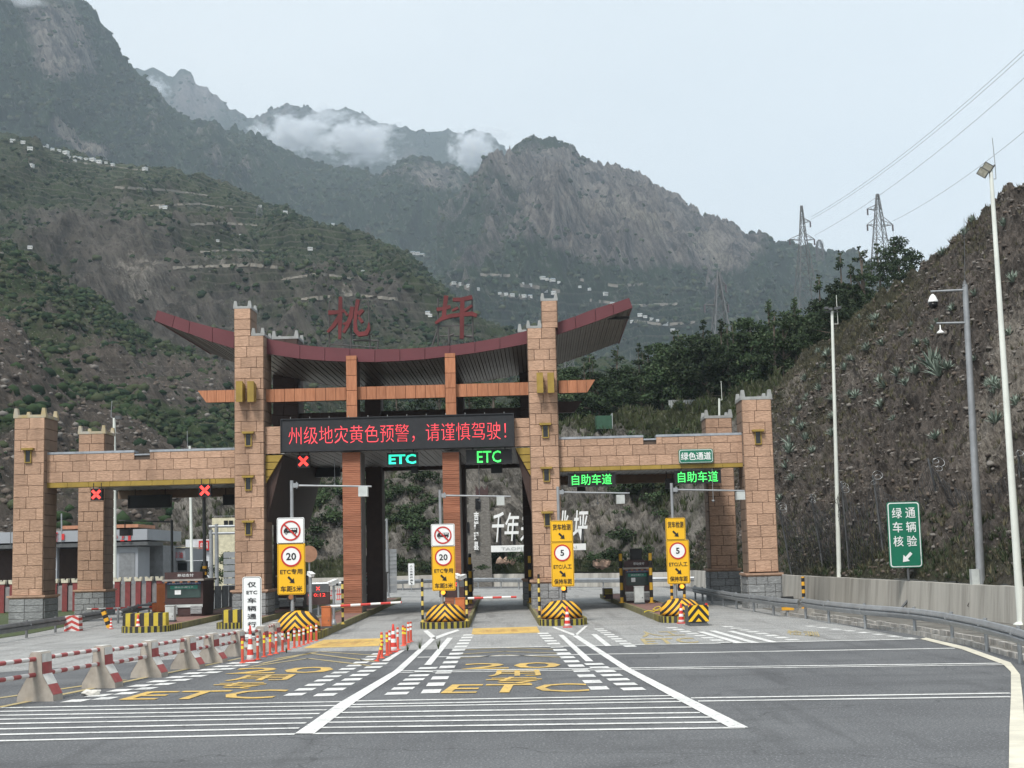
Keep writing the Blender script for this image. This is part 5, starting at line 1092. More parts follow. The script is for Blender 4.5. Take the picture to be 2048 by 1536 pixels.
mound(3, 'black and yellow chevron dome with a traffic cone standing in front', 1.8, .74); mound(4, 'black and yellow chevron dome partly behind the dark chevron impact barrel', 1.8, .70)
ybm = stripe_mat('block_stripes', (.55,.43,.05), (.03,.03,.032), 'x', .42, dirt=.35)
def on(px, py, z=IH): return P(px, py, z)
def item(name, label, cat, px, py, z=IH, group=None): 
    p = on(px, py, z); return thing(name, label, cat, p, 0, group), p
def W_(px, py, Y, o): v = V(px, py, Y)-o; return v
# yellow and black concrete blocks in front of the two left islands
for a, b, yt, yb, lb in ((248,325,1227,1264,'long yellow and black striped concrete block in front of the left booth'), (447,485,1220,1256,'short yellow and black striped concrete block left of the narrow white sign')):
    p, q = P(a, yb), P(b, yb); Y = p.y; h = V(a, yt, Y).z; w2 = (q.x-p.x)/2
    mb = MB().prism([(-w2, 0), (w2, 0), (w2*.985, h), (-w2*.985, h)][::-1], -.3, .35); tag(mb.build('striped_block', ybm, None, ((p.x+q.x)/2, Y, 0)), lb, 'block', 'striped blocks on the left islands')
# tall sign posts
signy = mat('sign_yellow', (.80,.45,.015), .5, var=.04, spec=.4, scale=.8); signb = mat('sign_black', (.02,.02,.022), .5, var=0); signr = mat('sign_red', (.50,.035,.03), .5, var=.05)
lampm = mat('amber_lamp', (1.0,.35,.03), emit=1.1, var=0); lampoff = mat('amber_lens', (.30,.13,.06), .4, var=0)
def arrow(parent, c, L, m, ang=-45):
    a = math.radians(ang); pts = [(-L*.5, -.085*L*1.4), (.05*L, -.085*L*1.4), (.05*L, -.34*L), (L*.5, 0), (.05*L, .34*L), (.05*L, .085*L*1.4), (-L*.5, .085*L*1.4)]
    r = [(x*math.cos(a)-y*math.sin(a), x*math.sin(a)+y*math.cos(a)) for x, y in pts]; MB().prism(r[::-1], -.006, .006).build('arrow', m, parent, c)
def truck_icon(parent, c, s):
    mb = MB(); mb.prism([(-.46,-.12),(-.46,.05),(-.36,.20),(-.2,.20),(-.2,.02),(-.02,.02),(-.02,.2),(.46,.2),(.46,-.12)][::-1], -.006, .006)
    mb.v = [(x*s, y, z*s) for x, y, z in mb.v]; mb.build('truck_symbol', signb, parent, c)
    for wx in (-.3, .3): disc(parent, 'wheel_symbol', (c[0]+wx*s, c[1]-.004, c[2]-.14*s), .085*s, .012, signb, 14); disc(parent, 'wheel_symbol', (c[0]+wx*s, c[1]-.012, c[2]-.14*s), .035*s, .012, signw, 10)
    for q in (.05, .2, .33): MB().box(-.055*s, .055*s, -.004, .004, .08*s, .15*s).build('window_symbol', signw, parent, (c[0]+q*s, c[1]-.009, c[2]))
def sign_post(key, label, polepx, poletop, army, armx, boxr, plates, lamp, lit=True):
    xm, yn, r = ISL[key]; Y = yn+2.35; c = V(polepx, 1200, Y); o = Vector((c.x, Y, IH)); t = thing('sign_post', label, 'sign post', o, 0, 'sign posts on the island noses'); k = Y/F
    zt = V(polepx, poletop, Y).z-IH; MB().tube((0, 0, 0), (0, 0, zt), .075, .07, 12).build('pole', galv, t)
    a0 = V(polepx, army, Y)-o; a1 = V(armx, army+ (polepx-armx)*.0245*0 +2, Y)-o
    mb = MB().tube((a0.x, 0, a0.z), (a1.x, 0, a1.z), .042, .035, 10); mb.box(.06, .26, -.09, .09, a0.z-.09, a0.z+.09); mb.tube((.2, 0, a0.z-.14), (.2, 0, a0.z+.14), .03, n=6); mb.build('arm', galv, t)
    b0, b1 = V(boxr[0], boxr[2], Y)-o, V(boxr[1], boxr[3], Y)-o; mb = MB().prism([(b0.x, b1.z), (b1.x, b1.z), (b1.x, b0.z), (b0.x, b0.z)][::-1], -.35, .12); mb.build('lamp_box', cabw, t)
    for kind, x0, x1, y0, y1 in plates:
        q0, q1 = V(x0, y0, Y)-o, V(x1, y1, Y)-o; cx, cz = (q0.x+q1.x)/2, (q0.z+q1.z)/2; w_, h_ = q1.x-q0.x, q0.z-q1.z; base = signw if kind == 'truck' else signy
        cxx = (cx, -.10, cz); plate(t, 'sign_panel', cxx, w_, h_, .03, base, .06)
        # thin black border
        plate(t, 'border', (cx, -.120, cz), w_-.05, h_-.05, .006, signb, .05); plate(t, 'face', (cx, -.126, cz), w_-.08, h_-.08, .006, base, .045)
        y_ = -.14
        if kind == 'truck':
            rr = w_*.37; ring(t, 'red_ring', (cx, y_, cz), rr*.84, rr, .012, signr); truck_icon(t, (cx, y_+.002, cz-.01), rr*1.45)
            mb = MB(); d = rr*.84*.7071; wv = .045; mb.prism([(-d-wv*.5, d-wv*.5), (d-wv*.5, -d-wv*.5), (d+wv*.5, -d+wv*.5), (-d+wv*.5, d+wv*.5)][::-1], -.006, .006); mb.build('red_bar', signr, t, (cx, y_-.02, cz))
        elif kind == 'detect': lettering('货车检测', t, (cx, y_, cz+h_*.20), w_*.80, h_*.28, signb, bold=.01); arrow(t, (cx, y_, cz-h_*.22), .36, signb)
        else:
            num, l1, l2 = kind; rr = w_*.37; cc = cz+h_*.5-rr-w_*.10
            disc(t, 'white_disc', (cx, y_+.002, cc), rr, .010, signw, 40); ring(t, 'red_ring', (cx, y_-.004, cc), rr*.83, rr, .012, signr)
            lettering(num, t, (cx, y_-.008, cc), rr*(.98 if len(num) > 1 else .45), rr*.72, signb, bold=.02)
            lettering(l1, t, (cx, y_, cz-h_*.05), w_*.80, h_*.105, signb, bold=.008); arrow(t, (cx, y_, cz-h_*.215), .36, signb); lettering(l2, t, (cx, y_, cz-h_*.385), w_*.78, h_*.115, signb, bold=.008)
    l0 = V(lamp[0], lamp[1], Y)-o; MB().box(-.17, .17, -.05, .1, -.2, .16).build('lamp_housing', blk, t, (l0.x, 0, l0.z)); disc(t, 'lamp', (l0.x, -.08, l0.z), .098, .06, lampm if lit else lampoff, 18)
ETC20 = ('20', 'ETC专用', '车距5米'); ETC5 = ('5', 'ETC/人工', '保持车距')
sign_post(1, 'sign post with no-truck and 20 limit panels nearest the left tower, lamp unlit', 585, 961, 971, 743, (718,736.5,974,993), [('truck',554.5,609.5,1036,1087),(ETC20,555.5,611.5,1087.5,1188.5)], (582.5,1194), False)
sign_post(2, 'sign post with the no-truck and 20 limit panels before the middle island', 884, 980, 991, 1022, (993,1009,994,1011), [('truck',862,910,1048.5,1092.3),(ETC20,863.3,911.5,1093,1180.7)], (886.4,1185))
sign_post(3, 'sign post with yellow truck check and 5 limit panels before the right tower', 1122, 973, 984.5, 1259, (1232,1248.5,990.5,1007.5), [('detect',1100,1146,1041.7,1084),(ETC5,1101,1148.8,1084.8,1172.5)], (1126.8,1176.7))
sign_post(4, 'sign post with yellow truck check and 5 limit panels at the far right island', 1351.5, 966, 979.5, 1489, (1471.5,1488,984,999.5), [('detect',1330,1371,1036.3,1080),(ETC5,1331.3,1380,1080.6,1167)], (1363.5,1172.8))
# narrow white sign
def narrow_sign(px0, px1, py0, py1, pyb, z, chars, label, arrow_c=True, tilt=.03):
    p = P((px0+px1)/2, pyb, z); Y = p.y; k = Y/F; t = thing('narrow_sign', label, 'sign', p); c0, c1 = V(px0, py0, Y)-p, V(px1, py1, Y)-p; w_, h_ = (px1-px0)*k, (py1-py0)*k; cz = V((px0+px1)/2, (py0+py1)/2, Y).z-p.z
    plate(t, 'sign_panel', (0, 0, cz), w_, h_, .04, signw, w_*.14); plate(t, 'border', (0, -.025, cz), w_*.93, h_-.07*w_, .006, signb, w_*.12); plate(t, 'face', (0, -.031, cz), w_*.88, h_-.12*w_, .006, signw, w_*.1); n_ = len(chars)+1; top = cz+h_/2-w_*.2; sp = (h_-w_*.3)/n_
    for i, ch in enumerate(chars): lettering(ch, t, (0, -.045, top-sp*(i+.5)), w_*(.46 if len(ch) == 1 else .56), sp*(.66 if len(ch) == 1 else .42), signb, bold=.01)
    arrow(t, (0, -.045, top-sp*(n_-.5)), w_*.5, signb); MB().tube((0, .05, -0), (0, .05, cz+h_*.3), w_*.06, n=8).box(-w_*.45, w_*.45, -.15, .25, 0, .08).build('stand', galv, t)
narrow_sign(485.5, 523, 1154.5, 1275, 1286, 0, ['仅', 'ETC', '车', '辆', '通', '行'], 'tall narrow white sign lettered vertically, standing by the last concrete barrier post')
narrow_sign(817, 829.5, 1127, 1170, 1183, 0, ['人', '工', '收', '费', '开', '启'], 'small far narrow white sign beyond the middle bay')
# booths
dbooth = mat('booth_cladding', (.06,.032,.03), .5, var=.15, spec=.4); gls = mat('booth_glass', (.035,.06,.055), .15, var=.2, scale=.8, spec=.6); scrb = mat('screen_black', (.008,.008,.009), .3, var=0); tealm = mat('notice_teal', (.03,.22,.16), .5, var=.1); bluem = mat('notice_blue', (.07,.13,.32), .5)
stripe_big = stripe_mat('post_stripes_wide', (.62,.36,.03), (.02,.02,.022), 'z', .80, dirt=.3, rough=.5, offset=.1); stripe_th = stripe_mat('post_stripes_narrow', (.66,.50,.12), (.02,.02,.022), 'z', .40, dirt=.2, rough=.5, offset=.1)
def booth(x, Y, label, w_=1.42, h_=2.35, monitor=True, posts=True, lab='', depth=3.0):
    t = thing('toll_booth', label, 'toll booth', (x, Y, IH), 0, 'toll booths')
    mb = MB().box(-w_/2, w_/2, 0, depth, .62, h_-.5).box(-w_/2+.04, w_/2-.04, .03, depth-.03, 0, .62); mb.build('body', dbooth, t)
    MB().box(-w_/2+.02, w_/2-.02, -.02, .0, .45, .6).build('trim', cabw, t)
    for s in (-1, 1): MB().bbox(-.3, .3, -.03, 0, 0, .2, .01).build('stone_panel', basem, t, (s*(w_/2-.36), 0, .1)); MB().bbox(-.3, .3, -.03, 0, 0, .2, .01).build('stone_panel', basem, t, (s*(w_/2-.36), 0, -.0+.31-.0))
    MB().box(-w_*.44, w_*.44, -.03, 0, .95, 1.62).build('window', gls, t)
    MB().box(-w_*.36, w_*.36, -.045, -.032, 1.42, 1.60).build('notice', tealm, t); lettering('请出示通行卡', t, (0, -.055, 1.51), w_*.5, .09, signw); MB().box(-w_*.24, -w_*.08, -.045, -.032, 1.13, 1.36).build('paper_notice', signw, t)
    MB().box(-w_*.44, w_*.44, -.04, 0, 1.66, 1.77).build('blue_strip', bluem, t); lettering('欢迎使用移动支付方式通行', t, (0, -.05, 1.715), w_*.8, .07, signw)
    MB().box(-w_/2-.1, w_/2+.1, -.35, depth+.2, h_-.52, h_-.42).build('eave', mat('eave_grey', (.3,.28,.26), .6), t)
    mb = MB(); [mb.box(-w_/2+.05+i*w_/5, -w_/2+.05+i*w_/5+.13, -.36, -.28, h_-.60, h_-.53) for i in range(5)]; mb.build('eave_light', lampoff, t)
    MB().box(-w_/2, w_/2, -.12, .5, h_-.42, h_-.05).build('fascia', dbooth, t); lettering('移动支付', t, (.1, -.13, h_-.22), w_*.42, .16, signw)
    if monitor: MB().box(-.36, .30, -.05, .3, h_+.02, h_+.62).build('monitor', scrb, t); MB().box(-.5, .4, 0, .4, h_-.05, h_+.02).build('monitor_stand', dbooth, t)
    return t
X1, X2, X3, X4, XT, XL = (ISL[k][0] for k in (1, 2, 3, 4, 'T', 'L'))
booth(X4-.25, on(1275, 1205).y, 'dark toll booth with a green-tinted window and black monitor at the open right bay')
booth(X1+.05, 91, 'dark toll booth just right of the left timber-look pillar'); booth(X2+.05, 90, 'dark toll booth just right of the second timber-look pillar'); booth(X3-.05, 92, 'dark toll booth standing behind the right tower')
booth(on(368, 1232).x, on(368, 1232).y, 'dark toll booth with tiled eaves beside the orange boards on the left island', 2.0, 2.35, False); booth(XT+.2, 86, 'dark toll booth behind the left tower', 1.5)
def post(px, pyb, pyt, r, m, label, group='striped posts on the islands', z=IH, name='striped_post'):
    p = P(px, pyb, z); h = V(px, pyt, p.y).z-z; mb = MB().tube((0, 0, 0), (0, 0, h), r, n=12).tube((0, 0, 0), (0, 0, .03), r*1.8, n=12)
    return tag(mb.build(name, m, None, p), label, 'post', group)
for px, b, t_, lb in ((685.7,1248.5,1161.5,'thin yellow and black post in front of the left timber-look pillar'),(845.5,1244,1157,'thin yellow and black post left of the middle chevron dome'),(934,1242,1156,'thin yellow and black post right of the middle chevron dome'),(1079.2,1235,1148,'thin yellow and black post left of the chevron dome with the cone')): post(px, b, t_, .055, stripe_th, lb)
for px, b, t_, lb in ((941.3,1207,1107,'thick yellow and black post at the right edge of the middle island'),(1061,1206,1105,'thick yellow and black post left of the right tower'),(751,1204,1118,'thick yellow and black post before the booth by the left pillar'),(763,1206,1118,'second thick striped post before the booth by the left pillar'),(1244,1205.5,1104.5,'thick yellow and black post left of the right bay booth'),(1303.5,1205.5,1104.5,'thick yellow and black post right of the right bay booth')): post(px, b, t_, .095, stripe_big, lb, 'thick striped posts at the booths')
diag = stripe_mat('diagonal_hazard', (.70,.36,.03), (.02,.02,.022), 'z', .34, dirt=.2, rough=.5); diag2 = stripe_mat('diagonal_plate', (.75,.38,.03), (.02,.02,.022), 'z', .30, dirt=.15, ky=0); 
for px, b, t_, z, lb in ((1344.5,1212,1167,IH,'orange striped post left of the pole at the far right island'),(1369.5,1208,1167,IH,'orange striped post right of the pole at the far right island'),(1608.5,1217,1153,.35,'orange and black post on a concrete block between the guardrails')): post(px, b, t_, .075, diag, lb, 'orange and black posts', z)
# cabinets and boards
def cab(name, label, px0, px1, py0, py1, m, depth=.45, z=IH, group=None, leg=False, extra=None):
    a = P((px0+px1)/2, py1, z); Y = a.y; w2 = (px1-px0)*Y/F/2; h = V((px0+px1)/2, py0, Y).z-z; t = thing(name, label, 'cabinet', a, 0, group)
    MB().bbox(-w2, w2, 0, depth, .06, h, .02).build('body', m, t); MB().box(-w2-.03, w2+.03, -.03, depth+.03, 0, .06).build('plinth', dgrey, t); MB().box(-w2*.82, w2*.82, -.012, 0, .16, h*.55).build('door', m, t); MB().box(w2*.5, w2*.7, -.03, -.012, h*.33, h*.38).build('handle', dgrey, t)
    MB().box(-w2-.02, w2+.02, -.02, depth+.02, h, h+.03).build('lid', m, t); return t, a, h, w2
_ta, pa, ha, wa = cab('barrier_cabinet', 'orange barrier cabinet with the longest arm, right of the marker post row', 643, 661, 1214, 1256, orange)
_tb, pb, hb, wb = cab('barrier_cabinet', 'brownish orange barrier cabinet behind the middle chevron dome', 911, 930, 1197, 1238, orange)
_tc2, pc, hc, wc = cab('barrier_cabinet', 'small orange barrier cabinet by the left striped block', 304, 314, 1207, 1226, orange)
cab('equipment_cabinet', 'small pale grey cabinet beside the orange boards on the left island', 330, 348, 1212.5, 1243, cabw); cab('equipment_cabinet', 'white service cabinet in front of the right bay booth', 1270, 1289, 1173.5, 1207.5, cabw)
for a, b, y0, y1, lb in ((313,334.5,1168,1226,'larger orange board left of the thin dark pole'),(341.5,363,1172,1229,'orange board right of the thin dark pole')): cab('orange_board', lb, a, b, y0, y1, orange, .2)
armm = stripe_mat('barrier_arm_paint', (.75,.74,.71), (.55,.06,.05), 'x', .82, dirt=.1)
def arm(a, b, Y, par):
    A, B = V(a[0], a[1], Y), V(b[0], b[1], Y); mb = MB(); d = B-A; mb.tube((0, 0, 0), d, .055, .045, 10); mb.build('arm', armm, par, A-par.location)
arm((661,1213), (803,1204.5), pa.y+.2, _ta); arm((930,1197), (1033,1193.8), pb.y+.2, _tb); arm((313,1213.5), (174,1218.5), pc.y+.2, _tc2)
def feeboard(label, px0, px1, py0, py1, pyb, txt):
    a = P((px0+px1)/2, pyb, IH); Y = a.y; w2 = (px1-px0)*Y/F/2; z1 = V((px0+px1)/2, py0, Y).z-IH; z0 = V((px0+px1)/2, py1, Y).z-IH; t = thing('fee_board', label, 'display', a, 0, 'fee displays on the islands')
    MB().box(-w2, w2, 0, .3, z0, z1-(z1-z0)*.38).build('screen', dbooth, t); MB().box(-w2, w2, -.02, .32, z1-(z1-z0)*.36, z1).build('hood', dgrey, t); MB().tube((0, .15, 0), (0, .15, z0), .06, n=8).build('post', galv, t)
    if txt: lettering(txt, t, (-w2*.1, -.02, z0+(z1-z0)*.48), w2*1.5, .16, ledr2)
    lettering('×', t, (w2*.0, -.04, z1-(z1-z0)*.2), .2, .2, ledr2)
feeboard('dark fee display with red figures behind the left chevron dome', 614, 659, 1169, 1209.5, 1230, '0 0:12'); feeboard('dark fee display with a small red light behind the middle sign post', 893, 929, 1162, 1195, 1222, '')
def campole(label, px, pyb, pyt, cams, z=IH):
    a = P(px, pyb, z); Y = a.y; h = V(px, pyt, Y).z-z; t = thing('camera_pole', label, 'camera', a, 0, 'cameras on short poles'); MB().tube((0, 0, 0), (0, 0, h), .05, n=8).lathe([(.12, 0), (.12, .04), (.06, .25)], n=10).build('pole', galv, t)
    for cx, cy, ang in cams:
        c = V(cx, cy, Y)-a; MB().bbox(-.10, .10, -.24, .24, -.085, .085, .03).box(-.12, .12, -.30, .2, .085, .11).build('camera_head', camw, t, (c.x, -.08, c.z), (.25, 0, ang)); MB().box(-.03, .03, -.03, .03, -.2, 0).build('bracket', galv, t, (c.x, 0, c.z)); disc(t, 'lens', (c.x-math.sin(-ang)*-.33, -.08-.33*math.cos(ang), c.z-.08), .05, .02, scrb, 10)
campole('white camera on a grey pole just right of the leftmost 20 limit panel', 622.5, 1236.5, 1155, [(622,1149,.5)]); campole('white camera on a flared grey pole left of the thin striped post', 668, 1250, 1168, [(667.5,1165,-.6)]); campole('pair of white cameras on one pole right of the middle 20 limit panel', 917.5, 1226, 1158, [(914.5,1152.5,.5), (924.5,1154.5,-.6)])
# impact barrel, hazard plates
p = P(1397, 1252); t = thing('impact_barrel', 'dark impact barrier with a black and yellow chevron front at the far right island', 'crash barrier', (p.x, p.y-.1, 0)); k = p.y/F
MB().prism([(-20*k, 9*k), (20*k, 9*k), (20*k, 41*k), (-20*k, 41*k)][::-1], -.06, .0).build('chevron_panel', stripe_mat('barrel_chevron', (.80,.48,.02), (.02,.02,.022), 'z', .36, kx=1.15, dirt=.1, offset=-.15), t); mb = MB().box(-16*k, 16*k, 0, 1.6, 2*k, 38*k).box(-18*k, 18*k, -.02, 1.4, 0, 6*k)
for i in range(3): mb.box(-19*k, 19*k, .25+i*.45, .4+i*.45, 8*k, 39*k)
mb.build('body', dgrey, t); 
for s in (-1, 1): MB().box(-.05, .05, -.08, -.0, 0, .07).build('reflector', signr, t, (s*16*k, 0, 41*k))
p = P(1575.5, 1232, 0); k = p.y/F; t = thing('hazard_plate', 'orange and black diagonal striped plate at the end of the farther right guardrail', 'sign', (p.x, p.y, 0)); m_ = stripe_mat('hazard_plate_paint', (.75,.38,.03), (.02,.02,.022), 'z', .34, dirt=.15); n_, l_ = _links(m_)
z0 = V(1575, 1219, p.y).z; z1 = V(1575, 1194, p.y).z; 
o = plate(t, 'panel', (0, -.1, 0), .56, .62, .04, m_, .03); o.rotation_euler = (0, 0, 0); o.location.z = (z0+z1)/2; MB().tube((0, 0, 0), (0, 0, z0+.1), .06, n=8).build('post', galv, t)
bp_ = P(1608, 1232); tag(MB().prism([(-.4, 0), (.4, 0), (.32, .35), (-.32, .35)][::-1], -.25, .25).build('concrete_footing', mat('raw_concrete', (.30,.285,.26), .9, dirt=.6, scale=2), None, (bp_.x, P(1608.5,1217,.35).y, 0)), 'concrete block under the orange and black post', 'block')
# ------------------------------------------------------------------ cones and marker posts
conr = mat('cone_red', (.62,.055,.04), .5, var=.06, dirt=.2); bandw = mat('reflective_band', (.78,.78,.76), .5, var=.04, dirt=.15); bandy = mat('yellow_band', (.85,.66,.05), .5, var=.04); postr = mat('marker_red', (.66,.10,.06), .55, var=.1, dirt=.25, dirtcol=(.3,.09,.07), objrand=.15)
def cone_mesh():
    mb = MB(); mb.box(-.2, .2, -.2, .2, 0, .04, 0); R = lambda z: .155-.115*z/.85
    zs = [.04, .16, .30, .42, .56, .66, .76, .88]; cols = [1, 0, 1, 0, 1, 0, 0]
    mb.lathe([(R(z), z) for z in zs], n=14, mis=cols); return mb.mesh('traffic_cone', [conr, bandw])
CONE = cone_mesh()
def cone(px, py, pyt, label, z=0, sc=None):
    p = P(px, py, z); h = V(px, pyt, p.y).z-z; o = obj('traffic_cone', CONE, None, p); s = h/.88; o.scale = (s*(sc or .95), s*(sc or .95), s); tag(o, label, 'traffic cone', 'traffic cones')
cone(500.5, 1323, 1251, 'tall traffic cone among the left row of orange marker posts, before the narrow white sign', sc=.62); cone(787, 1304, 1248, 'tall red and white cone inside the cluster of marker posts in the left lane', sc=.8); cone(1135, 1255, 1213, 'red and white cone before the chevron dome of the right tower island'); cone(1363, 1247, 1206, 'red and white cone left of the dark chevron impact barrier'); cone(276, 1264, 1229, 'red and white cone in front of the long striped block on the left')
def marker_mesh(yb):
    mb = MB().lathe([(.10, 0), (.10, .02), (.045, .045)], n=12); segs = [(0, .42), (1, .09), (0, .07), (1, .09), (0, .05)]; z = .045
    for c_, h in segs: mb.tube((0, 0, z), (0, 0, z+h), .042 if c_ == 0 else .044, n=10, mi=c_); z += h
    mb.lathe([(.044, z), (.03, z+.03)], n=10); return mb.mesh('marker_post', [postr, bandy if yb else bandw])
MK = [marker_mesh(False), marker_mesh(True)]
def marker(px, pyb, pyt, yb, label, group, tx=0):
    p = P(px, pyb); h = V(px, pyt, p.y).z; o = obj('marker_post', MK[yb], None, p, (0, tx, random.uniform(0, 6) if not tx else 0)); o.scale = (1, 1, h/.795); tag(o, label, 'marker post', group)
def z6(x, y): return 460+x/3.338, 880+y/3.338
ML = [(83,1490,1325,1),(185,1468,1305,0),(228,1450,1287,1),(268,1437,1282,1),(308,1427,1280,0),(351,1415,1275,0),(391,1402,1270,0),(430,1390,1258,0),(463,1380,1255,0),(492,1370,1247,0),(521,1360,1237,1),(542,1350,1230,0),(577,1342,1222,0)]
names = ['nearest', 'second', 'third', 'fourth', 'fifth', 'sixth', 'seventh', 'eighth', 'ninth', 'tenth', 'eleventh', 'twelfth', 'farthest']
for i, (x, b, t_, y) in enumerate(ML): q = z6(x, b); marker(q[0], q[1], z6(x, t_)[1], y, f'{names[i]} orange marker post of the long row, with {"yellow" if y else "white"} bands', 'marker posts in the row by the narrow white sign')
MR = [(983,1478,1340,1,.28),(1014,1458,1283,1,0),(1049,1440,1283,1,0),(1067,1428,1270,0,0),(1121,1402,1250,0,0),(1157,1376,1237,1,0),(1170,1368,1245,1,0),(1191,1356,1215,0,0),(1208,1347,1212,0,0)]
nm2 = ['leaning nearest', 'upright nearest', 'third', 'fourth, beside the tall cone,', 'fifth, beyond the tall cone,', 'sixth', 'seventh', 'eighth', 'farthest']
for i, (x, b, t_, y, tx) in enumerate(MR): q = z6(x, b); marker(q[0], q[1], z6(x, t_)[1], y, f'{nm2[i]} orange marker post of the cluster around the tall cone', 'marker posts in the cluster', tx)
# ------------------------------------------------------------------ concrete barrier posts and pipes
bconc = mat('barrier_concrete', (.42,.38,.33), .9, col2=(.30,.27,.235), scale=3, bump=.4, bscale=12, dirt=.5, dirtcol=(.16,.14,.12)); bred = mat('barrier_red_paint', (.33,.075,.075), .75, dirt=.35, dirtcol=(.3,.22,.19), scale=4); bwhite = mat('barrier_white_paint', (.66,.65,.62), .75, dirt=.35, dirtcol=(.3,.27,.24), scale=4)
BAR = [(80,1401,1303),(205,1375,1291),(299,1354,1281),(376,1337,1272),(423,1325,1266.5),(476,1312,1261),(524,1302,1252),(549,1290,1245.5)]
pts = [P(a, b) for a, b, c in BAR]
dirv = (pts[5]-pts[0]).normalized(); rzb = math.atan2(dirv.y, dirv.x)
def barrier_post(h):
    """profile across the line, stripes on the end that faces traffic (local -y), line runs along local x"""
    prof = [(-.42, 0), (.42, 0), (.40, h*.14), (.17, h*.58), (.15, h), (-.15, h), (-.17, h*.58), (-.40, h*.14)]
    return prof
for i, (a, b, c_) in enumerate(BAR):
    p = P(a, b); h = V(a, c_, p.y).z; t = thing('barrier_post', f'{["nearest", "second", "third", "fourth", "fifth", "sixth", "seventh, beside the narrow white sign", "last, behind the narrow white sign"][i]} red and white concrete post of the roadside barrier', 'barrier post', p, rzb, 'concrete posts of the roadside barrier')
    hw_ = .25; pr = [(-.44, 0), (.44, 0), (.42, h*.13), (.16, h*.55), (.14, h-.04), (.10, h), (-.10, h), (-.14, h-.04), (-.16, h*.55), (-.42, h*.13)]
    # body runs hw_ each way along the line; its broad foot spreads across it
    mb = MB().prism([(q[0], q[1]) for q in pr], -hw_, hw_, 'x'); mb.build('body', bconc, t)
    lv = [(0.0+h*.0, h*.13, None), (h*.13, h*.34, bred), (h*.34, h*.55, bwhite), (h*.55, h*.79, bred), (h*.79, h-.04, bwhite)]
    def xat(z): return float(np.interp(z, [0, h*.13, h*.55, h-.04], [.44, .42, .16, .14]))
    for za, zb, m_ in lv:
        if m_ is None: continue
        x0, x1 = xat(za), xat(zb); e = .008
        mb = MB()
        for s in (-1, 1): mb.add([(-hw_*.98, s*(x0+e), za), (hw_*.98, s*(x0+e), za), (hw_*.98, s*(x1+e), zb), (-hw_*.98, s*(x1+e), zb)], [(0, 1, 2, 3) if s < 0 else (3, 2, 1, 0)])
        mb.build('painted_band', m_, t)
    mb = MB().box(-hw_*.98, hw_*.98, -.10, .10, h+.0015, h+.006); mb.build('painted_top', bwhite, t)
pipem = stripe_mat('pipe_paint', (.64,.61,.59), (.34,.075,.075), 'x', .62, dirt=.2, rough=.5)
allp = [P(-420, 1480), P(-95, 1434)] + pts; 
for i in range(len(allp)-1):
    A, B = allp[i], allp[i+1]; d = (B-A); d.z = 0; L = d.length; u = d.normalized(); 
    hA = V(BAR[max(0, i-2)][0], BAR[max(0, i-2)][2], BAR and P(*BAR[max(0, i-2)][:2]).y).z
    for lv_, fr in (('upper', .86), ('lower', .54)):
        z = hA*fr; off = .12
        rr = MB().tube((off, 0, 0), (L-off, 0, 0), .05, n=10); rr.tube((off-.02, 0, 0), (off+.1, 0, 0), .055, n=10, mi=1).tube((L-off-.1, 0, 0), (L-off+.02, 0, 0), .055, n=10, mi=1)
        where = 'left of the nearest concrete post' if i < 2 else f'between the {names[i-2]} and {names[i-1]} concrete posts'
        if i == 0: continue
        tag(rr.build('barrier_pipe', [pipem, mat('rusty_collar', (.33,.13,.07), .8, dirt=.3)], None, (A.x, A.y, z), (0, 0, math.atan2(u.y, u.x))), f'{lv_} red and white pipe {where}', 'barrier rail', 'pipes of the roadside barrier')
# ------------------------------------------------------------------ guardrails
WP = [(0, 0), (.03, .02), (.08, .10), (.08, .13), (.02, .16), (.08, .19), (.08, .22), (.03, .30), (0, .32)]
WP = [(x, z*1.2) for x, z in WP]
def guardrail(label, px, ztop, side, spacing=None, m=None, group='guardrails', postm=None, world=None, thick=.012):
    m = m or galv; w3 = world or [P(*q) for q in px]; O = w3[0].copy(); t = thing('guardrail', label, 'guardrail', O, 0, group); mb = MB(); dense = []
    a = np.array([tuple(q) for q in w3]); d = np.r_[0, np.cumsum(np.linalg.norm(np.diff(a, axis=0), axis=1))]; n_ = max(2, int(d[-1]/4.0)); ss = np.linspace(0, d[-1], n_*3+1)
    C = np.stack([np.interp(ss, d, a[:, k]) for k in range(3)], 1); tn = np.gradient(C, axis=0); tn /= np.linalg.norm(tn, axis=1, keepdims=True); nr = np.stack([tn[:, 1], -tn[:, 0]], 1)*side
    for j in range(n_):
        mb = MB(); lo, hi = j*3, j*3+3
        for q in range(lo, hi+1):
            for (o_, z_) in WP: mb.v.append((C[q, 0]-O.x+nr[q, 0]*(.10+o_), C[q, 1]-O.y+nr[q, 1]*(.10+o_), ztop-.385+z_+(.006 if j % 2 else 0)))
        k = len(WP)
        for q in range(hi-lo):
            for r_ in range(k-1): mb.f.append((q*k+r_, (q+1)*k+r_, (q+1)*k+r_+1, q*k+r_+1)); mb.m.append(0); mb.sm.append(False)
        mb.build('rail_beam', m, t)
        q = C[lo]; MB().tube((0, 0, 0), (0, 0, ztop+.04), .06, n=8).box(-.05, .05, -.05, .05, ztop-.28, ztop-.06).build('post', postm or galv, t, (q[0]-O.x, q[1]-O.y, 0)); disc(t, 'bolt', (q[0]-O.x+nr[lo, 0]*.2, q[1]-O.y+nr[lo, 1]*.2, ztop-.16), .03, .02, galv, 8)
gR = [(1612,1238),(1656,1247),(1697.5,1253),(1740.6,1259),(1788,1263.5),(1840,1270.6),(1892.7,1281),(1965,1300),(2050,1330),(2140,1372),(2300,1450)]
guardrail('steel guardrail sweeping along the right edge, nearer one', gR, .90, 1)
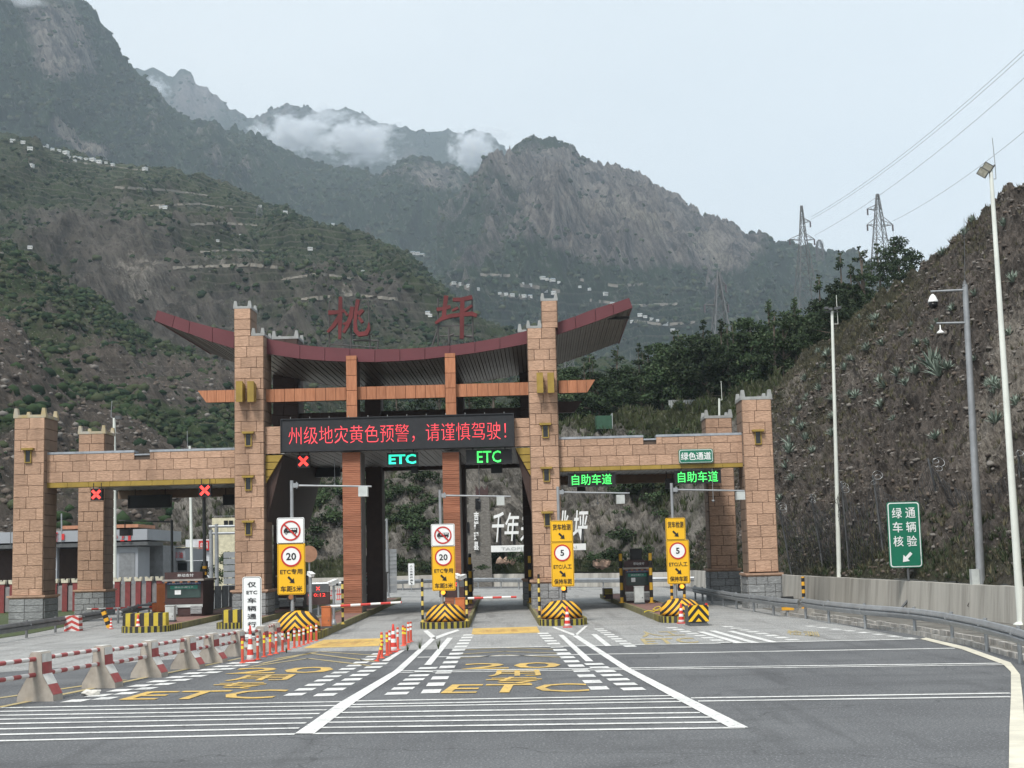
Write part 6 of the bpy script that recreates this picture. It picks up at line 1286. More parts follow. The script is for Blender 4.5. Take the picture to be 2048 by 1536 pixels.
guardrail('steel guardrail beyond the striped post at the right, passing the right column', [(1391,1199),(1412,1205),(1430,1209),(1463,1216),(1483,1220),(1526.6,1227),(1560,1233),(1604,1238)], .84, 1)
darkgal = mat('dull_steel', (.20,.205,.21), .55, metal=.4, dirt=.4)
guardrail('dull steel guardrail at the left edge, nearer one', [(-200,1318),(-60,1295),(73,1272.5),(184.5,1252),(204,1248.5)], 0.72, 1, m=darkgal, postm=darkgal); guardrail('short dull steel guardrail beyond the first at the left', [(236,1247),(272,1236),(318,1225)], .74, 1, m=darkgal, postm=darkgal)
guardrail('distant steel guardrail along the bend beyond the gateway', [(560,1188),(700,1185),(800,1181),(880,1178),(945,1177),(985,1177),(1020,1178),(1056,1179),(1160,1180),(1250,1180),(1390,1178)], 1.0, 1)
# rubber stacked blocks and leaning post at the left
p = P(147, 1262); k = p.y/F; tag(MB().prism([(-15*k, 0), (15*k, 0), (13*k, 30*k), (-13*k, 30*k)][::-1], -.3, .3).build('water_barrier', stripe_mat('chequer_paint', (.66,.62,.6), (.48,.07,.06), 'z', .26, kx=.5, dirt=.2), None, (p.x, p.y, 0)), 'red and white chequered plastic barrier at the left guardrail', 'barrier')
p = P(219, 1256); o = MB().box(-.1, .1, -.1, .1, 0, .95).build('leaning_post', diag, None, p, (0, -.35, 0)); tag(o, 'leaning orange and black post at the gap in the left guardrail', 'post'); p = P(222, 1257); cone(222, 1258, 1236, 'small dirty cone beside the leaning post at the left')
# ------------------------------------------------------------------ retaining walls
wallm = mat('stained_concrete', (.48,.46,.42), .9, col2=(.38,.365,.33), scale=1.1, stretch=(1.6, 1.6, .16), dirt=.85, dirtcol=(.12,.11,.095), bump=.2, bscale=6)
def rwall(label, pts3, h, batter=.12, side=1, seg=3.0):
    O = pts3[0].copy(); O.z = 0; t = thing('retaining_wall', label, 'wall', O)
    for a, b in zip(pts3[:-1], pts3[1:]):
        d = Vector((b.x-a.x, b.y-a.y, 0)); n_ = max(1, round(d.length/seg)); u = d.normalized(); nn = Vector((u.y, -u.x, 0))*side
        for k in range(n_):
            p, q = a.lerp(b, k/n_)-O+u*.012, a.lerp(b, (k+1)/n_)-O-u*.012; p.z = q.z = 0; j = random.uniform(-.012, .012); hh = h+random.uniform(-.015, .015); mb = MB()
            f0, f1 = p+nn*(batter+j), q+nn*(batter+j); b0, b1 = p-nn*.4, q-nn*.4; up = Vector((0, 0, hh))
            mb.add([f0, f1, b1, b0, p+up+nn*j, q+up+nn*j, b1+up, b0+up], [(0, 1, 5, 4), (1, 2, 6, 5), (2, 3, 7, 6), (3, 0, 4, 7), (4, 5, 6, 7), (0, 3, 2, 1)]); mb.build('wall_panel', wallm, t)
rwall('stained concrete retaining wall at the foot of the rocky slope', wall_ft[:8], 1.38, side=-1)
rwall('low concrete wall beyond the bend behind the gateway', [P(560, 1182), P(700, 1179), P(840, 1175.5), P(900, 1174), P(965, 1173), P(1030, 1173), P(1160, 1173.5), P(1290, 1173.5), P(1398, 1172)], 1.25, side=1, seg=5)
# ------------------------------------------------------------------ debris net with steel posts on the slope foot
netm = mat('net_wire', (.05,.05,.052), .6, metal=.3, var=.1); coilm = mat('coil_wire', (.45,.47,.48), .4, metal=.6)
NP = [((1558,1012),(1600,1150)),((1622,988),(1668,1152)),((1683,962),(1722,1155)),((1746,950),(1800,1157)),((1856,917),(1947,1158)),((2036,905),(2100,1165)),((2230,930),(2270,1180))]
nb_, nt_ = [], []
for i, (tp, bt) in enumerate(NP):
    B = P(bt[0], bt[1], 1.4); B.y += 2.4; T_ = V(tp[0], tp[1], B.y-.2); nb_.append(B); nt_.append(T_)
    t = thing('net_post', f'{["small leaning", "first", "second", "third", "tallest leaning", "sixth", "outer"][i]} steel post of the rockfall net', 'post', B, 0, 'posts of the rockfall net'); MB().tube((0, 0, -.3), T_-B, .07, .05, 8).build('post', dgrey, t)
    mb = MB(); rs = np.random.RandomState(i)
    for q in range(3):
        c = T_-B+Vector((rs.uniform(-.1, .5), -.1, rs.uniform(-.5, .05))); r_ = rs.uniform(.12, .3); pts_ = [c+Vector((r_*math.cos(a), .1*math.sin(a*2), r_*.8*math.sin(a))) for a in np.linspace(0, 2*PI, 13)]; mb.path(pts_, .012, 4)
    mb.build('wire_coil', coilm, t)
mb = MB(); rs = np.random.RandomState(9)
def wirequad(a, b, w=.014):
    d = (b-a).normalized(); s = d.cross(Vector((0, 1, 0))).normalized()*w; mb.add([a-s, a+s, b+s, b-s], [(0, 1, 2, 3)])
for i in range(len(NP)-1):
    nx = max(6, int((nb_[i+1]-nb_[i]).length/.17)); prev = None
    for k in range(nx+1):
        f = k/nx; bo = nb_[i].lerp(nb_[i+1], f); to = nt_[i].lerp(nt_[i+1], f); to.z -= 1.3*math.sin(PI*f)**.7*(nt_[i].z-nb_[i].z)*.22; ny = 9; col_ = [bo.lerp(to, j/ny)+Vector((rs.normal()*.05, -.25*math.sin(PI*j/ny)+rs.normal()*.05, rs.normal()*.03)) for j in range(ny+1)]
        for j in range(ny): wirequad(col_[j], col_[j+1])
        if prev:
            for j in range(0, ny+1, 1): wirequad(prev[j], col_[j], .010)
        prev = col_
o = tag(mb.build('rockfall_net', netm), 'dark sagging rockfall net strung between the steel posts at the slope foot', 'net')
# ------------------------------------------------------------------ tall poles and the green sign at the right
def pole(name, label, cat, b, tp, r0, r1, m, z=0, group=None):
    p = P(b[0], b[1], z); q = V(tp[0], tp[1], p.y); t = thing(name, label, cat, p, 0, group); MB().tube((0, 0, 0), q-p, r0, r1, 14).lathe([(r0*1.9, 0), (r0*1.9, .04), (r0*1.05, .12)], n=12).build('pole', m, t); return t, p, q-p, (lambda x, y, dy=0: V(x, y, p.y+dy)-p)
t, p, q, L = pole('lamp_post', 'white pole beside the slope, shorter one right of the right column', 'lamp post', (1680,1204), (1664,622), .14, .08, whitepole)
MB().path([L(1664,648), L(1676,648), L(1672.5,590)], .018, 5).build('lightning_rod', whitepole, t)
mb = MB()
for dx in (-.35, -.12, .2, .38): mb.box(q.x+dx-.1, q.x+dx+.1, -.25, .0, q.z-.02+abs(dx)*.3, q.z+.12+abs(dx)*.3)
mb.box(q.x-.4, q.x+.4, -.05, .05, q.z-.08, q.z-.02).build('floodlight', dgrey, t)
t, p, q, L = pole('lamp_post', 'tallest white pole, at the right edge, with two floodlights on top', 'lamp post', (2043,1250), (1981,332), .16, .075, whitepole)
lensm = mat('flood_lens', (.35,.34,.28), .3, var=.2, scale=10)
for cx, cy in ((1966,345), (1975.5,335)):
    c = L(cx, cy); o = MB().box(-.19, .19, -.08, .08, -.16, .16).build('floodlight', dgrey, t, c, (.3, .62, -.3)); MB().box(-.16, .16, -.09, -.08, -.13, .13).build('lens', lensm, o)
MB().tube(L(1968, 347), L(1990, 330), .04, n=6).build('crossbar', dgrey, t); MB().path([L(1983,358), L(1992,358), L(1990,328), L(1984.5,276)], .016, 5).build('lightning_rod', galv, t)
t, p, q, L = pole('camera_mast', 'grey steel mast with two camera arms and a thin lightning rod', 'mast', (1966,1236), (1930,570), .19, .12, galv)
MB().tube(L(1930,572), L(1928,436), .018, .008, 5).lathe([(.12, 0), (.12, .06), (.02, .3)], c=tuple(L(1930,574)), n=10).build('lightning_rod', dgrey, t)
for x0, y0, x1, y1 in ((1861,583,1929,580), (1873,646.5,1933,645.5)): MB().tube(L(x1, y1), L(x0, y0), .055, .04, 8).build('arm', galv, t)
c = L(1866, 603); mb = MB().lathe([(.03, .32), (.12, .22), (.21, .02), (.22, -.04)], c=tuple(c), n=16); mb.build('dome_camera', camw, t); MB().lathe([(.19, -.05), (.18, -.2), (.10, -.30)], c=tuple(c), n=16).build('camera_glass', scrb, t)
c = L(1881, 664); MB().lathe([(.02, .3), (.03, .1), (.14, .0), (.17, -.04), (.15, -.06)], c=tuple(c), n=16).build('dome_camera', camw, t)
MB().box(-.42, -.1, -.2, .1, .9, 2.0).build('equipment_box', cabw, t)
mb = MB(); mb.path([L(1968,1120), L(1945,1190), L(1935,1212), L(1950,1216), L(1968,1190), L(1974,1212)], .014, 5); mb.build('loose_cable', blk, t)
p = P(1803, 1219); p = Vector((V(1803, 1219, p.y-1.5).x, p.y-1.5, 0)); Y = p.y; k = Y/F; t = thing('direction_sign', 'green road sign lettered in white with an arrow, on a bent pole by the slope', 'sign', p); c = V(1809, 1069.3, Y)-p; w_, h_ = 66*k, 131*k
plate(t, 'sign_panel', c, w_, h_, .05, greens, .14); plate(t, 'border', c+Vector((0, -.03, 0)), w_-.08, h_-.08, .008, signw, .12); plate(t, 'face', c+Vector((0, -.037, 0)), w_-.17, h_-.17, .008, greens, .1)
for j, (a, b) in enumerate((('绿', '通'), ('车', '辆'), ('核', '验'))):
    for s, ch in ((-1, a), (1, b)): lettering(ch, t, c+Vector((s*13.5*k+(-.02 if 0 else 0), -.05, h_*.33-j*28*k)), 20*k, 21*k, signw, bold=.008)
arrow(t, c+Vector((.05, -.05, -h_*.345)), 25*k, signw, -135)
MB().path([V(1816,1132,Y)-p+Vector((0, .06, 0)), V(1820,1196,Y)-p, V(1803,1216,Y)-p], .06, 8).build('pole', dgrey, t)
t, p, q, L = pole('lamp_post', 'thin white pole rising behind the right wing', 'lamp post', (1442,1190), (1438.5,797), .11, .07, whitepole); MB().path([L(1438,800), L(1444,800), L(1442,762)], .02, 5).build('lightning_rod', whitepole, t)
t, p, q, L = pole('lamp_post', 'white pole between the two left columns', 'lamp post', (230,1217), (228.5,836), .14, .10, whitepole); MB().path([L(228,838), L(222,834), L(224,802)], .025, 5).build('lightning_rod', galv, t); MB().box(q.x+.1, q.x+.5, -.2, .1, q.z-.1, q.z+.15).build('floodlight', dgrey, t)
t, p, q, L = pole('lamp_post', 'white pole seen through the bay beside the left tower', 'lamp post', (384.5,1203), (379.5,892), .13, .09, whitepole); MB().path([L(379,895), L(375,893), L(374.5,862)], .025, 5).build('lightning_rod', galv, t)
t, p, q, L = pole('signal_mast', 'grey mast behind the second red cross, its foot striped orange and black', 'mast', (411,1237), (407.5,976), .10, .09, dgrey); MB().tube(L(410,1232), L(409.5,1132), .125, n=12).build('striped_sleeve', diag, t)
t, p, q, L = pole('speaker_pole', 'grey pole with a horn loudspeaker left of the rear left column', 'pole', (124.5,1204), (123,1027), .10, .06, galv); MB().tube(L(112,1113), L(128,1112), .05, n=8).lathe([(.08, 0), (.27, .30)], c=(0, 0, 0), n=14).build('bracket', galv, t); o = MB().lathe([(.06, -.35), (.10, -.1), (.28, .12), (.30, .12)], n=16).build('loudspeaker', galv, t, L(127,1113), (PI/2, 0, 0))
t, p, q, L = pole('dark_post', 'thin dark pole between the orange boards on the left island', 'pole', (345,1228), (343.5,1040), .085, .08, dgrey); MB().tube(L(343.5,1044), L(237,1041), .05, .03, 6).build('arm', dgrey, t); MB().box(-.35, .35, -.2, .3, -.35, .05).build('camera_box', blk, t, L(252,1060)); MB().tube(L(250,1043), L(250,1056), .04, n=6).build('hanger', blk, t)
t, p, q, L = pole('camera_mast', 'grey mast far behind the first pillar with a ribbed sign back', 'mast', (776.5,1196), (773.5,1037), .11, .09, galv); MB().tube(L(774,1040), L(760,1042), .04, n=6).build('arm', galv, t)
mb = MB()
for i in range(11): mb.box(-.62, .62, .12, .16, i*.31, i*.31+.28)
mb.build('ribbed_panel', galv, t, L(778,1186)); 
# ------------------------------------------------------------------ pylons and cables
pm = mat('pylon_steel', (.17,.175,.18), .6, metal=.3, var=.1)
def pylon(label, px, py_top, py_base, Y, wb_px, wt_px, arms, group, r=.11, base=None, name='pylon'):
    b = V(px, py_base, Y); b.x = V(px+1, py_top*.7+py_base*.3, Y).x; t = thing(name, label, 'pylon', b, random.uniform(-.2, .2) if 0 else .12, group); k = Y/F; H = (py_base-py_top)*k; wb_, wt = wb_px*k/2, wt_px*k/2; mb = MB(); n_ = max(6, int(H/ max(2.2, wb_*1.1)))
    def w_(z): f = z/H; return wb_+(wt*4-wb_)*min(1, f/.72) if f < .72 else wt*4+(wt-wt*4)*((f-.72)/.28)
    zs = [H*(1-(1-i/n_)**1.25) for i in range(n_+1)]
    for a, c in zip(zs[:-1], zs[1:]):
        wa_, wc_ = w_(a), w_(c); A = [(-wa_, -wa_), (wa_, -wa_), (wa_, wa_), (-wa_, wa_)]; C = [(-wc_, -wc_), (wc_, -wc_), (wc_, wc_), (-wc_, wc_)]
        for i in range(4):
            j = (i+1) % 4; mb.tube((*A[i], a), (*C[i], c), r*1.3, n=4, cap=False); mb.tube((*A[i], a), (*C[j], c), r*.7, n=3, cap=False); mb.tube((*A[j], a), (*C[i], c), r*.7, n=3, cap=False); mb.tube((*C[i], c), (*C[j], c), r*.7, n=3, cap=False)
    mb.build('lattice', pm, t); mb = MB(); ins = MB()
    for pa_, x0, x1 in arms:
        z = (py_base-pa_)*k; ww = w_(min(z, H))
        for x in (x0, x1):
            if x is None: continue
            e = (x-px)*k
            for s in (-1, 1): mb.tube((0+math.copysign(ww, e), s*ww, z-.3), (e, 0, z), r*.9, n=4, cap=False); mb.tube((math.copysign(ww, e), s*ww, z+1.6*max(.4, ww)), (e, 0, z+.1), r*.8, n=4, cap=False)
            for f in (.35, .65): mb.tube((e*f, ww*(1-f), z-.2), (e*f, 0, z+1.2*ww*(1-f)), r*.6, n=3)
            ins.tube((e, 0, z), (e, 0, z-1.4*max(1, r/.09)), r*2.0, n=6)
    if arms: mb.build('crossarm', pm, t); ins.build('insulator', mat('insulator_glass', (.10,.09,.10), .3, var=0), t)
    return t
pylon('lattice pylon rising behind the wood, left one of the two big ones', 1605, 403, 650, 420, 50, 3, [(436, None, 1622), (473, 1577, 1629)], 'large power pylons'); pylon('lattice pylon nearest the rocky slope on the skyline', 1757, 380, 600, 380, 46, 4, [(411, 1734, None), (444, 1732, 1786), (537, 1736, 1778)], 'large power pylons')
pylon('tiny distant pylon on the mountain ridge behind the left big pylon', 1638, 478, 523, 1500, 12, 3, [(486, 1632, 1644), (494, 1631, 1645), (503, 1632, 1644)], 'distant pylons', .3); pylon('dark pylon above the trees with white insulators', 1437, 540, 700, 520, 40, 3, [(566, 1432, 1452), (607, 1406, 1455)], 'large power pylons', .19)
pylon('lattice pylon low behind the roof tip over the right wing', 1137, 695, 800, 480, 40, 4, [(712, 1128, 1147), (752, 1118, 1162)], 'large power pylons', .09)
pylon('pale pylon on the terraced hillside, left one', 456, 390, 447, 1150, 13, 3, [(398, 451, 461)], 'distant pylons', .11); pylon('pale pylon on the terraced hillside, middle one', 518, 408, 474, 1120, 14, 3, [(417, 512, 524)], 'distant pylons', .11); pylon('pale pylon on the terraced hillside, right one', 735, 450, 508, 1050, 13, 3, [(460, 730, 740)], 'distant pylons', .11)
def cable(a, Ya, b, Yb, sag, label, r=.034, n=14, nm='power_cable', grp='overhead power cables'):
    A, B = V(*a, Ya), V(*b, Yb); pts_ = [A.lerp(B, i/n)-Vector((0, 0, sag*4*(i/n)*(1-i/n)))-A for i in range(n+1)]; tag(MB().path(pts_, r, 4).build(nm, blk, None, A), label, 'cable', grp)
cable((1622,434),420,(2180,-25),230,3,'upper cable of the close pair rising to the right'); cable((1622,439),420,(2180,-15),230,3,'lower cable of the close pair rising to the right'); cable((1629,471),420,(2180,35),230,3,'single cable from the lower crossarm of the left big pylon'); cable((1786,442),380,(2180,150),230,2,'cable from the pylon nearest the rocky slope'); cable((1700,521),700,(1736,498),382,.5,'short cable reaching back from the pylon nearest the slope')
cable((1746,455),380,(1744,530),380,0,'left drop line hanging beside the pylon nearest the slope', .03,4); cable((1786,455),380,(1788,530),380,0,'right drop line hanging beside the pylon nearest the slope', .03, 4)
# ------------------------------------------------------------------ lettering at the cliff
sw = mat('plaster_white', (.78,.79,.78), .6, var=.04); stonew = mat('stacked_stone', (.25,.235,.215), .95, col2=(.12,.112,.1), scale=3.2, stretch=(1, 1, 3), bump=1, bscale=6, bdist=.12)
YC = 147.0; k = YC/F
t = thing('stone_tower', 'grey stacked-stone watchtower model against the cliff with vertical white characters', 'tower', V(958, 1140, YC)); O = t.location.copy()
mb = MB(); x0, x1 = V(930, 1100, YC).x-O.x, V(984, 1100, YC).x-O.x; xt0, xt1 = V(938, 1000, YC).x-O.x, V(978, 1000, YC).x-O.x; zt = V(958, 992, YC).z-O.z
mb.prism([(x0, -3), (x1, -3), (xt1, zt), (xt0, zt)][::-1], 0, 2.5); mb.build('tower_body', stonew, t)
zc = V(964, 970, YC).z-O.z; a, b = V(951, 980, YC).x-O.x, V(976, 980, YC).x-O.x; MB().prism([(a, zt-.3), (b, zt-.3), (b, zc), (b*.72+a*.28, zc-.5), ((a+b)/2, zc-.05), (a*.72+b*.28, zc-.5), (a, zc)][::-1], .1, 2.2).build('crown', dbooth, t)
for wx, wy in ((955.5,1008),(933.5,1055)): MB().box(-.25, .25, -.08, 0, -.55, .55).build('slit', scrb, t, V(wx, wy, YC-.1)-O)
for ch, cy in zip('吉祥理县', (1032, 1050, 1073, 1092)): lettering(ch, t, V(952.5, cy, YC-.3)-O, 9.5*k, 17*k, sw, name='character', thick=.12, bold=.03)
t = thing('cliff_lettering', 'row of big white brush-style characters standing on a white plinth below the cliff', 'sign', V(1078, 1104, YC-3)); O = t.location.copy(); k = (YC-3)/F
for ch, cx, w_, h_ in (('千',996,24,60),('年',1024,28,57),('羌',1056,27,58),('寨',1087,26,58),('桃',1122,28,60),('坪',1161,28,60)):
    o = lettering(ch, t, V(cx, 1054-(cx-996)*.02, YC-3)-O, w_*k, h_*k, sw, name='character', thick=.25, bold=.012, warp=lambda x, z: (x+z*.10, z)); MB().box(-.12, .12, .3, .6, -h_*k*.5-.6, h_*k*.3).build('support', blk, t, V(cx+4, 1054, YC-3)-O)
pl_ = MB().box(V(982,1096,YC-3).x-O.x, V(1172,1096,YC-3).x-O.x, 0, .5, V(1000,1104,YC-3).z-O.z, V(1000,1091,YC-3).z-O.z); pl_.build('plinth', sw, t); lettering('TAOPING QIANGZHAI', t, Vector((0, -.03, (V(1078,1096.5,YC-3).z-O.z))), 150*k, 7*k, cabw, thick=.02)
for i, (x, y, s) in enumerate([(1190,1108,1.1),(1214,1106,1.3),(1236,1104,1.2),(1250,1118,.6),(1205,1122,.7),(1042,1108,.95),(966,1124,.5),(1180,1120,.5),(1330,1110,1.0),(800,1120,1.2),(770,1118,1.2),(820,1128,.8)]):
    bush(V(x, y+8, YC-5)-Vector((0, 0, .3)), s, f'{["round", "large dark", "spreading", "small", "low", "upright", "tiny clipped", "tiny", "dark", "broad", "leafy", "little"][i]} bush on the planted foot of the cliff', 'bushes before the cliff lettering')
# corrugated sheds in the wood
corr = mat('corrugated_sheet', (.36,.38,.38), .5, metal=.3, dirt=.4); 
def sheet(label, x0, x1, y0, y1, Y, skew=0):
    p0, p1 = V(x0, y1, Y), V(x1, y1, Y); h = (y1-y0)*Y/F; n_ = max(4, int((p1.x-p0.x)/.22)); t = thing('corrugated_fence', label, 'fence', p0)
    for i in range(n_): a = (p1.x-p0.x)*i/n_; b = (p1.x-p0.x)*(i+1)/n_; MB().prism([(a, 0), (b-.03, 0), (b-.03+skew, h), (a+skew, h)][::-1], (i % 2)*.05, (i % 2)*.05+.04).build('sheet_strip', corr, t)
sheet('grey corrugated fence on the rock edge above the right wing', 1338, 1392, 800, 832, 163, -.0); sheet('narrow corrugated sheet left of the longer corrugated fence', 1297, 1310, 822, 845, 164)
p = V(1208, 858, 160); t = thing('container', 'dark green container with a pale corrugated end in the trees over the right wing', 'container', p); MB().box(-.8, .9, 0, 2.4, 0, 1.5).build('body', mat('container_green', (.03,.085,.05), .6), t); MB().box(.92, 1.0, -.02, 2.4, 0, 1.75).build('end_panel', corr, t)

# small extras on the islands
for key, px0, px1, y0, y1, lb in ((4, 1209, 1226, 1177, 1198, 'brown end block with yellow bands at the rear of the right bay island'), (3, 1049, 1062, 1177, 1198, 'dark end block at the rear corner of the right tower island')):
    p = P((px0+px1)/2, y1, IH); k = p.y/F; t = thing('end_block', lb, 'block', p); w2 = (px1-px0)*k/2; h = V((px0+px1)/2, y0, p.y).z-IH
    MB().bbox(-w2, w2, 0, 1.6, 0, h, .03).build('body', dbooth, t); [MB().box(-w2+.02, w2-.02, -.012, 0, h*f, h*f+.07).build('band', kerb_y, t) for f in (.45, .62, .8)]
    MB().box(-.3, -.22, -.02, .0, h*.2, h*.3).build('reflector', bandy, t)
def hose(pts, m, label, r=.022):
    w3 = [P(x, y, IH+.03) for x, y in pts]; O = w3[0].copy(); tag(MB().path([q-O for q in w3], r, 6).build('hose', m, None, O), label, 'hose')
hose([(1289,1224),(1297,1221),(1308,1223),(1316,1219),(1322,1216),(1318,1213),(1311,1215),(1306,1219),(1314,1221),(1322,1220)], bandy, 'yellow hose lying loosely on the red paving of the right bay island')
for i, (a, b, y0, y1) in enumerate(((655,664,1180,1203),(673,684,1177,1200))):
    p = P((a+b)/2, y1); k = p.y/F; t = thing('plastic_fence', ['red and white plastic barrier far behind the first fee display', 'red and white plastic barrier just left of the timber-look pillar, far back'][i], 'barrier', p); w2 = (b-a)*k/2; h = (y1-y0)*k
    for j in range(6): MB().box(-w2+j*w2/3+.02, -w2+(j+1)*w2/3-.02, 0, .08, .05, h).build('upright', conr if j % 2 else bandw, t)
    MB().box(-w2, w2, -.02, .1, h*.45, h*.55).box(-w2, w2, -.2, .25, 0, .05).build('rail', conr, t)
# convex mirror and small fittings by the first sign post
p = P(617, 1236, IH); t = thing('traffic_mirror', 'round convex mirror seen from behind at the first island', 'mirror', (p.x, p.y+3, IH)); c = V(618, 1108, p.y+3)-Vector((p.x, p.y+3, IH)); MB().lathe([(.42, 0), (.36, .06), (.1, .12)], n=20).build('mirror_back', mat('faded_orange', (.30,.16,.10), .7), t, c, (-PI/2, 0, 0)); MB().tube((c.x, .1, 0), (c.x, .1, c.z), .045, n=8).build('pole', galv, t)
# thin downpipes and service rods hanging from the canopies
for px, y0, y1, v, lb in ((669,917,968,1.0,'thin rod hanging from the canopy in the closed centre bay'),(957,905,1000,2.0,'thin rod hanging from the canopy in the green ETC bay'),(1193.5,940,1005,1.5,'thin rod hanging in front of the nearer green-lettered display'),(1424,938,1000,.2,'thin rod hanging in front of the farther green-lettered display')):
    a, b = g(px, y0, v), g(px, y1, v); A = gw(a[0], v, a[1]); MBx = MB().tube((0, 0, 0), (0, 0, b[1]-a[1]), .018, n=6); MBx.lathe([(.03, b[1]-a[1]-.12), (.1, b[1]-a[1])], n=8); tag(MBx.build('hanging_rod', galv, None, A), lb, 'rod')
# ------------------------------------------------------------------ background at the left: service buildings, wall, viaduct
gfas = mat('grey_fascia', (.32,.34,.37), .5, var=.05, scale=.5); redl = mat('red_letter', (.55,.04,.04), .5, var=.05); terra = mat('terracotta_wall', (.42,.20,.12), .8); creamw = mat('cream_wall', (.62,.58,.42), .8, dirt=.3); greyw = mat('grey_wall', (.20,.21,.22), .8)
Y = 118; O = V(120, 1170, Y); O.z = 0; t = thing('service_building', 'long service building with a grey fascia and red characters behind the left columns', 'building', O)
def bx(nm, m, x0, x1, y0, y1, d0, d1, par=None, Yq=None, OO=None): 
    q = Yq or Y; o_ = OO or O; a, b = V(x0, y1, q)-o_, V(x1, y0, q)-o_; return MB().box(a.x, b.x, d0, d1, a.z, b.z).build(nm, m, par or t)
yl = lambda x, y: y
bx('wall', greyw, -120, 298, 1090, 1200, 5, 12); bx('fascia', gfas, -120, 298, 1058, 1090, -.6, 12); bx('soffit', dgrey, -120, 298, 1090.5, 1093, -.5, 5)
for x in range(-110, 298, 34): MB().box(-.02, .02, -.625, -.6, 0, 33*Y/F).build('fascia_joint', dgrey, t, V(x, 1090, Y)-O)
bx('rear_wall', dkbrown, -120, 230, 1094, 1215, 4.2, 4.9); bx('side_wall', gfas, 232, 276, 1093, 1215, 0, 4)
for x in (30, 108, 228): bx('column', gfas, x-5, x+5, 1093, 1215, .2, .8)
bx('parapet', terra, 110, 264, 1047, 1057.5, 2, 8); bx('rolling_door', greyw, 238, 270, 1105, 1215, -.05, -.01)
for ch, x, s in (('餐', 117, 16), ('一', 131, 10), ('小', 237, 9), ('卫', 249, 14), ('置', 263, 13)): lettering(ch, t, V(x, 1074, Y)-O+Vector((0, -.68, 0)), s*.55*Y/F, s*1.2*Y/F, redl, name='character', bold=.02, thick=.04)
Y = 128; O = V(330, 1170, Y); O.z = 0; t = thing('white_shed', 'low white metal-clad shed with red characters seen through the left bay', 'building', O); wsh = mat('white_cladding', (.60,.62,.64), .5, dirt=.2)
bx('cladding', wsh, 277, 322, 1098, 1122, 0, 8); bx('fascia', gfas, 322, 371, 1097, 1122, -.1, 8); bx('wall', greyw, 277, 371, 1122, 1200, .8, 7.9); bx('roof_edge', creamw, 270, 372, 1094, 1098, -.3, 8.2); bx('window', scrb, 346, 370, 1126, 1141, .7, .78)
for i in range(5): bx('cladding_joint', dgrey, 283+i*8, 283.5+i*8, 1098, 1122, -.03, -.005)
for ch, x in zip('工厂加油', (327, 339, 351, 362)): lettering(ch, t, V(x, 1110, Y)-O+Vector((0, -.13, 0)), 8*Y/F, 12*Y/F, redl, name='character', thick=.03)
Y = 150; O = V(440, 1165, Y); O.z = 0; t = thing('yellow_building', 'pale yellow flat-roofed building half hidden by the left tower', 'building', O)
bx('wall', creamw, 424, 480, 1035, 1180, 0, 10); bx('roof_railing', galv, 424, 480, 1031, 1033, -.1, .1); 
for x in (452, 462): bx('window', scrb, x-4, x+4, 1041, 1050, -.06, -.01)
bx('lower_wing', wsh, 371, 424, 1078, 1180, 0, 8); bx('window', scrb, 402, 416, 1122, 1138, -.06, -.01); bx('sign_board', signr, 399, 420, 1081, 1101, -.4, -.1); lettering('中国', t, V(409.5, 1091, Y)-O+Vector((0, -.45, 0)), 15*Y/F, 12*Y/F, bandw)
Y = 200; O = V(663, 1170, Y); O.z = 0; t = thing('red_billboard', 'red roadside billboard with gold marks beyond the first bay', 'billboard', O); bx('panel', signr, 641, 690, 1036, 1047, 0, .3); bx('lower_strip', orange, 643, 690, 1047.5, 1050, 0, .3); lettering('中国石化', t, V(668, 1042, Y)-O+Vector((0, -.04, 0)), 40*Y/F, 8*Y/F, signy)
for x in (646, 685): bx('leg', dgrey, x-.7, x+.7, 1050, 1175, .1, .3)
# boundary wall with red piers and cream notched caps
Y = 99; O = V(160, 1212, Y); O.z = 0; t = thing('boundary_wall', 'boundary fence of dark red piers with cream notched caps behind the left lanes', 'fence', O); pierm = mat('dark_red_pier', (.22,.05,.05), .7, dirt=.3); capc = mat('cream_cap', (.62,.58,.47), .7); gridm = mat('grey_infill', (.26,.25,.255), .6, dirt=.3)
zt = V(200, 1164, Y).z; xs = [V(x, 1190, Y).x-O.x for x in range(-60, 345, 21)]
for i, x in enumerate(xs):
    MB().box(x-.17, x+.17, 0, .34, 0, zt).build('pier', pierm, t); MB().prism([(x-.22, zt), (x+.22, zt), (x+.26, zt+.28), (x+.12, zt+.28), (x+.06, zt+.14), (x-.06, zt+.14), (x-.12, zt+.28), (x-.26, zt+.28)][::-1], -.04, .38).build('cap', capc, t)
    if i < len(xs)-1: MB().box(x+.18, xs[i+1]-.18, .12, .2, .1, zt-.18).build('infill_panel', gridm, t)
Y = 92; O = V(435, 1224, Y); O.z = 0; t = thing('metal_fence', 'grey sheet metal site fence behind the left booth', 'fence', O)
for i in range(9): a = V(407+i*7.2, 1200, Y).x-O.x; MB().box(a, a+.21, (i % 2)*.08, (i % 2)*.08+.05, .05, V(430, 1172, Y).z).build('fence_panel', darkgal, t)
t = thing('sign_gantry', 'grey pipe gantry with sign backs seen just left of the left tower', 'gantry', V(430, 1215, 112)); O = t.location.copy(); O_ = O
G = lambda x, y: V(x, y, 112)-O
MB().tube(G(423,1210), G(422,1060), .16, .14, 10).build('pole', galv, t); MB().tube(G(434,1210), G(433,1048), .16, .14, 10).build('pole', galv, t); MB().tube(G(418,1067), G(480,1066), .1, n=8).tube(G(418,1053), G(480,1052), .1, n=8).build('beam', galv, t)
mb = MB(); [mb.box(0, 1.6, .2, .25, i*.5, i*.5+.44) for i in range(7)]; mb.build('sign_back', galv, t, G(446,1195))
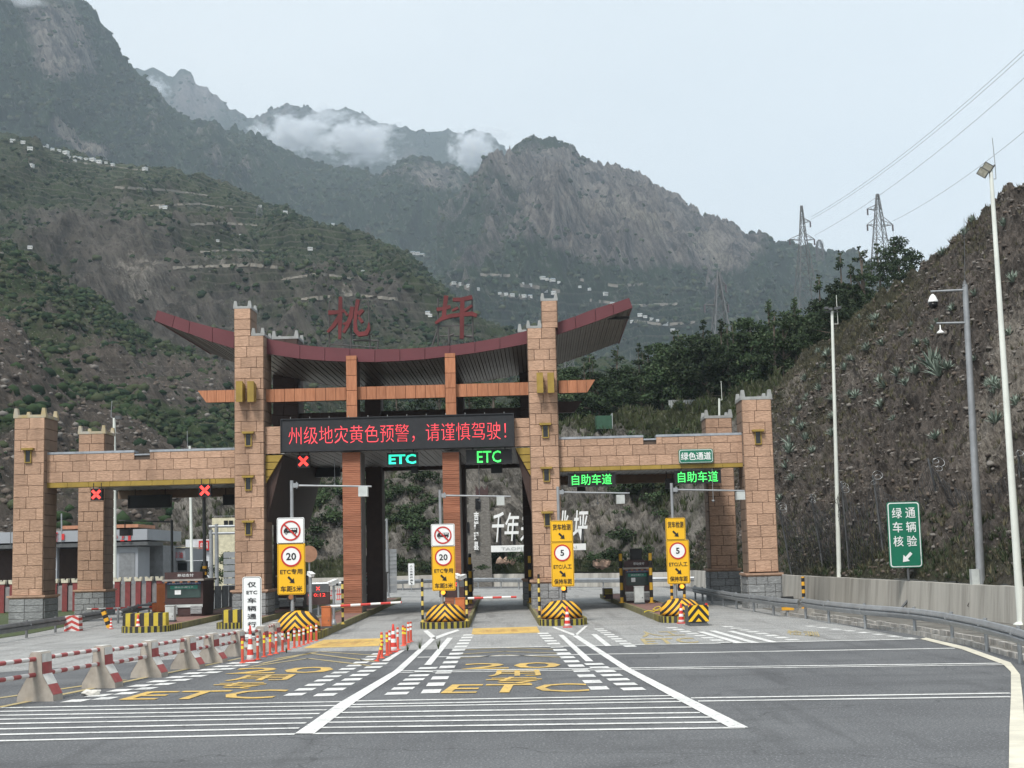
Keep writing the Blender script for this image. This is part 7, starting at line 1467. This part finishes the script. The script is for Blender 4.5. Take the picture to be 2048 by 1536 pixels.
# viaduct with its picket railing
Y = 225; O = V(200, 1150, Y); O.z = 0; t = thing('viaduct', 'concrete road viaduct crossing behind the left wing with a green and white picket railing', 'bridge', O); vc = mat('viaduct_concrete', (.30,.30,.29), .9, dirt=.5, scale=.3)
a, b = V(-200, 1040, Y).x-O.x, V(720, 1020, Y).x-O.x; z1 = V(200, 1028, Y).z; 
mb = MB(); n_ = 8
for i in range(n_): MB().box(a+(b-a)*i/n_+.05, a+(b-a)*(i+1)/n_-.05, 0, 9, z1-1.5, z1-.35).build('girder', vc, t); MB().box(a+(b-a)*i/n_+.02, a+(b-a)*(i+1)/n_-.02, -.8, 9.8, z1-.33, z1).build('parapet', mat('pale_parapet', (.5,.5,.49), .8, dirt=.4, scale=.4), t); MB().box(-.9, .9, 2, 7, -1, z1-1.5).build('pier', vc, t, (a+(b-a)*(i+.5)/n_, 0, 0))
pk = MB(); x = a
while x < b: pk.box(x, x+.28, -.6, -.5, z1, z1+.85); x += .62
tag(pk.build('picket_railing', mat('picket_green', (.28,.46,.38), .6), t), kind='stuff'); MB().box(a, b, -.7, -.6, z1+.25, z1+.35).build('railing_rail', capm, t)
# a few trees and bushes of the left background
for i, (x, y, k_, s) in enumerate([(455,1120,1,.5),(400,1150,3,.45),(300,1152,3,.4),(318,1155,1,.4),(600,1080,0,.7),(620,1095,1,.6)]):
    q = V(x, y+ (9*s*2900/(135 if i < 4 else 190))*.5, 135 if i < 4 else 190); q.z = max(0, q.z-3) if i < 4 else q.z-2; tree(k_, (q.x, q.y, 0 if i < 4 else .5), s, ['leafy tree beside the yellow building', 'low bushy tree behind the grey site fence', 'small bare-looking bush tree in front of the white shed', 'low green tree in front of the white shed', 'dark tree under the viaduct by the first sign post', 'small green tree under the viaduct beside the cliff'][i], None)
# rough cut stones on the cliff foot and rock garden
for i, (x, y, s) in enumerate([(1195,1127,.5),(1204,1128,.6),(1214,1127,.45),(1012,1121,.4),(1025,1122,.35),(1000,1122,.4)]):
    v, f = ico(1); rs = np.random.RandomState(i); v = v*(1+rs.uniform(-.25, .25, (len(v), 1)))*s; tag(MB().add(v, f.tolist()).build('garden_rock', mat('warm_rock', (.36,.25,.19), .9, bump=.4, bscale=4), None, V(x, y, 141)), f'warm brown rock below the cliff, {["leftmost of the right trio", "middle of the right trio", "right end of the right trio", "under the white plinth", "right of the rocks under the plinth", "nearest the stone tower"][i]}', 'rock')
# ------------------------------------------------------------------ air
def volume_mat(name, col, dens):
    m = bpy.data.materials.new(name); m.use_nodes = True; n, l = _links(m); n.clear()
    o = n.new('ShaderNodeOutputMaterial'); v = n.new('ShaderNodeVolumePrincipled'); v.inputs['Color'].default_value = (*col, 1); v.inputs['Density'].default_value = dens
    l.new(v.outputs[0], o.inputs['Volume']); return m, v
hm, _ = volume_mat('haze_air', (.74, .86, .98), 1.05e-4)
tag(MB().box(-5200, 5200, -60, 7200, -1.2, 1900).build('haze', hm), kind='stuff')
def cloud(c, size, dens, seed, rz=0):
    m, v = volume_mat('cloud_mist', (.93, .96, 1), dens); n, l = _links(m)
    tc = n.new('ShaderNodeTexCoord'); nz = n.new('ShaderNodeTexNoise'); nz.inputs['Scale'].default_value = 3.3; nz.inputs['Detail'].default_value = 5; nz.inputs['Roughness'].default_value = .62
    mp = n.new('ShaderNodeMapping'); mp.inputs['Location'].default_value = (seed*3.1, seed*1.7, 0); l.new(tc.outputs['Object'], mp.inputs[0]); l.new(mp.outputs[0], nz.inputs['Vector'])
    ln = n.new('ShaderNodeVectorMath'); ln.operation = 'LENGTH'; l.new(tc.outputs['Object'], ln.inputs[0])
    a = n.new('ShaderNodeMapRange'); a.inputs[1].default_value = .15; a.inputs[2].default_value = 1.0; a.inputs[3].default_value = .13; a.inputs[4].default_value = -.30; l.new(ln.outputs['Value'], a.inputs[0])
    s = n.new('ShaderNodeMath'); s.operation = 'ADD'; l.new(nz.outputs[0], s.inputs[0]); l.new(a.outputs[0], s.inputs[1])
    r = n.new('ShaderNodeMapRange'); r.inputs[1].default_value = .48; r.inputs[2].default_value = .66; r.inputs[4].default_value = dens; l.new(s.outputs[0], r.inputs[0]); l.new(r.outputs[0], v.inputs['Density'])
    me = bpy.data.meshes.new('cloud'); bm = bmesh.new(); bmesh.ops.create_icosphere(bm, subdivisions=3, radius=1); bm.to_mesh(me); bm.free(); me.materials.append(m)
    o = obj('cloud', me, None, c, (0, 0, rz)); o.scale = size; return tag(o, kind='stuff')
def cl(px, py, wpx, hpx, Y, depth, dens, seed):
    k = Y/F; return cloud(V(px, py, Y), (wpx*k, depth, hpx*k), dens, seed)
cl(600, 268, 135, 66, 4700, 330, .035, 1)
cl(725, 280, 150, 74, 4600, 330, .035, 2)
cl(520, 262, 50, 30, 4500, 160, .02, 7)
cl(660, 232, 90, 34, 5000, 200, .02, 8)
cl(945, 300, 92, 78, 4500, 280, .035, 4)
cl(1000, 268, 60, 26, 4700, 160, .014, 9)
cl(318, 172, 40, 26, 4800, 160, .02, 5)
cl(30, -8, 170, 44, 2500, 180, .03, 6)
